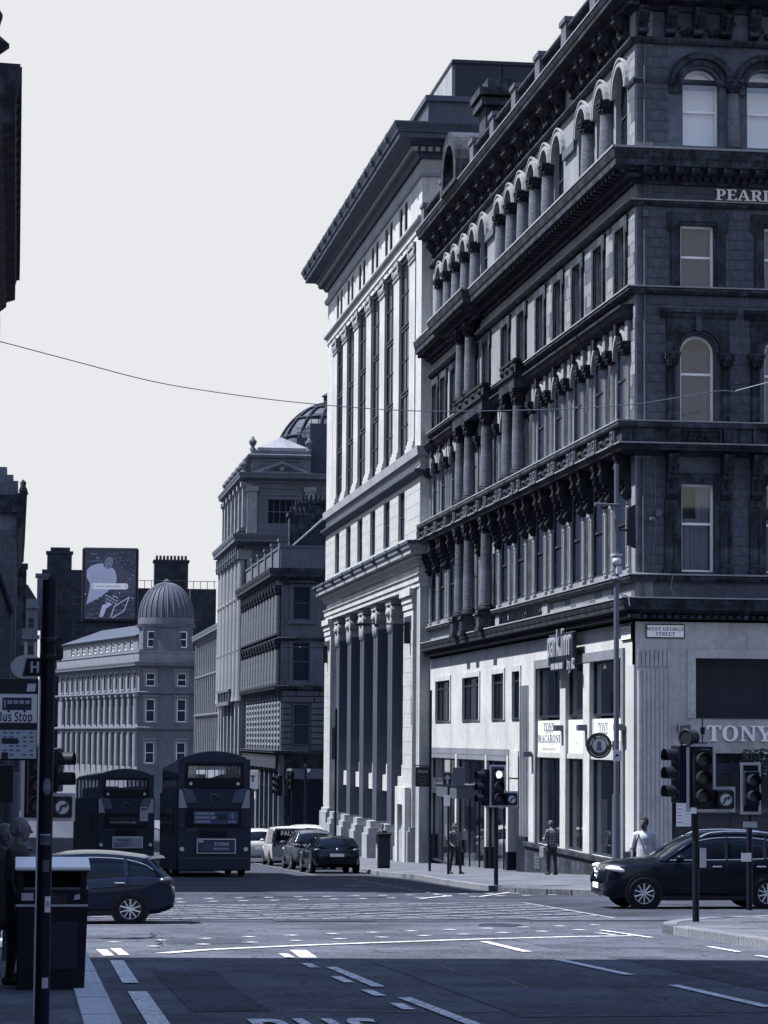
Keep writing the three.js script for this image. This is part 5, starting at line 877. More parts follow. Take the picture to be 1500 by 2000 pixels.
{ // advertising hoarding
  const t = thing('billboard', 'large dark-framed advertising hoarding above the roofs beside the dome', 'billboard', [13.1, 17.7, -385], -0.05); t.scale.setScalar(1.16);
  const M1 = print(512, 660, (x, w, h) => {
    const G = (a) => `rgb(${a},${a + 7},${a + 30})`; x.fillStyle = G(44); x.fillRect(0, 0, w, h);
    for (let i = 0; i < 260; i++) { const s = (i * 7919) % 997 / 997, u = (i * 104729) % 991 / 991; x.fillStyle = G(34 + ((i * 53) % 60)); x.fillRect(s * w, u * h, 20 + (i % 5) * 14, 6 + (i % 3) * 8); }
    x.fillStyle = G(66); x.beginPath(); x.moveTo(300, 120); x.lineTo(512, 260); x.lineTo(512, 420); x.lineTo(300, 420); x.fill();
    x.fillStyle = G(178); x.beginPath(); x.moveTo(20, 200); x.quadraticCurveTo(60, 130, 190, 128); x.lineTo(270, 170); x.quadraticCurveTo(320, 190, 322, 300); x.lineTo(230, 400); x.lineTo(160, 450); x.lineTo(20, 520); x.lineTo(60, 330); x.lineTo(20, 270); x.fill();
    x.fillStyle = G(60); x.beginPath(); x.ellipse(238, 108, 56, 72, 0.2, 0, 7); x.fill(); x.fillStyle = G(120); x.beginPath(); x.ellipse(240, 124, 42, 58, 0.2, 0, 7); x.fill(); x.fillStyle = G(84); x.fillRect(214, 114, 20, 7); x.fillRect(250, 117, 20, 7); x.fillRect(224, 154, 30, 6); x.strokeStyle = G(130); x.lineWidth = 3; for (let i = 0; i < 9; i++) { x.beginPath(); x.moveTo(60 + i * 26, 200 + (i % 3) * 20); x.quadraticCurveTo(90 + i * 20, 280, 70 + i * 22, 380); x.stroke(); }
    x.fillStyle = '#f4f5f7'; x.beginPath(); x.roundRect ? x.roundRect(66, 318, 372, 58, 28) : x.rect(66, 318, 372, 58); x.fill(); x.fillStyle = '#6a7082'; x.font = 'bold 22px sans-serif'; x.fillText('what to cook for dinner', 116, 355); x.strokeStyle = '#6a7082'; x.lineWidth = 5; x.beginPath(); x.arc(90, 347, 12, 0.4, 5.6); x.stroke(); x.fillRect(408, 336, 7, 20);
    x.fillStyle = G(200); for (let i = 0; i < 26; i++) { const s = (i * 733) % 97 / 97, u = (i * 389) % 89 / 89; x.fillRect(210 + s * 130, 430 + u * 90, 12, 9); }
    x.beginPath(); x.moveTo(150, 640); x.lineTo(180, 530); x.lineTo(250, 500); x.lineTo(280, 520); x.lineTo(220, 560); x.lineTo(190, 640); x.fill();
    x.strokeStyle = G(215); x.lineWidth = 8; x.beginPath(); x.moveTo(270, 640); x.lineTo(300, 540); x.lineTo(450, 450); x.lineTo(400, 580); x.lineTo(280, 650); x.stroke();
    x.fillStyle = '#c2c6d0'; for (let i = 0; i < 30; i++) { x.beginPath(); x.arc((i * 211) % 500, (i * 157) % 640, 2 + (i % 4) * 1.6, 0, 7); x.fill(); }
  }, { roughness: 0.5 });
  share('cabinet', uvm(flat(rbox(7.0, 9.4, 0.7, 0.3, 3))), M.blackmetal, t, 0, 4.9, -0.38);
  share('poster', new THREE.PlaneGeometry(6.3, 8.6), M1, t, 0, 5.0, -0.02);
  mesh('support_frame', [bar([-2.4, -9, -0.5], [-2.4, 0.4, -0.5], 0.18), bar([2.4, -9, -0.5], [2.4, 0.4, -0.5], 0.18), box(-3, 3.4, -1.0, -0.3, -0.9, -0.1), bar([-2.4, -6, -0.5], [2.4, -1, -0.5], 0.1)], M.framedark, t);
}
// ---- left side of the street
{ // dark block across the junction, seen only as overhanging cornices against the sky
  const X = -1.32, D0 = 69, D1 = 97, t = thing('corner_block', 'dark corner block whose heavy cornice cuts into the sky at the left edge', 'building', [X, g(D0), -D0]);
  const P = (n, q, m) => world(t, n, q, m), run = [[-14, D0], [X, D0], [X, D1], [-14, D1]].reverse().map((p) => p);
  const A = new Face(t, X, 0, Math.PI / 2), B = new Face(t, 0, -D0, 0);
  const rws = [[1.5, 4], [5.6, 8.2], [9.8, 12.4], [13.4, 15.4]];
  wall('side_wall', B, rect(-14, X, -4, 17.6), [-3, -5.8, -8.6, -11.4].flatMap((x) => rws.map(([a, b]) => rect(x - 0.6, x + 0.6, a, b))), 0.4, M.stoneshade);
  grid(B, [-3, -5.8, -8.6, -11.4], rws, 1.2, { glass: M.glassblue });
  P('mass', box(-60, X - 0.01, -5, 17.6, -D1, -D0 - 0.41), M.stoneshade);
  const q = (pr) => [sweep(pr, [[-14, D0], [X, D0], [X, D1]].map((p) => p).reverse().reverse())];
  // outward is to the right here, so the profile runs the other way round
  const side = (pr, x, d0, d1) => { const s = new THREE.Shape(pr.map((p) => new THREE.Vector2(p[0], p[1]))); return new THREE.ExtrudeGeometry(s, { depth: d1 - d0, bevelEnabled: false }).translate(x, 0, -d1); };
  P('cornice', [side(CORN(16.2, 18.9, 1.12).map(([a, b]) => [a + 0.0, b]), X, D0 - 0.8, D1)], M.sooty);
  { const gs = []; for (let d = D0; d < D1; d += 1.3) gs.push(box(X + 0.9, X + 1.16, 18.1, 18.95, -d - 0.3, -d + 0.3)); P('cornice_blocks', gs, M.sooty).userData.kind = 'stuff'; }
  P('frieze', [side([[0, 14.2], [0.3, 14.2], [0.5, 15.2], [0.5, 16.3], [0, 16.3]], X, D0 - 0.5, D1 - 2), side([[0, 13.5], [0.16, 13.5], [0.2, 14.25], [0, 14.25]], X, D0, D1 - 5)], M.sooty);
  P('roof_finial', [box(X - 0.8, X + 0.55, 18.9, 19.6, -D0 - 1.6, -D0 - 0.2), lathe([[0.5, 19.6], [0.75, 19.8], [0.4, 20.1], [0.55, 20.6], [0.3, 21.0], [0.62, 21.3], [0.3, 21.6], [0.2, 22.2]], 10).translate(X + 0.1, 0, -D0 - 0.9)], M.sooty);
}
{ // further block on the left with a bracketed cornice
  const X = -0.12, D0 = 164, D1 = 205, t = thing('stone_terrace', 'shaded stone terrace with a deep cornice further down on the left', 'building', [X, g(D0), -D0]);
  const B = new Face(t, 0, -D0, 0), P = (n, q, m) => world(t, n, q, m);
  const side = (pr, x, d0, d1) => new THREE.ExtrudeGeometry(new THREE.Shape(pr.map((p) => new THREE.Vector2(p[0], p[1]))), { depth: d1 - d0, bevelEnabled: false }).translate(x, 0, -d1);
  P('mass', box(-50, X, -8, 17.2, -D1, -D0), M.stoneshade);
  ashlar(B, -1.3, X - 0.02, 6, 14.2, 0.45, 0.9, [], [M.stoneshade, M.stoneshade2], { t: 0.03 });
  P('cornice', [side(CORN(13.6, 16.4, 0.55), X, D0 - 0.4, D1), box(-14, X + 0.4, 15.2, 16.3, -D0 - 0.5, -D0 + 0.45)], M.sooty);
  P('parapet', [box(-14, X - 0.3, 16.4, 17.6, -D1, -D0 - 0.3), box(-14, X - 0.7, 17.6, 18.1, -D1, -D0 - 0.6)], M.stoneshade);
  P('cornice_ornament', [lathe([[0.1, 16.4], [0.28, 16.55], [0.16, 16.9], [0.2, 17.1], [0.02, 17.3]], 8).translate(X + 0.3, 0, -D0 - 0.1), lathe([[0.1, 16.4], [0.22, 16.5], [0.1, 16.9]], 8).translate(X + 0.42, 0, -D0 - 1.2)], M.sooty);
  const b2 = thing('gabled_house', 'lower dark gabled house front at the left edge behind the bus stop', 'building', [0.3, g(150), -150]);
  world(b2, 'wall', new THREE.ExtrudeGeometry(new THREE.Shape([[-12, -6], [-0.35, -6], [-0.35, 8.4], [-1.1, 10.6], [-2.4, 12.2], [-12, 12.2]].map((p) => new THREE.Vector2(...p))), { depth: 12, bevelEnabled: false }).translate(0, 0, -162), M.stoneshade2);
  world(b2, 'gable_coping', [bar([-0.3, 8.4, -149.9], [-1.1, 10.65, -149.9], 0.14), bar([-1.1, 10.65, -149.9], [-2.5, 12.3, -149.9], 0.14)], M.sooty);
  const b3 = thing('chimney_house', 'dark far-left house with a squared chimney in front of the distant terrace', 'building', [0.2, g(206), -206]);
  world(b3, 'wall', box(-12, 0.35, -8, 12.2, -225, -206), M.stoneshade2); world(b3, 'chimney_stack', [box(-0.6, 0.62, 10, 14.6, -210, -207), box(-0.7, 0.72, 14.6, 14.9, -210.1, -206.9)], M.sooty2);
}
// ---- blocks beside and behind the camera: they shade the near road and the side of the corner building
{ const t = thing('stone_block', 'tall stone block beside the left pavement whose shadow falls across the near road', 'building', [-3.6, g(20), -35]);
  world(t, 'wall', box(-90, -3.6, -3, 25, -35.2, 70), M.stone2); }
{ const t = thing('stone_row', 'row of stone fronts along the left pavement facing the bank, outside the picture', 'building', [-3, g(110), -97.2]);
  world(t, 'wall', box(-50, -3, -8, 15.5, -149.5, -97.2), M.stoneshade); }
{ const t = thing('stone_block', 'stone block beside the near right pavement, outside the picture', 'building', [17, g(20), -42]);
  world(t, 'wall', box(17, 50, -3, 12, -42.5, 70), M.stone2); }

// ---------------------------------------------------------------- vehicles
function loft(st, half, close = true, crease = 0.7) { // st: stations; half(s) gives [[z, y] ...] from bottom centre to top centre
  const rings = st.map((s) => { const h = half(s), full = [...h, ...h.slice(close ? 1 : 0, h.length - (close ? 1 : 0)).reverse().map(([z, y]) => [-z, y])]; return full.map(([z, y]) => [s.x, y, z]); });
  const n = rings[0].length, pos = rings.flat(2), idx = [], m = close ? n : n - 1;
  for (let i = 0; i + 1 < rings.length; i++) for (let k = 0; k < m; k++) { const a = i * n + k, b = i * n + (k + 1) % n, c = a + n, d = b + n; idx.push(a, b, d, a, d, c); }
  if (close) for (const i of [0, rings.length - 1]) for (let k = 1; k + 1 < n; k++) { const o = i * n; if (i === 0) idx.push(o, o + k + 1, o + k); else idx.push(o, o + k, o + k + 1); }
  let q = new THREE.BufferGeometry(); q.setAttribute('position', new THREE.Float32BufferAttribute(pos, 3)); q.setIndex(idx);
  const p = q.attributes.position; let vol = 0; const A = new THREE.Vector3(), B = new THREE.Vector3(), Cc = new THREE.Vector3();
  for (let i = 0; i < idx.length; i += 3) { A.fromBufferAttribute(p, idx[i]); B.fromBufferAttribute(p, idx[i + 1]); Cc.fromBufferAttribute(p, idx[i + 2]); vol += A.dot(B.cross(Cc)); }
  if (vol < 0) { for (let i = 0; i < idx.length; i += 3) { const t = idx[i + 1]; idx[i + 1] = idx[i + 2]; idx[i + 2] = t; } q.setIndex(idx); }
  q = toCreasedNormals(q, crease); q.setAttribute('uv', new THREE.Float32BufferAttribute(new Float32Array(q.attributes.position.count * 2), 2)); return q;
}
function smooth(st, keys, n = 3) { // extra stations by Catmull-Rom
  const out = []; for (let i = 0; i + 1 < st.length; i++) { const p0 = st[Math.max(0, i - 1)], p1 = st[i], p2 = st[i + 1], p3 = st[Math.min(st.length - 1, i + 2)]; for (let k = 0; k < n; k++) { const t = k / n, s = {}; for (const key of keys) { const a = p0[key], b = p1[key], c = p2[key], d = p3[key]; s[key] = 0.5 * (2 * b + (c - a) * t + (2 * a - 5 * b + 4 * c - d) * t * t + (3 * b - a - 3 * c + d) * t * t * t); } out.push(s); } } out.push(st[st.length - 1]); return out;
}
const tyreG = (r) => keep('tyre' + r, () => lathe([[r * 0.62, -0.1], [r * 0.9, -0.11], [r * 0.985, -0.085], [r, -0.05], [r, 0.05], [r * 0.985, 0.085], [r * 0.9, 0.11], [r * 0.62, 0.1]], 30).rotateX(Math.PI / 2));
const rimG = (r, sp = 5) => keep('rim' + r + sp, () => { const R = r * 0.66, gs = [lathe([[R * 1.02, 0.085], [R * 1.02, 0.1], [R * 0.9, 0.1], [R * 0.88, 0.02], [R * 0.88, -0.05]], 28).rotateX(Math.PI / 2), new THREE.CylinderGeometry(R * 0.2, R * 0.24, 0.05, 12).rotateX(Math.PI / 2).translate(0, 0, 0.08)];
  for (let k = 0; k < sp; k++) for (const o of [-0.16, 0.16]) { const a = k / sp * Math.PI * 2 + o, b = k / sp * Math.PI * 2 + o * 2; const c = bar([Math.cos(a) * R * 0.16, Math.sin(a) * R * 0.16, 0.085], [Math.cos(b) * R * 0.93, Math.sin(b) * R * 0.93, 0.085], 0.022, 5); gs.push(c); } return mergeGeometries(gs.map(flat)); });
const hubG = (r) => keep('hub' + r, () => new THREE.CylinderGeometry(r * 0.63, r * 0.63, 0.02, 24).rotateX(Math.PI / 2));
function wheel(t, x, z, r, sp = 5, rimM = M.chrome) {
  const side = Math.sign(z), w = share('wheel', hubG(r), M.blackmetal, t, x, r, z, side < 0 ? Math.PI : 0);
  share('tyre', tyreG(r), M.tyre, w); share('rim', rimG(r, sp), rimM, w);
}
const ringHalf = (s) => [[0, s.yb], [s.w * 0.86, s.yb], [s.w * 0.965, s.yb + 0.1], [s.w * 0.985, s.yb + (s.yw - s.yb) * 0.35], [s.w, s.yb + (s.yw - s.yb) * 0.6], [s.w * 0.985, s.yw - 0.05], [s.w * 0.95, s.yw], [s.w * 0.6, s.yw + (s.yt - s.yw) * 0.75], [0, s.yt]];
const cabHalf = (s) => [[0, s.y0 - 0.12], [s.wb * 0.98, s.y0 - 0.12], [s.wb, s.y0], [s.wb + (s.wr - s.wb) * 0.5, s.y0 + (s.y1 - s.y0) * 0.48], [s.wr, s.y1 - (s.y1 - s.y0) * 0.12], [s.wr * 0.93, s.y1 - (s.y1 - s.y0) * 0.03], [s.wr * 0.6, s.y1 + 0.012], [0, s.y1 + 0.03]];
function car(name, label, spec) {
  const t = thing(name, label, spec.category ?? 'car', [0, 0, 0], 0, spec.group); t.rotation.order = 'YXZ';
  const body = smooth(spec.body, ['x', 'yb', 'yt', 'yw', 'w']), cab = smooth(spec.cab, ['x', 'y0', 'y1', 'wb', 'wr']);
  share('body', uvm(loft(body, ringHalf)), spec.paint, t);
  const glass = share('glasshouse', uvm(loft(cab, cabHalf)), M.carglass, t);
  const roofSt = cab.filter((s) => s.x <= spec.roof[0] + 0.01 && s.x >= spec.roof[1] - 0.01).map((s) => ({ x: s.x, y: s.y1, w: s.wr }));
  share('roof', uvm(loft(roofSt, (s) => [[s.w * 1.03, s.y - 0.1], [s.w * 0.97, s.y - 0.015], [s.w * 0.62, s.y + 0.022], [0, s.y + 0.042]], false)), spec.roofM ?? spec.paint, t);
  // pillars and window line
  const at = (x) => { let b = cab[0], bd = 9; for (const s of cab) if (Math.abs(s.x - x) < bd) { bd = Math.abs(s.x - x); b = s; } return b; };
  for (const sd of [-1, 1]) {
    for (const [xa, xb, r] of spec.pillars) { const a = at(xa), b = at(xb); mesh('pillar', bar([xa, a.y0 - 0.02, sd * (a.wb + 0.004)], [xb, b.y1 - (b.y1 - b.y0) * 0.1, sd * (b.wr + 0.012)], r, 6), spec.pillarM ?? spec.paint, t); }
    if (spec.trim) mesh('window_trim', [tube(spec.trim.map(([x, y]) => { const s = at(x), f = Math.min(1, Math.max(0, (y - s.y0) / (s.y1 - s.y0))); return [x, y, sd * (s.wb + (s.wr - s.wb) * f + 0.018)]; }), 0.011, 5, 40)], M.chrome, t);
    for (const xw of spec.wheels) { share('wheel_arch', keep('arch' + spec.r, () => new THREE.CylinderGeometry(spec.r * 1.15, spec.r * 1.15, 0.02, 28).rotateX(Math.PI / 2)), M.rubber, t, xw, spec.r + 0.01, sd * (spec.track + 0.006)); wheel(t, xw, sd * (spec.track - 0.07), spec.r, spec.spokes ?? 5, spec.rimM ?? M.chrome); }
    mesh('mirror', [new THREE.SphereGeometry(1, 10, 8).scale(0.09, 0.075, 0.11).translate(spec.mirror[0], spec.mirror[1], sd * (spec.track + 0.11)), box(spec.mirror[0] - 0.03, spec.mirror[0] + 0.03, spec.mirror[1] - 0.06, spec.mirror[1] - 0.02, sd * spec.track - 0.06, sd * spec.track + 0.06)], spec.paint, t);
    for (const x of spec.handles) mesh('door_handle', rbox(0.2, 0.03, 0.04, 0.012).translate(x, spec.handleY, sd * (spec.track + 0.012)), spec.handleM ?? M.chrome, t);
    for (const x of spec.seams) mesh('door_seam', box(x - 0.006, x + 0.006, 0.34, spec.handleY + 0.1, sd * (spec.track - 0.012) - 0.008, sd * (spec.track - 0.012) + 0.008), M.rubber, t);
    mesh('sill_trim', box(-1.0, 1.0, 0.2, 0.3, sd * (spec.track - 0.03) - 0.03, sd * (spec.track - 0.03) + 0.03), M.rubber, t);
  }
  const L = spec.L / 2;
  for (const sd of [-1, 1]) {
    mesh('headlight', new THREE.SphereGeometry(1, 12, 8).scale(0.24, 0.075, 0.16).rotateY(sd * 0.5).rotateZ(0.16).translate(L - 0.27, spec.lampY, sd * (spec.track - 0.2)), spec.lampM ?? M.lamp, t);
    mesh('tail_light', new THREE.SphereGeometry(1, 12, 8).scale(0.16, 0.085, 0.15).rotateY(-sd * 0.5).translate(-L + 0.19, spec.tailY, sd * (spec.track - 0.17)), spec.tailM ?? M.lens, t);
  }
  mesh('front_plate', box(L - 0.01, L + 0.02, 0.42, 0.53, -0.26, 0.26), M.signwhite, t);
  mesh('rear_plate', box(-L - 0.02, -L + 0.03, spec.plateY ?? 0.62, (spec.plateY ?? 0.62) + 0.11, -0.26, 0.26), M.signwhite, t);
  if (spec.extra) spec.extra(t, L);
  t.scale.setScalar(spec.scale ?? 1);
  return t;
}
const suvBody = [{ x: 2.19, yb: 0.5, yt: 0.66, yw: 0.62, w: 0.6 }, { x: 2.14, yb: 0.3, yt: 0.8, yw: 0.74, w: 0.74 }, { x: 2.0, yb: 0.24, yt: 0.93, yw: 0.84, w: 0.83 }, { x: 1.7, yb: 0.22, yt: 1.01, yw: 0.91, w: 0.88 }, { x: 1.2, yb: 0.22, yt: 1.07, yw: 0.96, w: 0.905 }, { x: 0.7, yb: 0.22, yt: 1.12, yw: 0.98, w: 0.9 }, { x: 0, yb: 0.22, yt: 1.12, yw: 1.0, w: 0.895 }, { x: -1.0, yb: 0.22, yt: 1.14, yw: 1.04, w: 0.905 }, { x: -1.6, yb: 0.24, yt: 1.14, yw: 1.08, w: 0.895 }, { x: -2.0, yb: 0.3, yt: 1.08, yw: 1.02, w: 0.84 }, { x: -2.15, yb: 0.38, yt: 0.92, yw: 0.88, w: 0.76 }, { x: -2.19, yb: 0.5, yt: 0.75, yw: 0.72, w: 0.66 }];
const suvCab = [{ x: 1.02, y0: 1.02, y1: 1.05, wb: 0.78, wr: 0.74 }, { x: 0.8, y0: 1.02, y1: 1.17, wb: 0.82, wr: 0.72 }, { x: 0.45, y0: 1.02, y1: 1.38, wb: 0.83, wr: 0.67 }, { x: 0.12, y0: 1.02, y1: 1.52, wb: 0.83, wr: 0.64 }, { x: -0.4, y0: 1.03, y1: 1.585, wb: 0.83, wr: 0.63 }, { x: -1.0, y0: 1.05, y1: 1.58, wb: 0.83, wr: 0.62 }, { x: -1.5, y0: 1.08, y1: 1.53, wb: 0.82, wr: 0.61 }, { x: -1.82, y0: 1.1, y1: 1.44, wb: 0.8, wr: 0.6 }, { x: -2.06, y0: 1.08, y1: 1.13, wb: 0.76, wr: 0.66 }];
const suvSpec = { L: 4.38, body: suvBody, cab: suvCab, paint: M.carblack, roof: [0.12, -1.82], pillars: [[0.92, 0.15, 0.035], [-0.42, -0.45, 0.04], [-1.25, -1.3, 0.05], [-1.95, -1.7, 0.07]], wheels: [1.37, -1.28], r: 0.345, track: 0.9, mirror: [0.62, 1.08], handles: [-0.2, -1.15], handleY: 0.9, seams: [0.72, -0.42, -1.3], lampY: 0.83, tailY: 0.98, trim: [[0.86, 1.04], [0.4, 1.34], [0.0, 1.46], [-0.6, 1.5], [-1.2, 1.47], [-1.55, 1.38], [-1.7, 1.24], [-1.5, 1.1], [-1.0, 1.055], [0, 1.035], [0.8, 1.03]],
  extra: (t, L) => { mesh('grille', [rbox(0.05, 0.2, 0.7, 0.02).translate(L - 0.06, 0.72, 0), ...[0.64, 0.7, 0.76].map((y) => box(L - 0.05, L - 0.02, y, y + 0.015, -0.34, 0.34))], M.framedark, t); mesh('badge', [bar([L - 0.02, 0.82, 0.2], [L, 0.66, 0.05], 0.022), bar([L - 0.02, 0.82, -0.2], [L, 0.66, -0.05], 0.022), new THREE.TorusGeometry(0.07, 0.015, 6, 16).rotateY(Math.PI / 2).translate(L + 0.0, 0.7, 0)], M.chrome, t);
    for (const s of [-1, 1]) { mesh('fog_lamp', [new THREE.TorusGeometry(0.085, 0.014, 6, 18).rotateY(Math.PI / 2 - s * 0.5).translate(L - 0.1, 0.42, s * 0.66), new THREE.CylinderGeometry(0.07, 0.07, 0.02, 14).rotateZ(Math.PI / 2).rotateY(-s * 0.5).translate(L - 0.11, 0.42, s * 0.66)], M.chrome, t); mesh('roof_rail', tube([[0.1, 1.5, s * 0.62], [-0.1, 1.585, s * 0.61], [-0.9, 1.62, s * 0.6], [-1.6, 1.56, s * 0.59], [-1.75, 1.49, s * 0.59]], 0.02, 5, 24), M.chrome, t); }
    mesh('lower_grille', box(L - 0.12, L - 0.02, 0.3, 0.42, -0.6, 0.6), M.rubber, t); } };
{ const s = car('crossover_car', 'glossy black crossover car crossing in front of the shopfront, front end to the left', { ...suvSpec, spokes: 5, scale: 0.975 }); s.position.set(14.05, g(54.2), -54.2); s.rotation.y = Math.PI; }
{ // hatchback leaving on the left
  const b = [{ x: 2.18, yb: 0.45, yt: 0.6, yw: 0.55, w: 0.6 }, { x: 2.08, yb: 0.24, yt: 0.76, yw: 0.68, w: 0.78 }, { x: 1.7, yb: 0.19, yt: 0.88, yw: 0.78, w: 0.86 }, { x: 1.1, yb: 0.18, yt: 0.96, yw: 0.84, w: 0.89 }, { x: 0.5, yb: 0.18, yt: 1.0, yw: 0.88, w: 0.9 }, { x: -0.5, yb: 0.18, yt: 1.02, yw: 0.92, w: 0.9 }, { x: -1.2, yb: 0.19, yt: 1.05, yw: 0.97, w: 0.9 }, { x: -1.7, yb: 0.21, yt: 1.04, yw: 0.98, w: 0.87 }, { x: -2.02, yb: 0.28, yt: 0.95, yw: 0.9, w: 0.8 }, { x: -2.16, yb: 0.36, yt: 0.74, yw: 0.7, w: 0.72 }, { x: -2.19, yb: 0.46, yt: 0.62, yw: 0.6, w: 0.64 }];
  const c = [{ x: 1.15, y0: 0.9, y1: 0.94, wb: 0.78, wr: 0.74 }, { x: 0.7, y0: 0.92, y1: 1.17, wb: 0.82, wr: 0.68 }, { x: 0.25, y0: 0.93, y1: 1.36, wb: 0.83, wr: 0.63 }, { x: -0.25, y0: 0.94, y1: 1.45, wb: 0.83, wr: 0.61 }, { x: -0.9, y0: 0.97, y1: 1.45, wb: 0.82, wr: 0.6 }, { x: -1.5, y0: 1.0, y1: 1.38, wb: 0.8, wr: 0.58 }, { x: -1.75, y0: 1.0, y1: 1.31, wb: 0.78, wr: 0.58 }, { x: -2.05, y0: 0.96, y1: 1.0, wb: 0.72, wr: 0.64 }];
  const s = car('hatchback_car', 'dark five-door hatchback with a bright sunlit roof passing behind the litter bin', { L: 4.37, body: b, cab: c, paint: M.cardark, roof: [0.25, -1.75], scale: 0.88, pillars: [[1.05, 0.28, 0.035], [-0.3, -0.3, 0.035], [-1.25, -1.2, 0.05], [-1.95, -1.6, 0.07]], wheels: [1.35, -1.31], r: 0.33, track: 0.9, mirror: [0.75, 1.0], handles: [-0.15, -1.1], handleY: 0.86, seams: [0.75, -0.3, -1.25], lampY: 0.7, tailY: 0.9, trim: [[0.95, 1.0], [0.4, 1.24], [0.0, 1.34], [-0.6, 1.37], [-1.2, 1.33], [-1.6, 1.22], [-1.75, 1.12]],
    extra: (t, L) => { mesh('rear_spoiler', [rbox(0.3, 0.03, 1.16, 0.012).rotateZ(-0.1).translate(-L + 0.33, 1.335, 0)], M.cardark, t); for (const sd of [-1, 1]) mesh('body_crease', tube([[0.9, 0.62, sd * 0.902], [0.1, 0.7, sd * 0.912], [-0.9, 0.78, sd * 0.915], [-1.6, 0.83, sd * 0.885]], 0.012, 4, 24), M.cardark, t); } });
  s.position.set(0.84, g(46.7), -46.7); s.scale.y = 0.83; s.rotation.y = Math.PI;
}
const parked = 'cars and vans parked along the right-hand kerb';
function along(c, X, D, turn = 0) { c.position.set(X, g(D), -D); c.rotation.y = Math.PI / 2 + turn; c.rotation.z = -Math.atan2(g(D - 2) - g(D + 2), 4); return c; }
{ const c = car('saloon_car', 'black saloon with a sunlit rear shoulder, nearest of the parked vehicles', { ...suvSpec, paint: M.carblack, group: parked, rimM: M.steel, trim: null, scale: 1,
    cab: suvCab.map((s) => ({ ...s, y0: s.y0 - 0.12, y1: s.y0 - 0.12 + (s.y1 - s.y0) * 0.82 })), body: suvBody.map((s) => ({ ...s, yt: s.yt - 0.12, yw: s.yw - 0.12, yb: s.yb - 0.03 })), mirror: [0.62, 0.98], handleY: 0.8, lampY: 0.72, tailY: 0.86, extra: (t, L) => mesh('badge', [new THREE.SphereGeometry(0.05, 8, 6).translate(-L + 0.02, 0.9, 0)], M.chrome, t) }); along(c, 11.95, 101.6, 0.02); }
{ const c = car('grey_hatchback', 'dark grey car parked ahead of the black saloon, its mirror catching light', { ...suvSpec, paint: M.cargrey, group: parked, rimM: M.steel, trim: null, extra: () => 0 }); along(c, 12.15, 110.5, 0.02); }
{ // small panel van with a name on the back doors
  const b = [{ x: 2.1, yb: 0.4, yt: 0.7, yw: 0.6, w: 0.66 }, { x: 1.95, yb: 0.22, yt: 0.95, yw: 0.85, w: 0.84 }, { x: 1.3, yb: 0.2, yt: 1.12, yw: 1.0, w: 0.89 }, { x: 0.9, yb: 0.2, yt: 1.2, yw: 1.04, w: 0.9 }, { x: 0, yb: 0.2, yt: 1.2, yw: 1.06, w: 0.9 }, { x: -1.8, yb: 0.22, yt: 1.2, yw: 1.08, w: 0.9 }, { x: -2.1, yb: 0.28, yt: 1.2, yw: 1.1, w: 0.88 }];
  const c = [{ x: 1.3, y0: 1.04, y1: 1.1, wb: 0.8, wr: 0.76 }, { x: 0.9, y0: 1.05, y1: 1.38, wb: 0.84, wr: 0.74 }, { x: 0.45, y0: 1.06, y1: 1.68, wb: 0.86, wr: 0.74 }, { x: 0, y0: 1.07, y1: 1.8, wb: 0.87, wr: 0.76 }, { x: -1.6, y0: 1.08, y1: 1.82, wb: 0.87, wr: 0.77 }, { x: -2.02, y0: 1.08, y1: 1.76, wb: 0.86, wr: 0.76 }, { x: -2.1, y0: 1.08, y1: 1.7, wb: 0.85, wr: 0.75 }];
  const v = car('panel_van', 'small white panel van with pale letters across its dark rear window', { category: 'van', L: 4.2, body: b, cab: c, paint: M.carwhite, group: parked, roof: [0, -2.1], pillars: [[1.1, 0.3, 0.05], [0.05, 0, 0.06]], wheels: [1.3, -1.3], r: 0.32, track: 0.9, mirror: [0.85, 1.18], handles: [0.1], handleY: 0.95, seams: [0.8, -0.1], lampY: 0.85, tailY: 0.95, trim: null, rimM: M.steel, tailM: M.lens, plateY: 0.5,
    extra: (t, L) => { for (const sd of [-1, 1]) { mesh('side_panel', [poly([[-2.05, 1.06], [0, 1.06], [0.02, 1.72], [-2.0, 1.7]], 0.04).translate(0, 0, 0.02).rotateX(0).translate(0, 0, 0.0)].map((q) => { q.applyMatrix4(new THREE.Matrix4().makeShear(0, 0, 0, -0.16 * 1, 0, 0)); if (sd < 0) q.scale(1, 1, 1); return q.translate(0, 0, 0); }).map((q) => { const p = q.attributes.position; for (let i = 0; i < p.count; i++) { const y = p.getY(i); p.setZ(i, sd * (0.89 - (y - 1.06) * 0.17 + 0.012)); } q.computeVertexNormals(); return q; }), M.carwhite, t); mesh('tail_lamp_unit', rbox(0.05, 0.42, 0.12, 0.02).translate(-L - 0.01, 1.12, sd * 0.76), M.lens, t); }
      mesh('rear_door', [poly([[-0.84, 0.4], [0.84, 0.4], [0.84, 1.1], [0.74, 1.76], [-0.74, 1.76], [-0.84, 1.1]], 0.03).rotateY(-Math.PI / 2).translate(-L - 0.0, 0, 0)], M.carwhite, t);
      const w = mesh('rear_window', [poly([[-0.68, 1.18], [0.68, 1.18], [0.62, 1.64], [-0.62, 1.64]], 0.01).rotateY(-Math.PI / 2).translate(-L - 0.012, 0, 0)], M.carglass, t);
      const q = letters('PALMA', 0.2, 0.01, fontSans); q.translate(-q.boundingBox.max.x / 2, 1.42, 0).rotateY(-Math.PI / 2).translate(-L - 0.016, 0, 0); mesh('lettering', q, M.signwhite, t); } });
  along(v, 12.15, 120.5, 0.02); v.scale.setScalar(0.94);
}
{ const c = car('white_hatchback', 'small white hatchback at the front of the parked row', { ...suvSpec, paint: M.carwhite, group: parked, rimM: M.steel, trim: null, extra: () => 0 }); along(c, 11.55, 128.5, 0.03); }
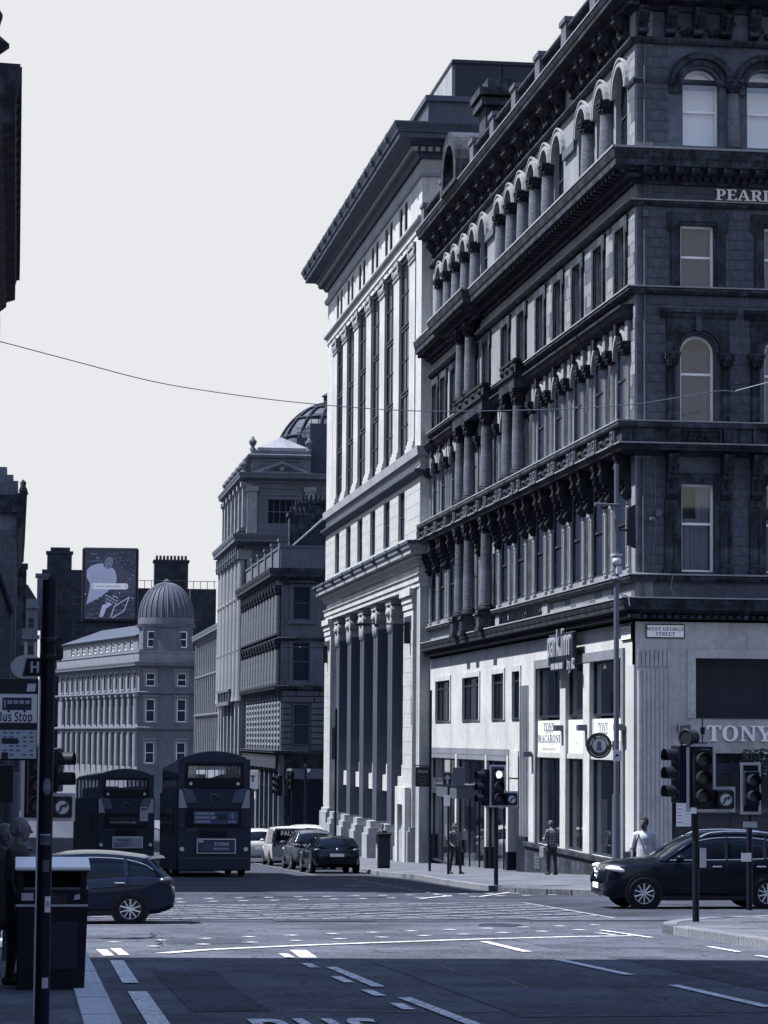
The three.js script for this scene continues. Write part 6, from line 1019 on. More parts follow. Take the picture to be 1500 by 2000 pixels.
{ const c = car('pale_estate', 'pale estate car half hidden behind the lettered van', { ...suvSpec, paint: M.carwhite, group: parked, rimM: M.steel, trim: null, extra: () => 0 }); along(c, 13.75, 127.5, 0); c.scale.setScalar(1.12); }

function bus(label, ads, num, X, D) {
  const t = thing('double_decker_bus', label, 'bus', [X, g(D), -D], 0, 'buses waiting in the left lane'); t.rotation.order = 'YXZ'; t.rotation.x = -Math.atan2(g(D - 2) - g(D + 8), 10);
  const L = 10.6, W = 1.24; // local: rear at z = 0, front at z = -L
  const sec = (y0, y1, w0, w1, crown) => { const p = [[-w0, y0], [w0, y0], [w1, y1 - 0.1]]; for (let i = 0; i <= 10; i++) { const u = 1 - i / 5; p.push([u * (w1 - 0.1), y1 + crown * (1 - u * u)]); } p.push([-w1, y1 - 0.1]); return p; };
  const ex = (pts, d, b = 0.05) => { const s = new THREE.Shape(pts.map((p) => new THREE.Vector2(...p))); return new THREE.ExtrudeGeometry(s, { depth: d, bevelEnabled: b > 0, bevelSize: b, bevelThickness: b, bevelSegments: 2 }); };
  mesh('lower_body', [ex([[-W + 0.03, 0.26], [W - 0.03, 0.26], [W - 0.02, 2.95], [-W + 0.02, 2.95]], L - 0.1).translate(0, 0, -L + 0.05)], M.busbody, t);
  mesh('roof', [ex(sec(3.92, 3.98, W - 0.1, W - 0.12, 0.2), L - 0.3, 0.06).translate(0, 0, -L + 0.15)], M.busbody, t);
  mesh('rear_header', [poly([...sec(3.72, 3.95, W - 0.06, W - 0.07, 0.18)], 0.12).translate(0, 0, 0.0)], M.busbody, t);
  for (const s of [-1, 1]) {
    mesh('corner_pillar', [box(s * W - s * 0.28, s * W - s * 0.03, 2.95, 3.95, -0.3, 0.02)], M.busbody, t);
    for (let k = 1; k < 7; k++) mesh('window_pillar', box(s * (W - 0.06) - 0.03, s * (W - 0.06) + 0.03, 2.95, 3.95, -k * 1.6 - 0.05, -k * 1.6 + 0.05), M.blackmetal, t);
    mesh('upper_side_window', box(s * (W - 0.04) - 0.006, s * (W - 0.04) + 0.006, 2.98, 3.92, -L + 0.3, -0.3), M.pane, t);
    mesh('lower_side_window', box(s * (W + 0.035) - 0.008, s * (W + 0.035) + 0.008, 1.5, 2.35, -L + 0.4, -1.8), M.glass, t);
    mesh('side_advert', box(s * (W + 0.035) - 0.008, s * (W + 0.035) + 0.012, 2.45, 2.92, -7.2, -0.9), M.bushull, t);
    for (const z of [-2.4, -8.2]) { const w = share('wheel', hubG(0.48), M.steel, t, s * (W - 0.1), 0.48, z, s * Math.PI / 2); share('tyre', tyreG(0.48), M.tyre, w); }
    mesh('chevron_panel', [poly([[s * 1.2, 2.92], [s * 1.2, 2.3], [s * 0.92, 2.3], [s * 1.1, 2.92]].sort(() => 0), 0.012).translate(0, 0, 0.066)], M.busgrey, t);
    mesh('chevron_panel', [poly([[s * 1.09, 2.98], [s * 0.72, 2.9], [s * 0.58, 2.48], [s * 0.95, 2.48]], 0.012).translate(0, 0, 0.07)], M.bushull, t);
    for (const [y, r, m] of [[0.92, 0.075, M.lamp], [1.72, 0.05, M.lens], [0.62, 0.06, M.lens], [3.12, 0.055, M.lamp]]) mesh('rear_lamp', new THREE.CylinderGeometry(r, r, 0.03, 14).rotateX(Math.PI / 2).translate(s * (y > 3 ? 0.8 : 1.08), y, y > 3 ? 0.05 : 0.065), m, t);
  }
  mesh('upper_rear_window', [box(-0.98, 0.98, 3.05, 3.74, -0.05, -0.03)], M.pane, t);
  mesh('window_mask', [poly([[-1.02, 2.98], [1.02, 2.98], [0.98, 3.84], [-0.98, 3.84]], 0.02, [[[-0.9, 3.32], [0.9, 3.32], [0.88, 3.72], [-0.88, 3.72]]]).translate(0, 0, 0.03)], M.blackmetal, t);
  for (let k = 0; k < 9; k++) for (const s of [-1, 1]) mesh('seat', [rbox(0.86, 0.62, 0.1, 0.05).translate(s * 0.66, 3.15, -0.7 - k * 0.95)], M.bushull, t);
  for (let k = 0; k < 5; k++) mesh('grab_pole', bar([(k % 2 ? 0.22 : -0.22), 2.95, -1.2 - k * 1.7], [(k % 2 ? 0.22 : -0.22), 3.9, -1.2 - k * 1.7], 0.018), M.frame, t);
  const flatPrint = (name, w, h, x, y, m) => share(name, new THREE.PlaneGeometry(w, h), m, t, x, y, 0.084);
  mesh('advert_recess', rbox(1.86, 0.62, 0.02, 0.008, 1).translate(0, 1.98, 0.066), M.blackmetal, t);
  flatPrint('advert_strip', ads[0][0], ads[0][1], ads[0][2], ads[0][3], ads[0][4]);
  mesh('advert_frame', rbox(1.32, 0.5, 0.02, 0.008, 1).translate(0.08, 1.02, 0.066), M.frame, t);
  flatPrint('advert_panel', 1.26, 0.44, 0.08, 1.02, ads[1]);
  mesh('engine_grille', [0, 1, 2, 3].map((k) => box(-0.45, 0.45, 1.36 + k * 0.05, 1.385 + k * 0.05, 0.05, 0.075)), M.blackmetal, t);
  mesh('rear_bumper', [rbox(2.46, 0.46, 0.3, 0.06).translate(0, 0.42, -0.03)], M.busbody, t);
  const q = letters(num, 0.1, 0.004, fontSans); mesh('fleet_number', q.translate(-0.95, 1.52, 0.058), M.bushull, t);
  mesh('emblem', new THREE.TorusGeometry(0.14, 0.02, 6, 20, 4.4).translate(0, 2.62, 0.06), M.bushull, t);
  return t;
}
const adA = print(256, 72, (x, w, h) => { x.fillStyle = '#3b4770'; x.fillRect(0, 0, w, h); x.fillStyle = '#c6ccd8'; x.font = 'bold 17px sans-serif'; ['CONTACTLESS', 'PAYMENTS ON', 'OUR BUSES'].forEach((s, i) => x.fillText(s, 6, 20 + i * 23)); x.strokeStyle = '#a6adbb'; x.lineWidth = 3; for (let i = 1; i < 5; i++) { x.beginPath(); x.arc(200, 24, i * 8, -0.7, 0.7); x.stroke(); } x.fillStyle = '#1a2136'; x.fillRect(136, 18, 56, 32); x.fillStyle = '#a6adbb'; x.fillRect(200, 56, 16, 8); x.fillRect(222, 56, 20, 8); });
const adB = print(256, 92, (x, w, h) => { x.fillStyle = '#313c60'; x.fillRect(0, 0, w, h); x.fillStyle = '#4a546e'; for (let i = 0; i < 9; i++) { x.beginPath(); x.ellipse(40 + i * 11, 66 - (i % 3) * 10, 14, 10, 0.4, 0, 7); x.fill(); } x.fillStyle = '#c0c6d4'; x.font = 'bold 34px sans-serif'; x.fillText('THINK', 112, 44); x.font = 'bold 22px sans-serif'; x.fillText('HOLIDAYS', 110, 72); x.fillRect(6, 6, 34, 14); });
const adC = print(256, 60, (x, w, h) => { x.fillStyle = '#0d111c'; x.fillRect(0, 0, w, h); x.fillStyle = '#aab0bd'; x.font = 'bold 20px sans-serif'; x.fillText('on the First Bus app', 8, 46); x.fillStyle = '#4c556c'; x.fillText('Plan every journey', 8, 22); });
const adD = print(256, 92, (x, w, h) => { x.fillStyle = '#8c96b0'; x.fillRect(0, 0, w, h); x.fillStyle = '#161c2b'; x.font = 'bold 40px sans-serif'; x.fillText('evape.', 34, 38); x.fillStyle = '#9aa1b2'; x.fillRect(190, 8, 56, 70); x.fillStyle = '#414b64'; for (let i = 0; i < 4; i++) x.fillRect(8, 50 + i * 10, 150 - i * 14, 5); });
bus('nearer double-decker bus with contactless payment advert on its back', [[1.5, 0.42, 0.06, 1.98, adA], adB], '32570', 6.72, 90.6);
{ const b = bus('farther double-decker bus with a vape shop advert on its back', [[1.5, 0.35, 0.02, 1.95, adC], adD], '33412', 4.86, 117.5); b.rotation.y = 0.075;
  share('advert_phone', new THREE.PlaneGeometry(0.34, 0.62), print(64, 116, (x, w, h) => { x.fillStyle = '#aab0be'; x.fillRect(0, 0, w, h); x.fillStyle = '#3a4462'; x.fillRect(6, 8, w - 12, 20); x.fillStyle = '#7f889c'; for (let i = 0; i < 5; i++) x.fillRect(8, 40 + i * 13, 44 - (i % 3) * 8, 6); }), b, 0.78, 2.25, 0.086); }

// ---------------------------------------------------------------- people
function fieldMesh(caps, cell, k = 0.028) { // tapered capsules joined by a smooth minimum, meshed as one skin (surface nets)
  const lo = [1e9, 1e9, 1e9], hi = [-1e9, -1e9, -1e9];
  for (const c of caps) for (const [p, r] of [[c.a, c.ra], [c.b, c.rb]]) for (let i = 0; i < 3; i++) { lo[i] = Math.min(lo[i], p[i] - r - 0.06); hi[i] = Math.max(hi[i], p[i] + r + 0.06); }
  const n = lo.map((l, i) => Math.ceil((hi[i] - l) / cell) + 1), F = new Float32Array(n[0] * n[1] * n[2]);
  const dist = (c, x, y, z) => { const ax = c.b[0] - c.a[0], ay = c.b[1] - c.a[1], az = c.b[2] - c.a[2], s = c.s ?? [1, 1, 1]; const px = x - c.a[0], py = y - c.a[1], pz = z - c.a[2]; const L = ax * ax + ay * ay + az * az; const t = L > 0 ? Math.max(0, Math.min(1, (px * ax + py * ay + pz * az) / L)) : 0; const dx = (px - ax * t) / s[0], dy = (py - ay * t) / s[1], dz = (pz - az * t) / s[2]; return (Math.sqrt(dx * dx + dy * dy + dz * dz) - (c.ra + (c.rb - c.ra) * t)) * Math.min(s[0], s[1], s[2]); };
  const val = (x, y, z) => { let d = 1; for (const c of caps) { const e = dist(c, x, y, z); const kk = c.k ?? k, h = Math.max(0, Math.min(1, 0.5 + 0.5 * (d - e) / kk)); d = d * (1 - h) + e * h - kk * h * (1 - h); } return d; };
  const id = (i, j, q) => (q * n[1] + j) * n[0] + i;
  for (let q = 0; q < n[2]; q++) for (let j = 0; j < n[1]; j++) for (let i = 0; i < n[0]; i++) F[id(i, j, q)] = val(lo[0] + i * cell, lo[1] + j * cell, lo[2] + q * cell);
  const vid = new Int32Array(F.length).fill(-1), pos = [], idx = [], col = [];
  for (let q = 0; q < n[2] - 1; q++) for (let j = 0; j < n[1] - 1; j++) for (let i = 0; i < n[0] - 1; i++) {
    let cx = 0, cy = 0, cz = 0, cnt = 0; const v = []; for (let e = 0; e < 8; e++) v.push(F[id(i + (e & 1), j + ((e >> 1) & 1), q + (e >> 2))]);
    for (const [a, b] of [[0, 1], [2, 3], [4, 5], [6, 7], [0, 2], [1, 3], [4, 6], [5, 7], [0, 4], [1, 5], [2, 6], [3, 7]]) if ((v[a] < 0) !== (v[b] < 0)) { const t = v[a] / (v[a] - v[b]); cx += (a & 1) + ((b & 1) - (a & 1)) * t; cy += ((a >> 1) & 1) + (((b >> 1) & 1) - ((a >> 1) & 1)) * t; cz += (a >> 2) + ((b >> 2) - (a >> 2)) * t; cnt++; }
    if (!cnt) continue; const x = lo[0] + (i + cx / cnt) * cell, y = lo[1] + (j + cy / cnt) * cell, z = lo[2] + (q + cz / cnt) * cell; vid[id(i, j, q)] = pos.length / 3; pos.push(x, y, z);
    let bd = 9, bc = null; for (const c of caps) { const e = dist(c, x, y, z); if (e < bd) { bd = e; bc = c; } } const cc = typeof bc.c === 'function' ? bc.c(x, y, z) : bc.c; col.push(cc[0] * 0.55, cc[1] * 0.57, cc[2] * 0.62);
  }
  for (let q = 1; q < n[2] - 1; q++) for (let j = 1; j < n[1] - 1; j++) for (let i = 1; i < n[0] - 1; i++) {
    const s = F[id(i, j, q)] < 0; const put = (a, b, c, d, f) => { if (a < 0 || b < 0 || c < 0 || d < 0) return; f ? idx.push(a, b, c, a, c, d) : idx.push(a, c, b, a, d, c); };
    if (s !== F[id(i + 1, j, q)] < 0) put(vid[id(i, j - 1, q - 1)], vid[id(i, j, q - 1)], vid[id(i, j, q)], vid[id(i, j - 1, q)], s);
    if (s !== F[id(i, j + 1, q)] < 0) put(vid[id(i - 1, j, q - 1)], vid[id(i - 1, j, q)], vid[id(i, j, q)], vid[id(i, j, q - 1)], s);
    if (s !== F[id(i, j, q + 1)] < 0) put(vid[id(i - 1, j - 1, q)], vid[id(i, j - 1, q)], vid[id(i, j, q)], vid[id(i - 1, j, q)], s);
  }
  const o = new THREE.BufferGeometry(); o.setAttribute('position', new THREE.Float32BufferAttribute(pos, 3)); o.setAttribute('color', new THREE.Float32BufferAttribute(col, 3)); o.setIndex(idx); o.computeVertexNormals();
  o.setAttribute('uv', new THREE.Float32BufferAttribute(new Float32Array(pos.length / 3 * 2), 2)); return o;
}
const skinM = new THREE.MeshStandardMaterial({ vertexColors: true, roughness: 0.75 });
function person(label, o) { // local: +z is where the person faces, +x their left
  const H = o.H, s = H / 1.75, q = (x, y, z) => [x * s, y * s, z * s], caps = [], add = (a, b, ra, rb, c, e = {}) => caps.push({ a: q(...a), b: q(...b), ra: ra * s, rb: rb * s, c, ...e });
  const { skin = [0.27, 0.245, 0.26], top, legs, hair, shoe = [0.02, 0.022, 0.03], sleeve = 'long', stride = [0.04, -0.04], armL, armR, coat = 0.86 } = o;
  const hx = 0.095, sx = 0.185, hipY = 0.9;
  [[hx, stride[0]], [-hx, stride[1]]].forEach(([x, z]) => { add([x, hipY, 0], [x * 1.02, 0.48, z * 0.6 + 0.02], 0.092, 0.062, legs); add([x * 1.02, 0.48, z * 0.6 + 0.02], [x, 0.1, z], 0.062, 0.045, legs); add([x, 0.045, z - 0.04], [x * 1.15, 0.035, z + 0.15], 0.047, 0.036, shoe, { k: 0.015 }); });
  add([0, 0.95, 0], [0, 1.08, 0.0], 0.128, 0.12, (x, y) => (y > coat * s * 1.06 ? top(x, y, 0) : legs), { s: [1.2, 1, 0.85] });
  add([0, 1.05, 0], [0, 1.32, -0.005], 0.13, 0.155, top, { s: [1.15, 1, 0.82] }); add([-0.13, 1.4, -0.01], [0.13, 1.4, -0.01], 0.068, 0.068, top);
  if (o.belly) add([0, 1.04, 0.05], [0, 1.16, 0.05], o.belly, o.belly * 0.9, top);
  if (o.hem) add([0, o.hem, 0], [0, 1.1, 0], 0.155, 0.14, top, { s: [1.15, 1, 0.85] });
  [[1, armL ?? [[0.24, 1.12, -0.02], [0.25, 0.88, 0.06]]], [-1, armR ?? [[-0.24, 1.12, -0.02], [-0.25, 0.88, 0.06]]]].forEach(([sd, [el, wr]]) => {
    add([sd * sx, 1.39, -0.01], el, 0.058, 0.046, sleeve === 'none' ? skin : top); add(el, wr, 0.044, 0.03, sleeve === 'long' ? top : skin);
    const d = new THREE.Vector3(wr[0] - el[0], wr[1] - el[1], wr[2] - el[2]).normalize(), P = (t, ox, oz) => [wr[0] + d.x * t + ox, wr[1] + d.y * t, wr[2] + d.z * t + oz];
    add(P(0.02, 0, 0), P(0.09, 0, 0), 0.034, 0.036, skin, { s: [0.7, 1, 1.05], k: 0.012 });
    [[-0.03, 0.15], [-0.01, 0.175], [0.011, 0.168], [0.031, 0.14]].forEach(([oz, L]) => add(P(0.09, 0, oz), P(L, -sd * 0.018, oz * 1.1 + 0.01), 0.0115, 0.009, skin, { k: 0.006 }));
    add(P(0.03, 0, 0.03), P(0.1, -sd * 0.01, 0.062), 0.013, 0.01, skin, { k: 0.008 });
  });
  const hy = 1.63, hz = 0.02 + (o.lean ?? 0); add([0, 1.42, 0], [0, 1.53, hz * 0.6], 0.054, 0.05, skin);
  const turn = o.turn ?? 0, cT = Math.cos(turn), sT = Math.sin(turn), R = (x, y, z) => [x * cT + z * sT, hy + y, -x * sT + z * cT + hz];
  add(R(0, 0.02, -0.015), R(0, 0.03, -0.01), 0.098, 0.098, o.bald ? skin : hair, { s: [0.82, 1.02, 1], k: 0.01 }); add(R(0, -0.055, 0.03), R(0, 0.0, 0.035), 0.056, 0.072, skin, { s: [0.95, 1, 0.95], k: 0.016 });
  add(R(0, -0.095, 0.055), R(0, -0.07, 0.05), 0.034, 0.045, o.beard ?? skin, { k: 0.015 }); add(R(0, 0.005, 0.1), R(0, -0.032, 0.118), 0.011, 0.017, skin, { k: 0.012 });
  add(R(-0.03, 0.022, 0.097), R(0.03, 0.022, 0.097), 0.012, 0.012, o.glasses ? [0.01, 0.01, 0.012] : skin.map((v) => v * 0.8), { k: 0.006 }); add(R(-0.02, -0.058, 0.098), R(0.02, -0.058, 0.098), 0.008, 0.008, skin.map((v) => v * 0.6), { k: 0.006 });
  for (const sd of [-1, 1]) { add(R(sd * 0.083, 0.02, -0.005), R(sd * 0.085, -0.025, 0.0), 0.016, 0.013, skin, { k: 0.006, s: [0.7, 1, 1] }); if (!o.glasses) add(R(sd * 0.031, 0.018, 0.1), R(sd * 0.033, 0.018, 0.1), 0.0075, 0.0075, [0.015, 0.016, 0.02], { k: 0.003 }); }
  if (!o.bald) { add(R(0, 0.06, -0.02), R(0, 0.075, 0.03), 0.07, 0.055, hair, { k: 0.012 }); if (o.long) add(R(0, 0.02, -0.06), R(0, -0.17, -0.05), 0.07, 0.06, hair, { k: 0.03 }); }
  else add(R(0, -0.02, -0.07), R(0, 0.0, -0.075), 0.055, 0.05, hair, { k: 0.01, s: [1.3, 1, 0.7] });
  const t = thing('person', label, 'person', o.at, o.face ?? 0); const m = new THREE.Mesh(fieldMesh(caps, o.cell ?? 0.014), skinM); m.name = 'figure'; m.castShadow = m.receiveShadow = true; t.add(m);
  if (o.extra) o.extra(t, s); return t;
}
const plain = (c) => () => c;
const onPave = (X, D) => [X, g(D) + 0.12, -D];
const plaid = (x, y, z) => { const a = Math.floor((x + 10) / 0.045) % 2, b = Math.floor((y + 10) / 0.045) % 2; return a && b ? [0.05, 0.055, 0.075] : a || b ? [0.15, 0.16, 0.2] : [0.34, 0.355, 0.4]; };
person('person in a checked shirt and dark trousers facing the shop window, back turned', { H: 1.72, at: onPave(17.0, 83.9), face: Math.PI + 0.35, top: plaid, legs: [0.022, 0.025, 0.038], hair: [0.09, 0.095, 0.11], stride: [0.05, -0.1], lean: 0.05, armL: [[0.25, 1.14, 0.04], [0.16, 1.16, 0.26]], armR: [[-0.25, 1.14, 0.04], [-0.16, 1.2, 0.27]],
  extra: (t, s) => mesh('shopping_bag', [rbox(0.1, 0.36, 0.26, 0.03).translate(0.31, 0.72, 0.05), tube([[0.3, 0.88, 0.0], [0.3, 1.0, 0.05], [0.3, 0.88, 0.12]], 0.006, 4)], M.clad2, t) });
person('bearded person in a white T-shirt and sunglasses with a shoulder bag, behind the black crossover', { H: 1.86, at: [13.46, g(56.4), -56.4], face: -0.25, top: plain([0.7, 0.71, 0.74]), legs: [0.05, 0.055, 0.07], hair: [0.02, 0.02, 0.025], skin: [0.22, 0.2, 0.21], beard: [0.05, 0.05, 0.055], glasses: true, sleeve: 'short', turn: -0.5, cell: 0.012, hem: 0.88, coat: 0.8, armR: [[-0.255, 1.13, 0.0], [-0.235, 0.9, 0.1]],
  extra: (t, s) => { mesh('shoulder_strap', tube([[-0.1, 1.53, 0.02], [-0.14, 1.42, 0.14], [-0.2, 1.2, 0.17], [-0.25, 0.98, 0.1]], 0.016, 5), M.blackmetal, t); mesh('shoulder_bag', rbox(0.12, 0.3, 0.34, 0.05).translate(-0.3, 0.84, 0.02), M.blackmetal, t); } });
const dapple = (x, y, z) => (Math.sin(x * 55 + y * 31) + Math.sin(y * 47 - z * 60) + Math.sin(x * 23 + z * 71) > 0.5 ? [0.22, 0.235, 0.28] : [0.055, 0.06, 0.08]);
person('long-haired person in a mottled top and black trousers walking past the glazed shop', { H: 1.68, at: onPave(14.55, 88), face: 0.5, top: dapple, legs: [0.016, 0.018, 0.025], hair: [0.05, 0.052, 0.06], long: true, stride: [0.2, -0.16], armR: [[-0.3, 1.16, -0.06], [-0.26, 1.02, 0.14]], extra: (t) => mesh('hand_bag', rbox(0.12, 0.26, 0.3, 0.05).translate(-0.36, 0.82, 0.02), M.blackmetal, t) });
person('grey-haired balding person in a dark coat at the bus stop behind the bin', { H: 1.6, at: onPave(0.05, 26.2), face: 1.25, top: plain([0.012, 0.014, 0.02]), legs: [0.012, 0.014, 0.02], hair: [0.2, 0.21, 0.235], skin: [0.21, 0.2, 0.22], bald: true, turn: 0.2, hem: 0.7, cell: 0.011 });
person('person with short fair hair at the extreme left of the bus stop queue', { H: 1.54, at: onPave(-0.09, 27.4), face: 0.5, top: plain([0.014, 0.016, 0.024]), legs: [0.012, 0.014, 0.02], hair: [0.2, 0.2, 0.22], skin: [0.24, 0.23, 0.25], hem: 0.7, cell: 0.012 });
for (const [X, D, f, tone, lb] of [[15.4, 112, 0.2, [0.02, 0.022, 0.03], 'dark-clad person walking beside the bank plinths'], [12.9, 139, 0.3, [0.3, 0.31, 0.35], 'distant person in a pale jacket past the parked van'], [13.6, 141, 0.1, [0.6, 0.61, 0.64], 'distant person in a white top near the far corner'], [10.9, 168, 0, [0.03, 0.035, 0.045], 'distant dark-clad person crossing beyond the buses']])
  person(lb, { H: 1.74, at: onPave(X, D), face: f, top: plain(tone), legs: [0.03, 0.033, 0.045], hair: [0.03, 0.03, 0.035], stride: [0.14, -0.14], cell: 0.022 });

// ---------------------------------------------------------------- signals, posts, bins and signs
const lensG = keep('lens', () => new THREE.SphereGeometry(0.1, 14, 8, 0, Math.PI * 2, 0, Math.PI / 2).scale(1, 0.3, 1).rotateX(Math.PI / 2));
const visorG = keep('visor', () => { const q = new THREE.CylinderGeometry(0.118, 0.118, 0.2, 18, 1, true, -Math.PI * 0.72, Math.PI * 1.44).rotateX(Math.PI / 2).rotateZ(Math.PI).translate(0, 0, 0.1); return q; });
const arrowPrint = print(96, 96, (x) => { x.fillStyle = '#0c1018'; x.fillRect(0, 0, 96, 96); x.fillStyle = '#a3a9b8'; x.beginPath(); x.arc(48, 48, 36, 0, 7); x.fill(); x.strokeStyle = '#10141f'; x.lineWidth = 9; x.beginPath(); x.moveTo(38, 74); x.lineTo(38, 50); x.quadraticCurveTo(40, 38, 56, 38); x.lineTo(66, 38); x.stroke(); x.fillStyle = '#10141f'; x.beginPath(); x.moveTo(62, 24); x.lineTo(80, 38); x.lineTo(62, 52); x.fill(); x.lineWidth = 6; x.beginPath(); x.moveTo(24, 74); x.lineTo(74, 24); x.stroke(); });
const lensLit = new THREE.MeshStandardMaterial({ color: C(0.7, 0.72, 0.76), roughness: 0.3, emissive: C(0.8, 0.82, 0.86), emissiveIntensity: 0.7 });
function signalHead(parent, x, y, z, ry, o = {}) { // three lamps, hoods, backing board
  const h = new THREE.Group(); // parts are placed straight on the owner; this only computes places
  const place = (name, geo, m, px, py, pz) => { const v = new THREE.Vector3(px, py, pz).applyAxisAngle(new THREE.Vector3(0, 1, 0), ry); return share(name, geo, m, parent, x + v.x, y + v.y, z + v.z, ry); };
  const n = o.lamps ?? 3, hh = n * 0.3 + 0.06;
  const bodyM = place('signal_head', keep('head' + n, () => rbox(0.3, hh, 0.2, 0.03)), M.blackmetal, 0, 0, 0);
  for (let k = 0; k < n; k++) { const yy = ((n - 1) / 2 - k) * 0.3; share('lens', lensG, o.lit === k ? lensLit : M.lens, bodyM, 0, yy, 0.1); share('visor', visorG, M.steelvis, bodyM, 0, yy, 0.1); }
  if (o.board) {
    const [bw, bh, ex] = o.board, yb = -bh / 2; const out = ex ? [[-bw / 2, yb], [bw / 2 + ex, yb], [bw / 2 + ex, yb + 0.42], [bw / 2, yb + 0.42], [bw / 2, bh / 2], [-bw / 2, bh / 2]] : rect(-bw / 2, bw / 2, yb, bh / 2);
    const e = 0.05, inn = ex ? [[-bw / 2 + e, yb + e], [bw / 2 + ex - e, yb + e], [bw / 2 + ex - e, yb + 0.42 - e], [bw / 2 - e, yb + 0.42 - e], [bw / 2 - e, bh / 2 - e], [-bw / 2 + e, bh / 2 - e]] : rect(-bw / 2 + e, bw / 2 - e, yb + e, bh / 2 - e);
    place('backing_board', uvm(flat(poly(out, 0.012))), M.blackmetal, 0, 0, -0.005);
    place('board_border', uvm(flat(poly(out, 0.006, [inn]).translate(0, 0, 0.007))), M.border, 0, 0, -0.004);
    if (ex) { place('turn_box', keep('tbox', () => rbox(0.3, 0.3, 0.16, 0.03)), M.blackmetal, bw / 2 + ex / 2 - 0.03, yb + 0.21, 0.06); place('turn_sign', new THREE.CircleGeometry(0.13, 24), arrowPrint, bw / 2 + ex / 2 - 0.03, yb + 0.21, 0.145); }
  }
}
std('border', [0.4, 0.42, 0.48], 0.6); std('steelvis', [0.014, 0.017, 0.025], 0.45, { side: THREE.DoubleSide });
function post(t, h, r = 0.057, m = M.blackmetal) { mesh('post', [cyl(r, r, h, 14), cyl(r * 1.05, r * 0.6, 0.06, 14).translate(0, h, 0)], m, t); }
{ // near right signal
  const D = 43.3, X = 11.2, t = thing('traffic_signal', 'near right traffic signal with a pale-edged stepped backing board and no-right-turn box', 'traffic signal', [X, g(D) + 0.12, -D]);
  const gy = g(D) + 0.12; post(t, 2.1); signalHead(t, 0.08, 1.0 - gy, 0.06, 0, { board: [0.5, 1.13, 0.33] });
  mesh('support_pole', cyl(0.045, 0.045, 1.2, 10).translate(0.02, 1.9, -0.08), M.blackmetal, t);
  signalHead(t, -0.24, 1.06 - gy, -0.1, -Math.PI / 2 + 0.25, { lamps: 3 });
  mesh('detector', [new THREE.CylinderGeometry(0.13, 0.13, 0.22, 18).rotateX(Math.PI / 2).rotateY(-0.9).translate(-0.1, 1.66 - gy, 0.0), new THREE.TorusGeometry(0.13, 0.025, 6, 20).rotateY(-0.9).translate(-0.18, 1.66 - gy, 0.06), box(-0.26, 0.2, 1.56 - gy, 1.585 - gy, -0.03, 0.03)], M.steelvis, t);
  mesh('aerial', [bar([0.12, 1.57 - gy, 0], [0.12, 2.0 - gy, 0], 0.012), rbox(0.07, 0.12, 0.07, 0.01).translate(0.12, 1.78 - gy, 0)], M.blackmetal, t);
  mesh('push_button_box', [rbox(0.11, 0.32, 0.08, 0.012).translate(0.11, 1.05, 0.03)], M.border, t); mesh('label_plate', box(-0.1, 0.0, 1.78, 1.88, 0.06, 0.068), M.signwhite, t);
}
{ const D = 49.5, X = 13.85, gy = g(D) + 0.1, t = thing('crossing_signal', 'pedestrian crossing signal standing behind the black crossover', 'traffic signal', [X, gy, -D]);
  post(t, 2.6, 0.057); signalHead(t, 0.0, 0.72 - gy, 0.12, 0.05, { lamps: 2, board: [0.4, 0.98, 0] }); mesh('sticker', [box(-0.13, 0.14, -0.02 - gy, 0.09 - gy, 0.06, 0.068)], M.border, t); mesh('sticker', [box(-0.17, 0.02, -0.66 - gy, -0.5 - gy, 0.06, 0.068)], M.signwhite, t); mesh('head_bracket', [box(-0.2, 0.06, 1.2 - gy, 1.24 - gy, -0.02, 0.08), cyl(0.045, 0.045, 0.12, 8).translate(0.0, 1.24 - gy, 0)], M.blackmetal, t); }
{ const D = 69, X = 12.5, gy = g(D) + 0.12, t = thing('traffic_signal', 'far corner traffic signal with its top lamp lit, in front of the glazed shop', 'traffic signal', [X, gy, -D]);
  post(t, 2.7); signalHead(t, 0.02, 0.4 - gy, 0.1, 0.05, { lit: 0, board: [0.44, 1.1, 0.32] }); signalHead(t, -0.26, 0.36 - gy, -0.05, -Math.PI / 2 + 0.3, {}); mesh('top_bracket', box(-0.08, 0.08, 0.97 - gy, 1.05 - gy, -0.04, 0.04), M.blackmetal, t); }
{ const D = 40.6, X = 0.4, gy = g(D) + 0.1, t = thing('traffic_signal', 'left traffic signal mostly hidden by the thick dark post, its turn box showing', 'traffic signal', [X, gy, -D]);
  post(t, 2.7); signalHead(t, -0.06, 0.9 - gy, 0.1, 0, { board: [0.48, 1.13, 0.33] }); signalHead(t, 0.2, 1.1 - gy, -0.12, Math.PI / 2 - 0.3, { lamps: 2 }); }
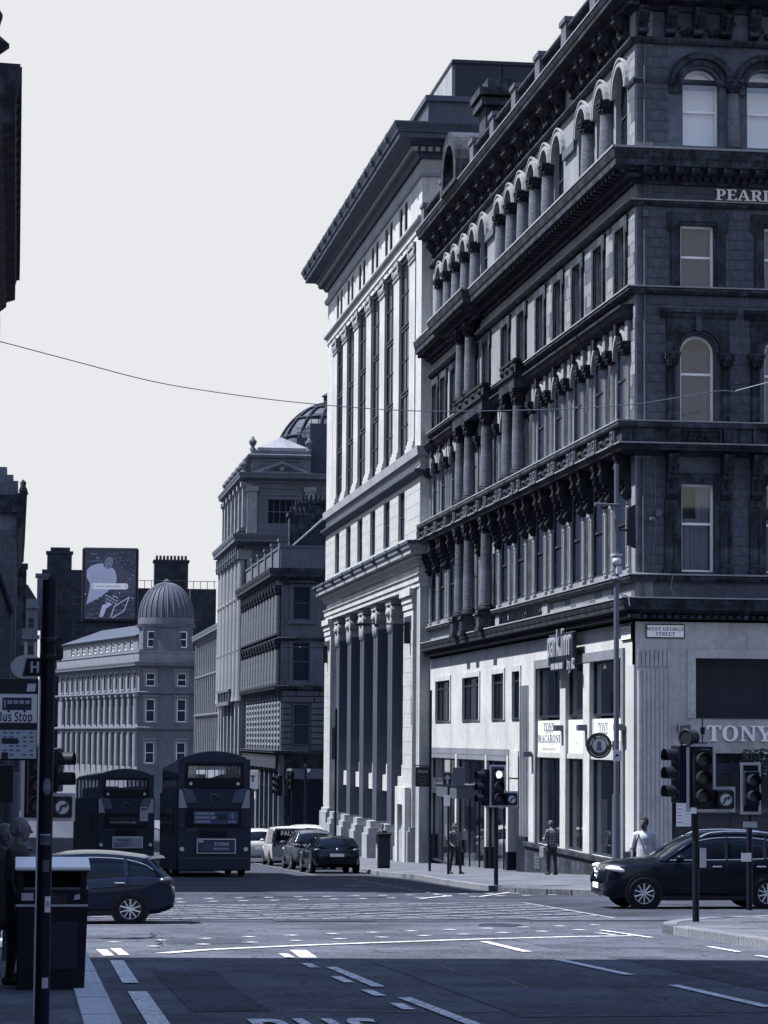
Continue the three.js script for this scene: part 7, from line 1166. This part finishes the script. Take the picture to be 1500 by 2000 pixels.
{ // thick dark post with bands, sticker, and the bus stop flag beside it
  const D = 20.6, X = 0.24, gy = g(D) + 0.12, t = thing('signal_post', 'thick dark banded post with stickers standing in the left foreground', 'post', [X, gy, -D]);
  mesh('post', [cyl(0.056, 0.054, 2.8 - gy, 20)], M.blackmetal, t);
  for (const y of [2.33, 2.2]) mesh('band', [lathe([[0.056, -0.03], [0.066, -0.012], [0.066, 0.012], [0.056, 0.03]], 20).translate(0, y - gy, 0), box(0.05, 0.1, y - gy - 0.02, y - gy + 0.02, -0.02, 0.02), box(-0.02, 0.03, y - gy - 0.008, y - gy + 0.012, 0.06, 0.072)], M.steelvis, t);
  const wrap = (name, y, h, a0, a1, m) => { const q = new THREE.CylinderGeometry(0.0575, 0.0575, h, 14, 1, true, a0, a1 - a0); return share(name, q, m, t, 0, y - gy, 0); };
  wrap('sticker', 1.22, 0.13, -0.5, 0.7, print(64, 64, (x) => { x.fillStyle = '#10141d'; x.fillRect(0, 0, 64, 64); x.fillStyle = '#5f687e'; x.beginPath(); x.arc(32, 32, 30, 0, 7); x.fill(); x.fillStyle = '#79829a'; x.fillRect(14, 24, 30, 14); }));
  wrap('sticker', 0.82, 0.085, -0.8, 0.8, print(96, 48, (x) => { x.fillStyle = '#4e566b'; x.fillRect(0, 0, 96, 48); x.fillStyle = '#1a2030'; x.font = 'bold 30px sans-serif'; x.fillText('TIMER', 0, 34); x.fillStyle = '#c2c6cf'; x.fillRect(0, 2, 96, 3); }));
  wrap('sticker', 0.33, 0.12, 0.1, 1.0, print(64, 64, (x) => { x.fillStyle = '#c9ccd3'; x.fillRect(0, 0, 64, 64); x.fillStyle = '#2a3040'; x.font = 'bold 30px sans-serif'; x.fillText('OG', 10, 42); }));
  wrap('sticker', -0.26, 0.08, -0.1, 0.8, M.border); wrap('sticker', 0.62, 0.09, -0.3, 0.6, M.steel);
}
{ const D = 21.8, X = 0.2, gy = g(D) + 0.12, t = thing('bus_stop', 'bus stop flag with timetable panel and letter H badge at the left edge', 'bus stop', [X, gy, -D]);
  mesh('pole', [box(-0.018, 0.018, 0, 2.06 - gy, -0.02, 0.02)], M.border, t);
  mesh('flag_frame', [rbox(0.36, 0.66, 0.04, 0.01, 1).translate(-0.2, 1.735 - gy, 0)], M.steelvis, t);
  const fp = print(256, 300, (x, w, h) => { x.fillStyle = '#161c2c'; x.fillRect(0, 0, w, h); x.fillStyle = '#d5d9e3'; x.fillRect(0, 52, w, 110); x.fillStyle = '#c4c9d4'; x.beginPath(); x.moveTo(196, 12); x.lineTo(248, 12); x.lineTo(242, 42); x.lineTo(190, 42); x.fill(); x.fillStyle = '#1f2740'; x.fillRect(46, 66, 176, 48); x.fillStyle = '#98a0b2'; x.fillRect(56, 74, 10, 32); for (let i = 0; i < 4; i++) x.fillRect(76 + i * 36, 76, 28, 14); x.fillStyle = '#1f2740'; x.beginPath(); x.arc(84, 116, 8, 0, 7); x.arc(180, 116, 8, 0, 7); x.fill(); x.font = 'bold 52px sans-serif'; x.fillText('Bus Stop', 14, 158); x.fillStyle = '#aab2c6'; x.fillRect(0, 190, w, 110); x.fillStyle = '#2c3550'; for (let r = 0; r < 6; r++) for (let c = 0; c < 6; c++) if ((r * 7 + c * 3) % 4) x.fillRect(14 + c * 40, 198 + r * 17, 22, 5); x.fillStyle = '#161c2c'; x.fillRect(46, 222, 100, 22); x.fillRect(46, 276, 40, 24); });
  share('flag_print', new THREE.PlaneGeometry(0.34, 0.63), fp, t, -0.2, 1.735 - gy, 0.022);
  mesh('badge_plate', [new THREE.CylinderGeometry(0.12, 0.12, 0.02, 28).rotateX(Math.PI / 2).scale(1.15, 0.85, 1).translate(-0.11, 2.16 - gy, 0)], M.border, t); mesh('badge_field', [poly([[-0.15, 2.09], [0.0, 2.09], [0.02, 2.23], [-0.12, 2.23]].map(([a, b]) => [a, b - gy]), 0.006).translate(0, 0, 0.018)], M.blackmetal, t); mesh('badge_letter', letters('H', 0.09, 0.004, fontSans).translate(-0.1, 2.115 - gy, 0.018), M.border, t);
  mesh('lower_case', [rbox(0.3, 0.3, 0.05, 0.01).translate(-0.36, 1.22 - gy, 0)], M.steelvis, t);
}
{ // shelter edge behind the queue
  const D = 30, t = thing('bus_shelter', 'grey bus shelter edge behind the queue at the left', 'bus shelter', [-0.6, g(D) + 0.12, -D]);
  mesh('roof', [rbox(1.3, 0.1, 3.0, 0.03).translate(-0.2, 2.1, -1.2), ...[0, 1, 2].map((k) => box(-0.85, 0.42, 2.16 + k * 0.04, 2.175 + k * 0.04, 0.28, 0.31))], M.steel, t); mesh('upright', cyl(0.085, 0.085, 2.1, 14).translate(0.58, 0, -0.6), M.steel, t); mesh('rear_glass', box(-0.9, -0.88, 0.2, 2.0, -2.6, 0.2), M.pane, t); mesh('sign_case', rbox(0.5, 0.42, 0.1, 0.02).translate(0.25, 2.42, 0.1), M.lead, t);
}
{ // litter bin
  const D = 25.6, X = 0.37, t = thing('litter_bin', 'large black litter bin with a pale hood in the left foreground', 'litter bin', [X, g(D) + 0.12, -D]); const b = -0.12;
  mesh('body', [poly([[-0.3, 0], [0.3, 0], [0.325, 0.93], [-0.325, 0.93]], 0.56, [], 0.012).translate(0, 0, 0.28)], M.blackmetal, t);
  mesh('hood_post', box(-0.32, -0.26, 0.93, 1.13, -0.28, 0.26), M.blackmetal, t); mesh('hood_post', box(0.26, 0.32, 0.93, 1.13, -0.28, 0.26), M.blackmetal, t); mesh('hood_back', box(-0.3, 0.3, 0.93, 1.13, -0.28, -0.25), M.framedark, t);
  mesh('hood', [rbox(0.7, 0.035, 0.66, 0.012).rotateX(0.1).translate(0, 1.165, 0)], M.signwhite, t); mesh('hood_fascia', [rbox(0.68, 0.05, 0.02, 0.006, 1).translate(0, 1.12, 0.3)], M.steelvis, t);
  mesh('trim_strip', [box(-0.335, 0.335, 0.78, 0.8, 0.275, 0.3)], M.border, t); mesh('lip', box(-0.26, 0.26, 0.93, 0.955, 0.2, 0.285), M.steel, t);
  const fl = print(128, 64, (x) => { x.fillStyle = '#10141e'; x.fillRect(0, 0, 128, 64); x.fillStyle = '#4a5268'; x.font = 'bold 18px sans-serif'; x.fillText('BINS', 40, 28); x.font = '12px sans-serif'; x.fillText('CITY COUNCIL', 20, 50); }); share('label', new THREE.PlaneGeometry(0.24, 0.1), fl, t, 0.02, 0.85, 0.301);
  mesh('sticker', rbox(0.11, 0.07, 0.004, 0.002, 1).translate(-0.23, 0.87, 0.3), M.border, t); mesh('door_panel', [rbox(0.42, 0.44, 0.012, 0.005, 1).translate(0.03, 0.42, 0.297)], M.framedark, t); mesh('sticker', poly([[-0.02, 0], [0.04, 0.01], [0.035, 0.06], [-0.01, 0.045]], 0.003).translate(0.22, 0.84, 0.304), M.border, t);
}
{ // tall street lighting column by the shop corner
  const D = 70.5, X = 16.05, gy = g(D) + 0.12, t = thing('lighting_column', 'tall grey lighting column with a camera on top beside the shop corner', 'lamp post', [X, gy, -D]);
  mesh('column', [cyl(0.125, 0.11, 2.4, 16), cyl(0.08, 0.07, 5.9 - gy, 16)], M.steel, t); mesh('collar', [lathe([[0.1, 0], [0.17, 0.03], [0.17, 0.1], [0.1, 0.14]], 14).translate(0, 5.9 - gy, 0), cyl(0.07, 0.06, 3.2, 12).translate(0, 5.9 - gy, 0)], M.steel, t);
  mesh('camera_head', [ball(0.13, 0, 6.45 - gy, 0.05, 12, 9), cyl(0.16, 0.16, 0.05, 14).translate(0, 6.6 - gy, 0), rbox(0.16, 0.22, 0.2, 0.03).translate(0.05, 6.2 - gy, 0.05)], M.border, t);
  mesh('banner_arm', [bar([-0.62, 7.98 - gy, 0.05], [0.35, 8.0 - gy, 0.05], 0.03), rbox(0.34, 0.1, 0.14, 0.03).translate(-0.45, 7.98 - gy, 0.05)], M.steel, t); mesh('equipment_case', [poly([[0.28, 6.9], [0.52, 6.8], [0.5, 8.0], [0.3, 7.9]].map(([a, b]) => [a, b - gy]), 0.12).translate(0, 0, 0.1), bar([0.05, 7.3 - gy, 0], [0.35, 7.3 - gy, 0], 0.03)], M.steelvis, t);
  mesh('notice', [rbox(0.24, 0.3, 0.012, 0.004, 1).translate(0, 1.2 - gy, 0.12)], M.border, t); mesh('notice_mark', [poly([[-0.06, 0], [0.05, 0.05], [0.02, 0.1], [-0.05, 0.06]], 0.004).translate(0, 1.16 - gy, 0.131)], M.blackmetal, t); mesh('side_bracket', [tube([[0.1, 5.55 - gy, 0], [0.3, 5.5 - gy, 0.02], [0.36, 5.25 - gy, 0.02]], 0.022, 6)], M.border, t);
}
{ const D = 86, X = 14.0, gy = g(D) + 0.12, t = thing('direction_sign', 'slim post with an upward arrow plate and a scribbled square plate outside the shop', 'road sign', [X, gy, -D]);
  post(t, 3.1, 0.04, M.steelvis); share('arrow_plate', new THREE.PlaneGeometry(0.3, 0.42), print(64, 90, (x) => { x.fillStyle = '#0d111a'; x.fillRect(0, 0, 64, 90); x.strokeStyle = '#868da0'; x.lineWidth = 3; x.strokeRect(2, 2, 60, 86); x.fillStyle = '#959cad'; x.fillRect(25, 34, 14, 48); x.beginPath(); x.moveTo(8, 42); x.lineTo(32, 10); x.lineTo(56, 42); x.fill(); }), t, -0.05, 0.32 - gy, 0.06);
  mesh('plate_back', rbox(0.32, 0.44, 0.02, 0.006, 1).translate(-0.05, 0.32 - gy, 0.045), M.framedark, t); mesh('plate_strip', box(-0.16, 0.04, -0.55 - gy, -0.2 - gy, 0.045, 0.055), M.signwhite, t); mesh('square_plate', rbox(0.4, 0.6, 0.02, 0.006, 1).translate(0.32, 0.4 - gy, 0.05), M.steel, t); }
{ const D = 97.6, X = 15.2, gy = g(D) + 0.12, t = thing('hanging_sign', 'dark hanging restaurant sign on a tall slim post between the bank and the shop', 'hanging sign', [X, gy, -D]);
  post(t, 6.6, 0.05, M.blackmetal); mesh('sign_arm', bar([0, 0.62 - gy, 0], [-0.62, 0.64 - gy, 0], 0.025), M.blackmetal, t); mesh('sign_board', rbox(0.5, 0.72, 0.06, 0.02).translate(-0.3, 0.22 - gy, 0), M.blackmetal, t);
  share('sign_print', new THREE.PlaneGeometry(0.48, 0.7), print(96, 140, (x) => { x.fillStyle = '#0c1018'; x.fillRect(0, 0, 96, 140); x.fillStyle = '#9aa1b1'; x.font = 'italic bold 30px serif'; x.fillText('Pizza', 10, 40); x.strokeStyle = '#4d566e'; x.lineWidth = 4; x.beginPath(); x.arc(48, 92, 26, 0, 7); x.stroke(); x.beginPath(); x.moveTo(30, 92); x.lineTo(66, 92); x.stroke(); }), t, -0.3, 0.22 - gy, 0.032); }
{ const D = 104.2, X = 14.4, t = thing('cable_cabinet', 'squat dark street cabinet on the pavement by the bank plinths', 'cabinet', [X, g(D) + 0.12, -D]); mesh('body', rbox(0.46, 1.3, 0.4, 0.03).translate(0, 0.65, 0), M.blackmetal, t); mesh('cap', rbox(0.54, 0.08, 0.48, 0.02).translate(0, 1.33, 0), M.steelvis, t); mesh('door', box(-0.19, 0.19, 0.12, 1.2, 0.2, 0.206), M.framedark, t); }
{ const D = 142, X = 17.0, gy = g(D) + 0.12, t = thing('banner_post', 'slim post with a long narrow banner beside the far end of the bank', 'post', [X, gy, -D]); post(t, 7.8, 0.06, M.blackmetal); mesh('banner', box(-0.22, 0.02, -0.9 - gy + 1.4, 2.2 - gy, -0.02, 0.02), M.lead, t); }
{ const D = 132, X = 14.3, gy = g(D) + 0.12, t = thing('parking_sign', 'thin dark post rising behind the parked van', 'post', [X, gy, -D]); post(t, 4.6, 0.07, M.blackmetal); }
{ // far traffic signals at the next junction
  const D = 162, X = 16.6, gy = g(D), t = thing('traffic_signal', 'far cluster of black traffic signals beyond the bank', 'traffic signal', [X, gy, -D]); post(t, 3.4, 0.08); signalHead(t, 0, 3.3, 0.1, 0.2, {}); signalHead(t, -0.5, 3.1, 0, -1.2, {}); t.scale.setScalar(1.3); }
{ // letting board
  const D = 150, X = 13.0, gy = g(D), t = thing('letting_board', 'white letting board with dark letters beside the nearer bus', 'sign', [X, gy, -D]); mesh('pole', cyl(0.06, 0.06, 3.6, 10).translate(0.1, 0, 0), M.frame, t); mesh('pole', cyl(0.05, 0.05, 3.6, 10).translate(0.42, 0, 0), M.frame, t); mesh('board', rbox(1.15, 1.05, 0.05, 0.01, 1).translate(0.0, -0.72 - gy, 0.06), M.signwhite, t); const q = letters('LET', 0.36, 0.01, fontSans); mesh('lettering', q.translate(-0.42, -0.85 - gy, 0.09), M.blackmetal, t); }
{ // overhead span wire
  const A = [-1.0, 10.9, -72], B = [18.3, 12.1, -78.5]; const pts = []; for (let i = 0; i <= 20; i++) { const u = i / 20; pts.push([A[0] + (26 - A[0]) * u, 0, -76]); }
  const wire = thing('span_wire', 'thin span wire sagging across the street between the buildings', 'wire', [9, 10, -76]);
  const W = (px) => px; const cp = [[-0.9, 12.86], [-0.5, 12.77], [1.54, 12.28], [3.73, 11.77], [5.94, 11.46], [8.17, 11.25], [11.16, 11.11], [14.19, 11.19], [16.47, 11.33], [18.01, 11.49], [20.6, 11.94], [20.91, 11.9]];
  mesh('cable', [tube(cp.map(([x, y]) => [x - 9, y - 10, 0]), 0.014, 5, 80)], M.steel, wire); mesh('cable_tail', [bar([11.9, 1.94, 0], [14.6, 2.7, 0], 0.014)], M.border, wire);
}
{ // window-box shrub at the right edge
  const t = thing('hanging_shrub', 'small leafy hanging shrub under the shop lettering at the right edge', 'plant', [22.0, 0.9, -77.9]); mesh('basket', lathe([[0, -0.22], [0.2, -0.18], [0.3, 0], [0.28, 0.02], [0, 0.02]], 12), M.framedark, t);
  const gs = []; for (let i = 0; i < 420; i++) { const a = rr(0, 6.28), r = Math.sqrt(rnd()) * 0.52, y = rr(-0.25, 0.5); const q = new THREE.PlaneGeometry(0.09, 0.045).rotateX(rr(-1.5, 1.5)).rotateY(rr(0, 6.28)).translate(Math.cos(a) * r * (1 - Math.abs(y) * 0.6), y, Math.sin(a) * r * 0.7); gs.push(q); } std('leaf', [0.06, 0.075, 0.085], 0.8, { side: THREE.DoubleSide }); mesh('leaves', gs, M.leaf, t).userData.kind = 'stuff'; }
renderer.render(scene, camera);
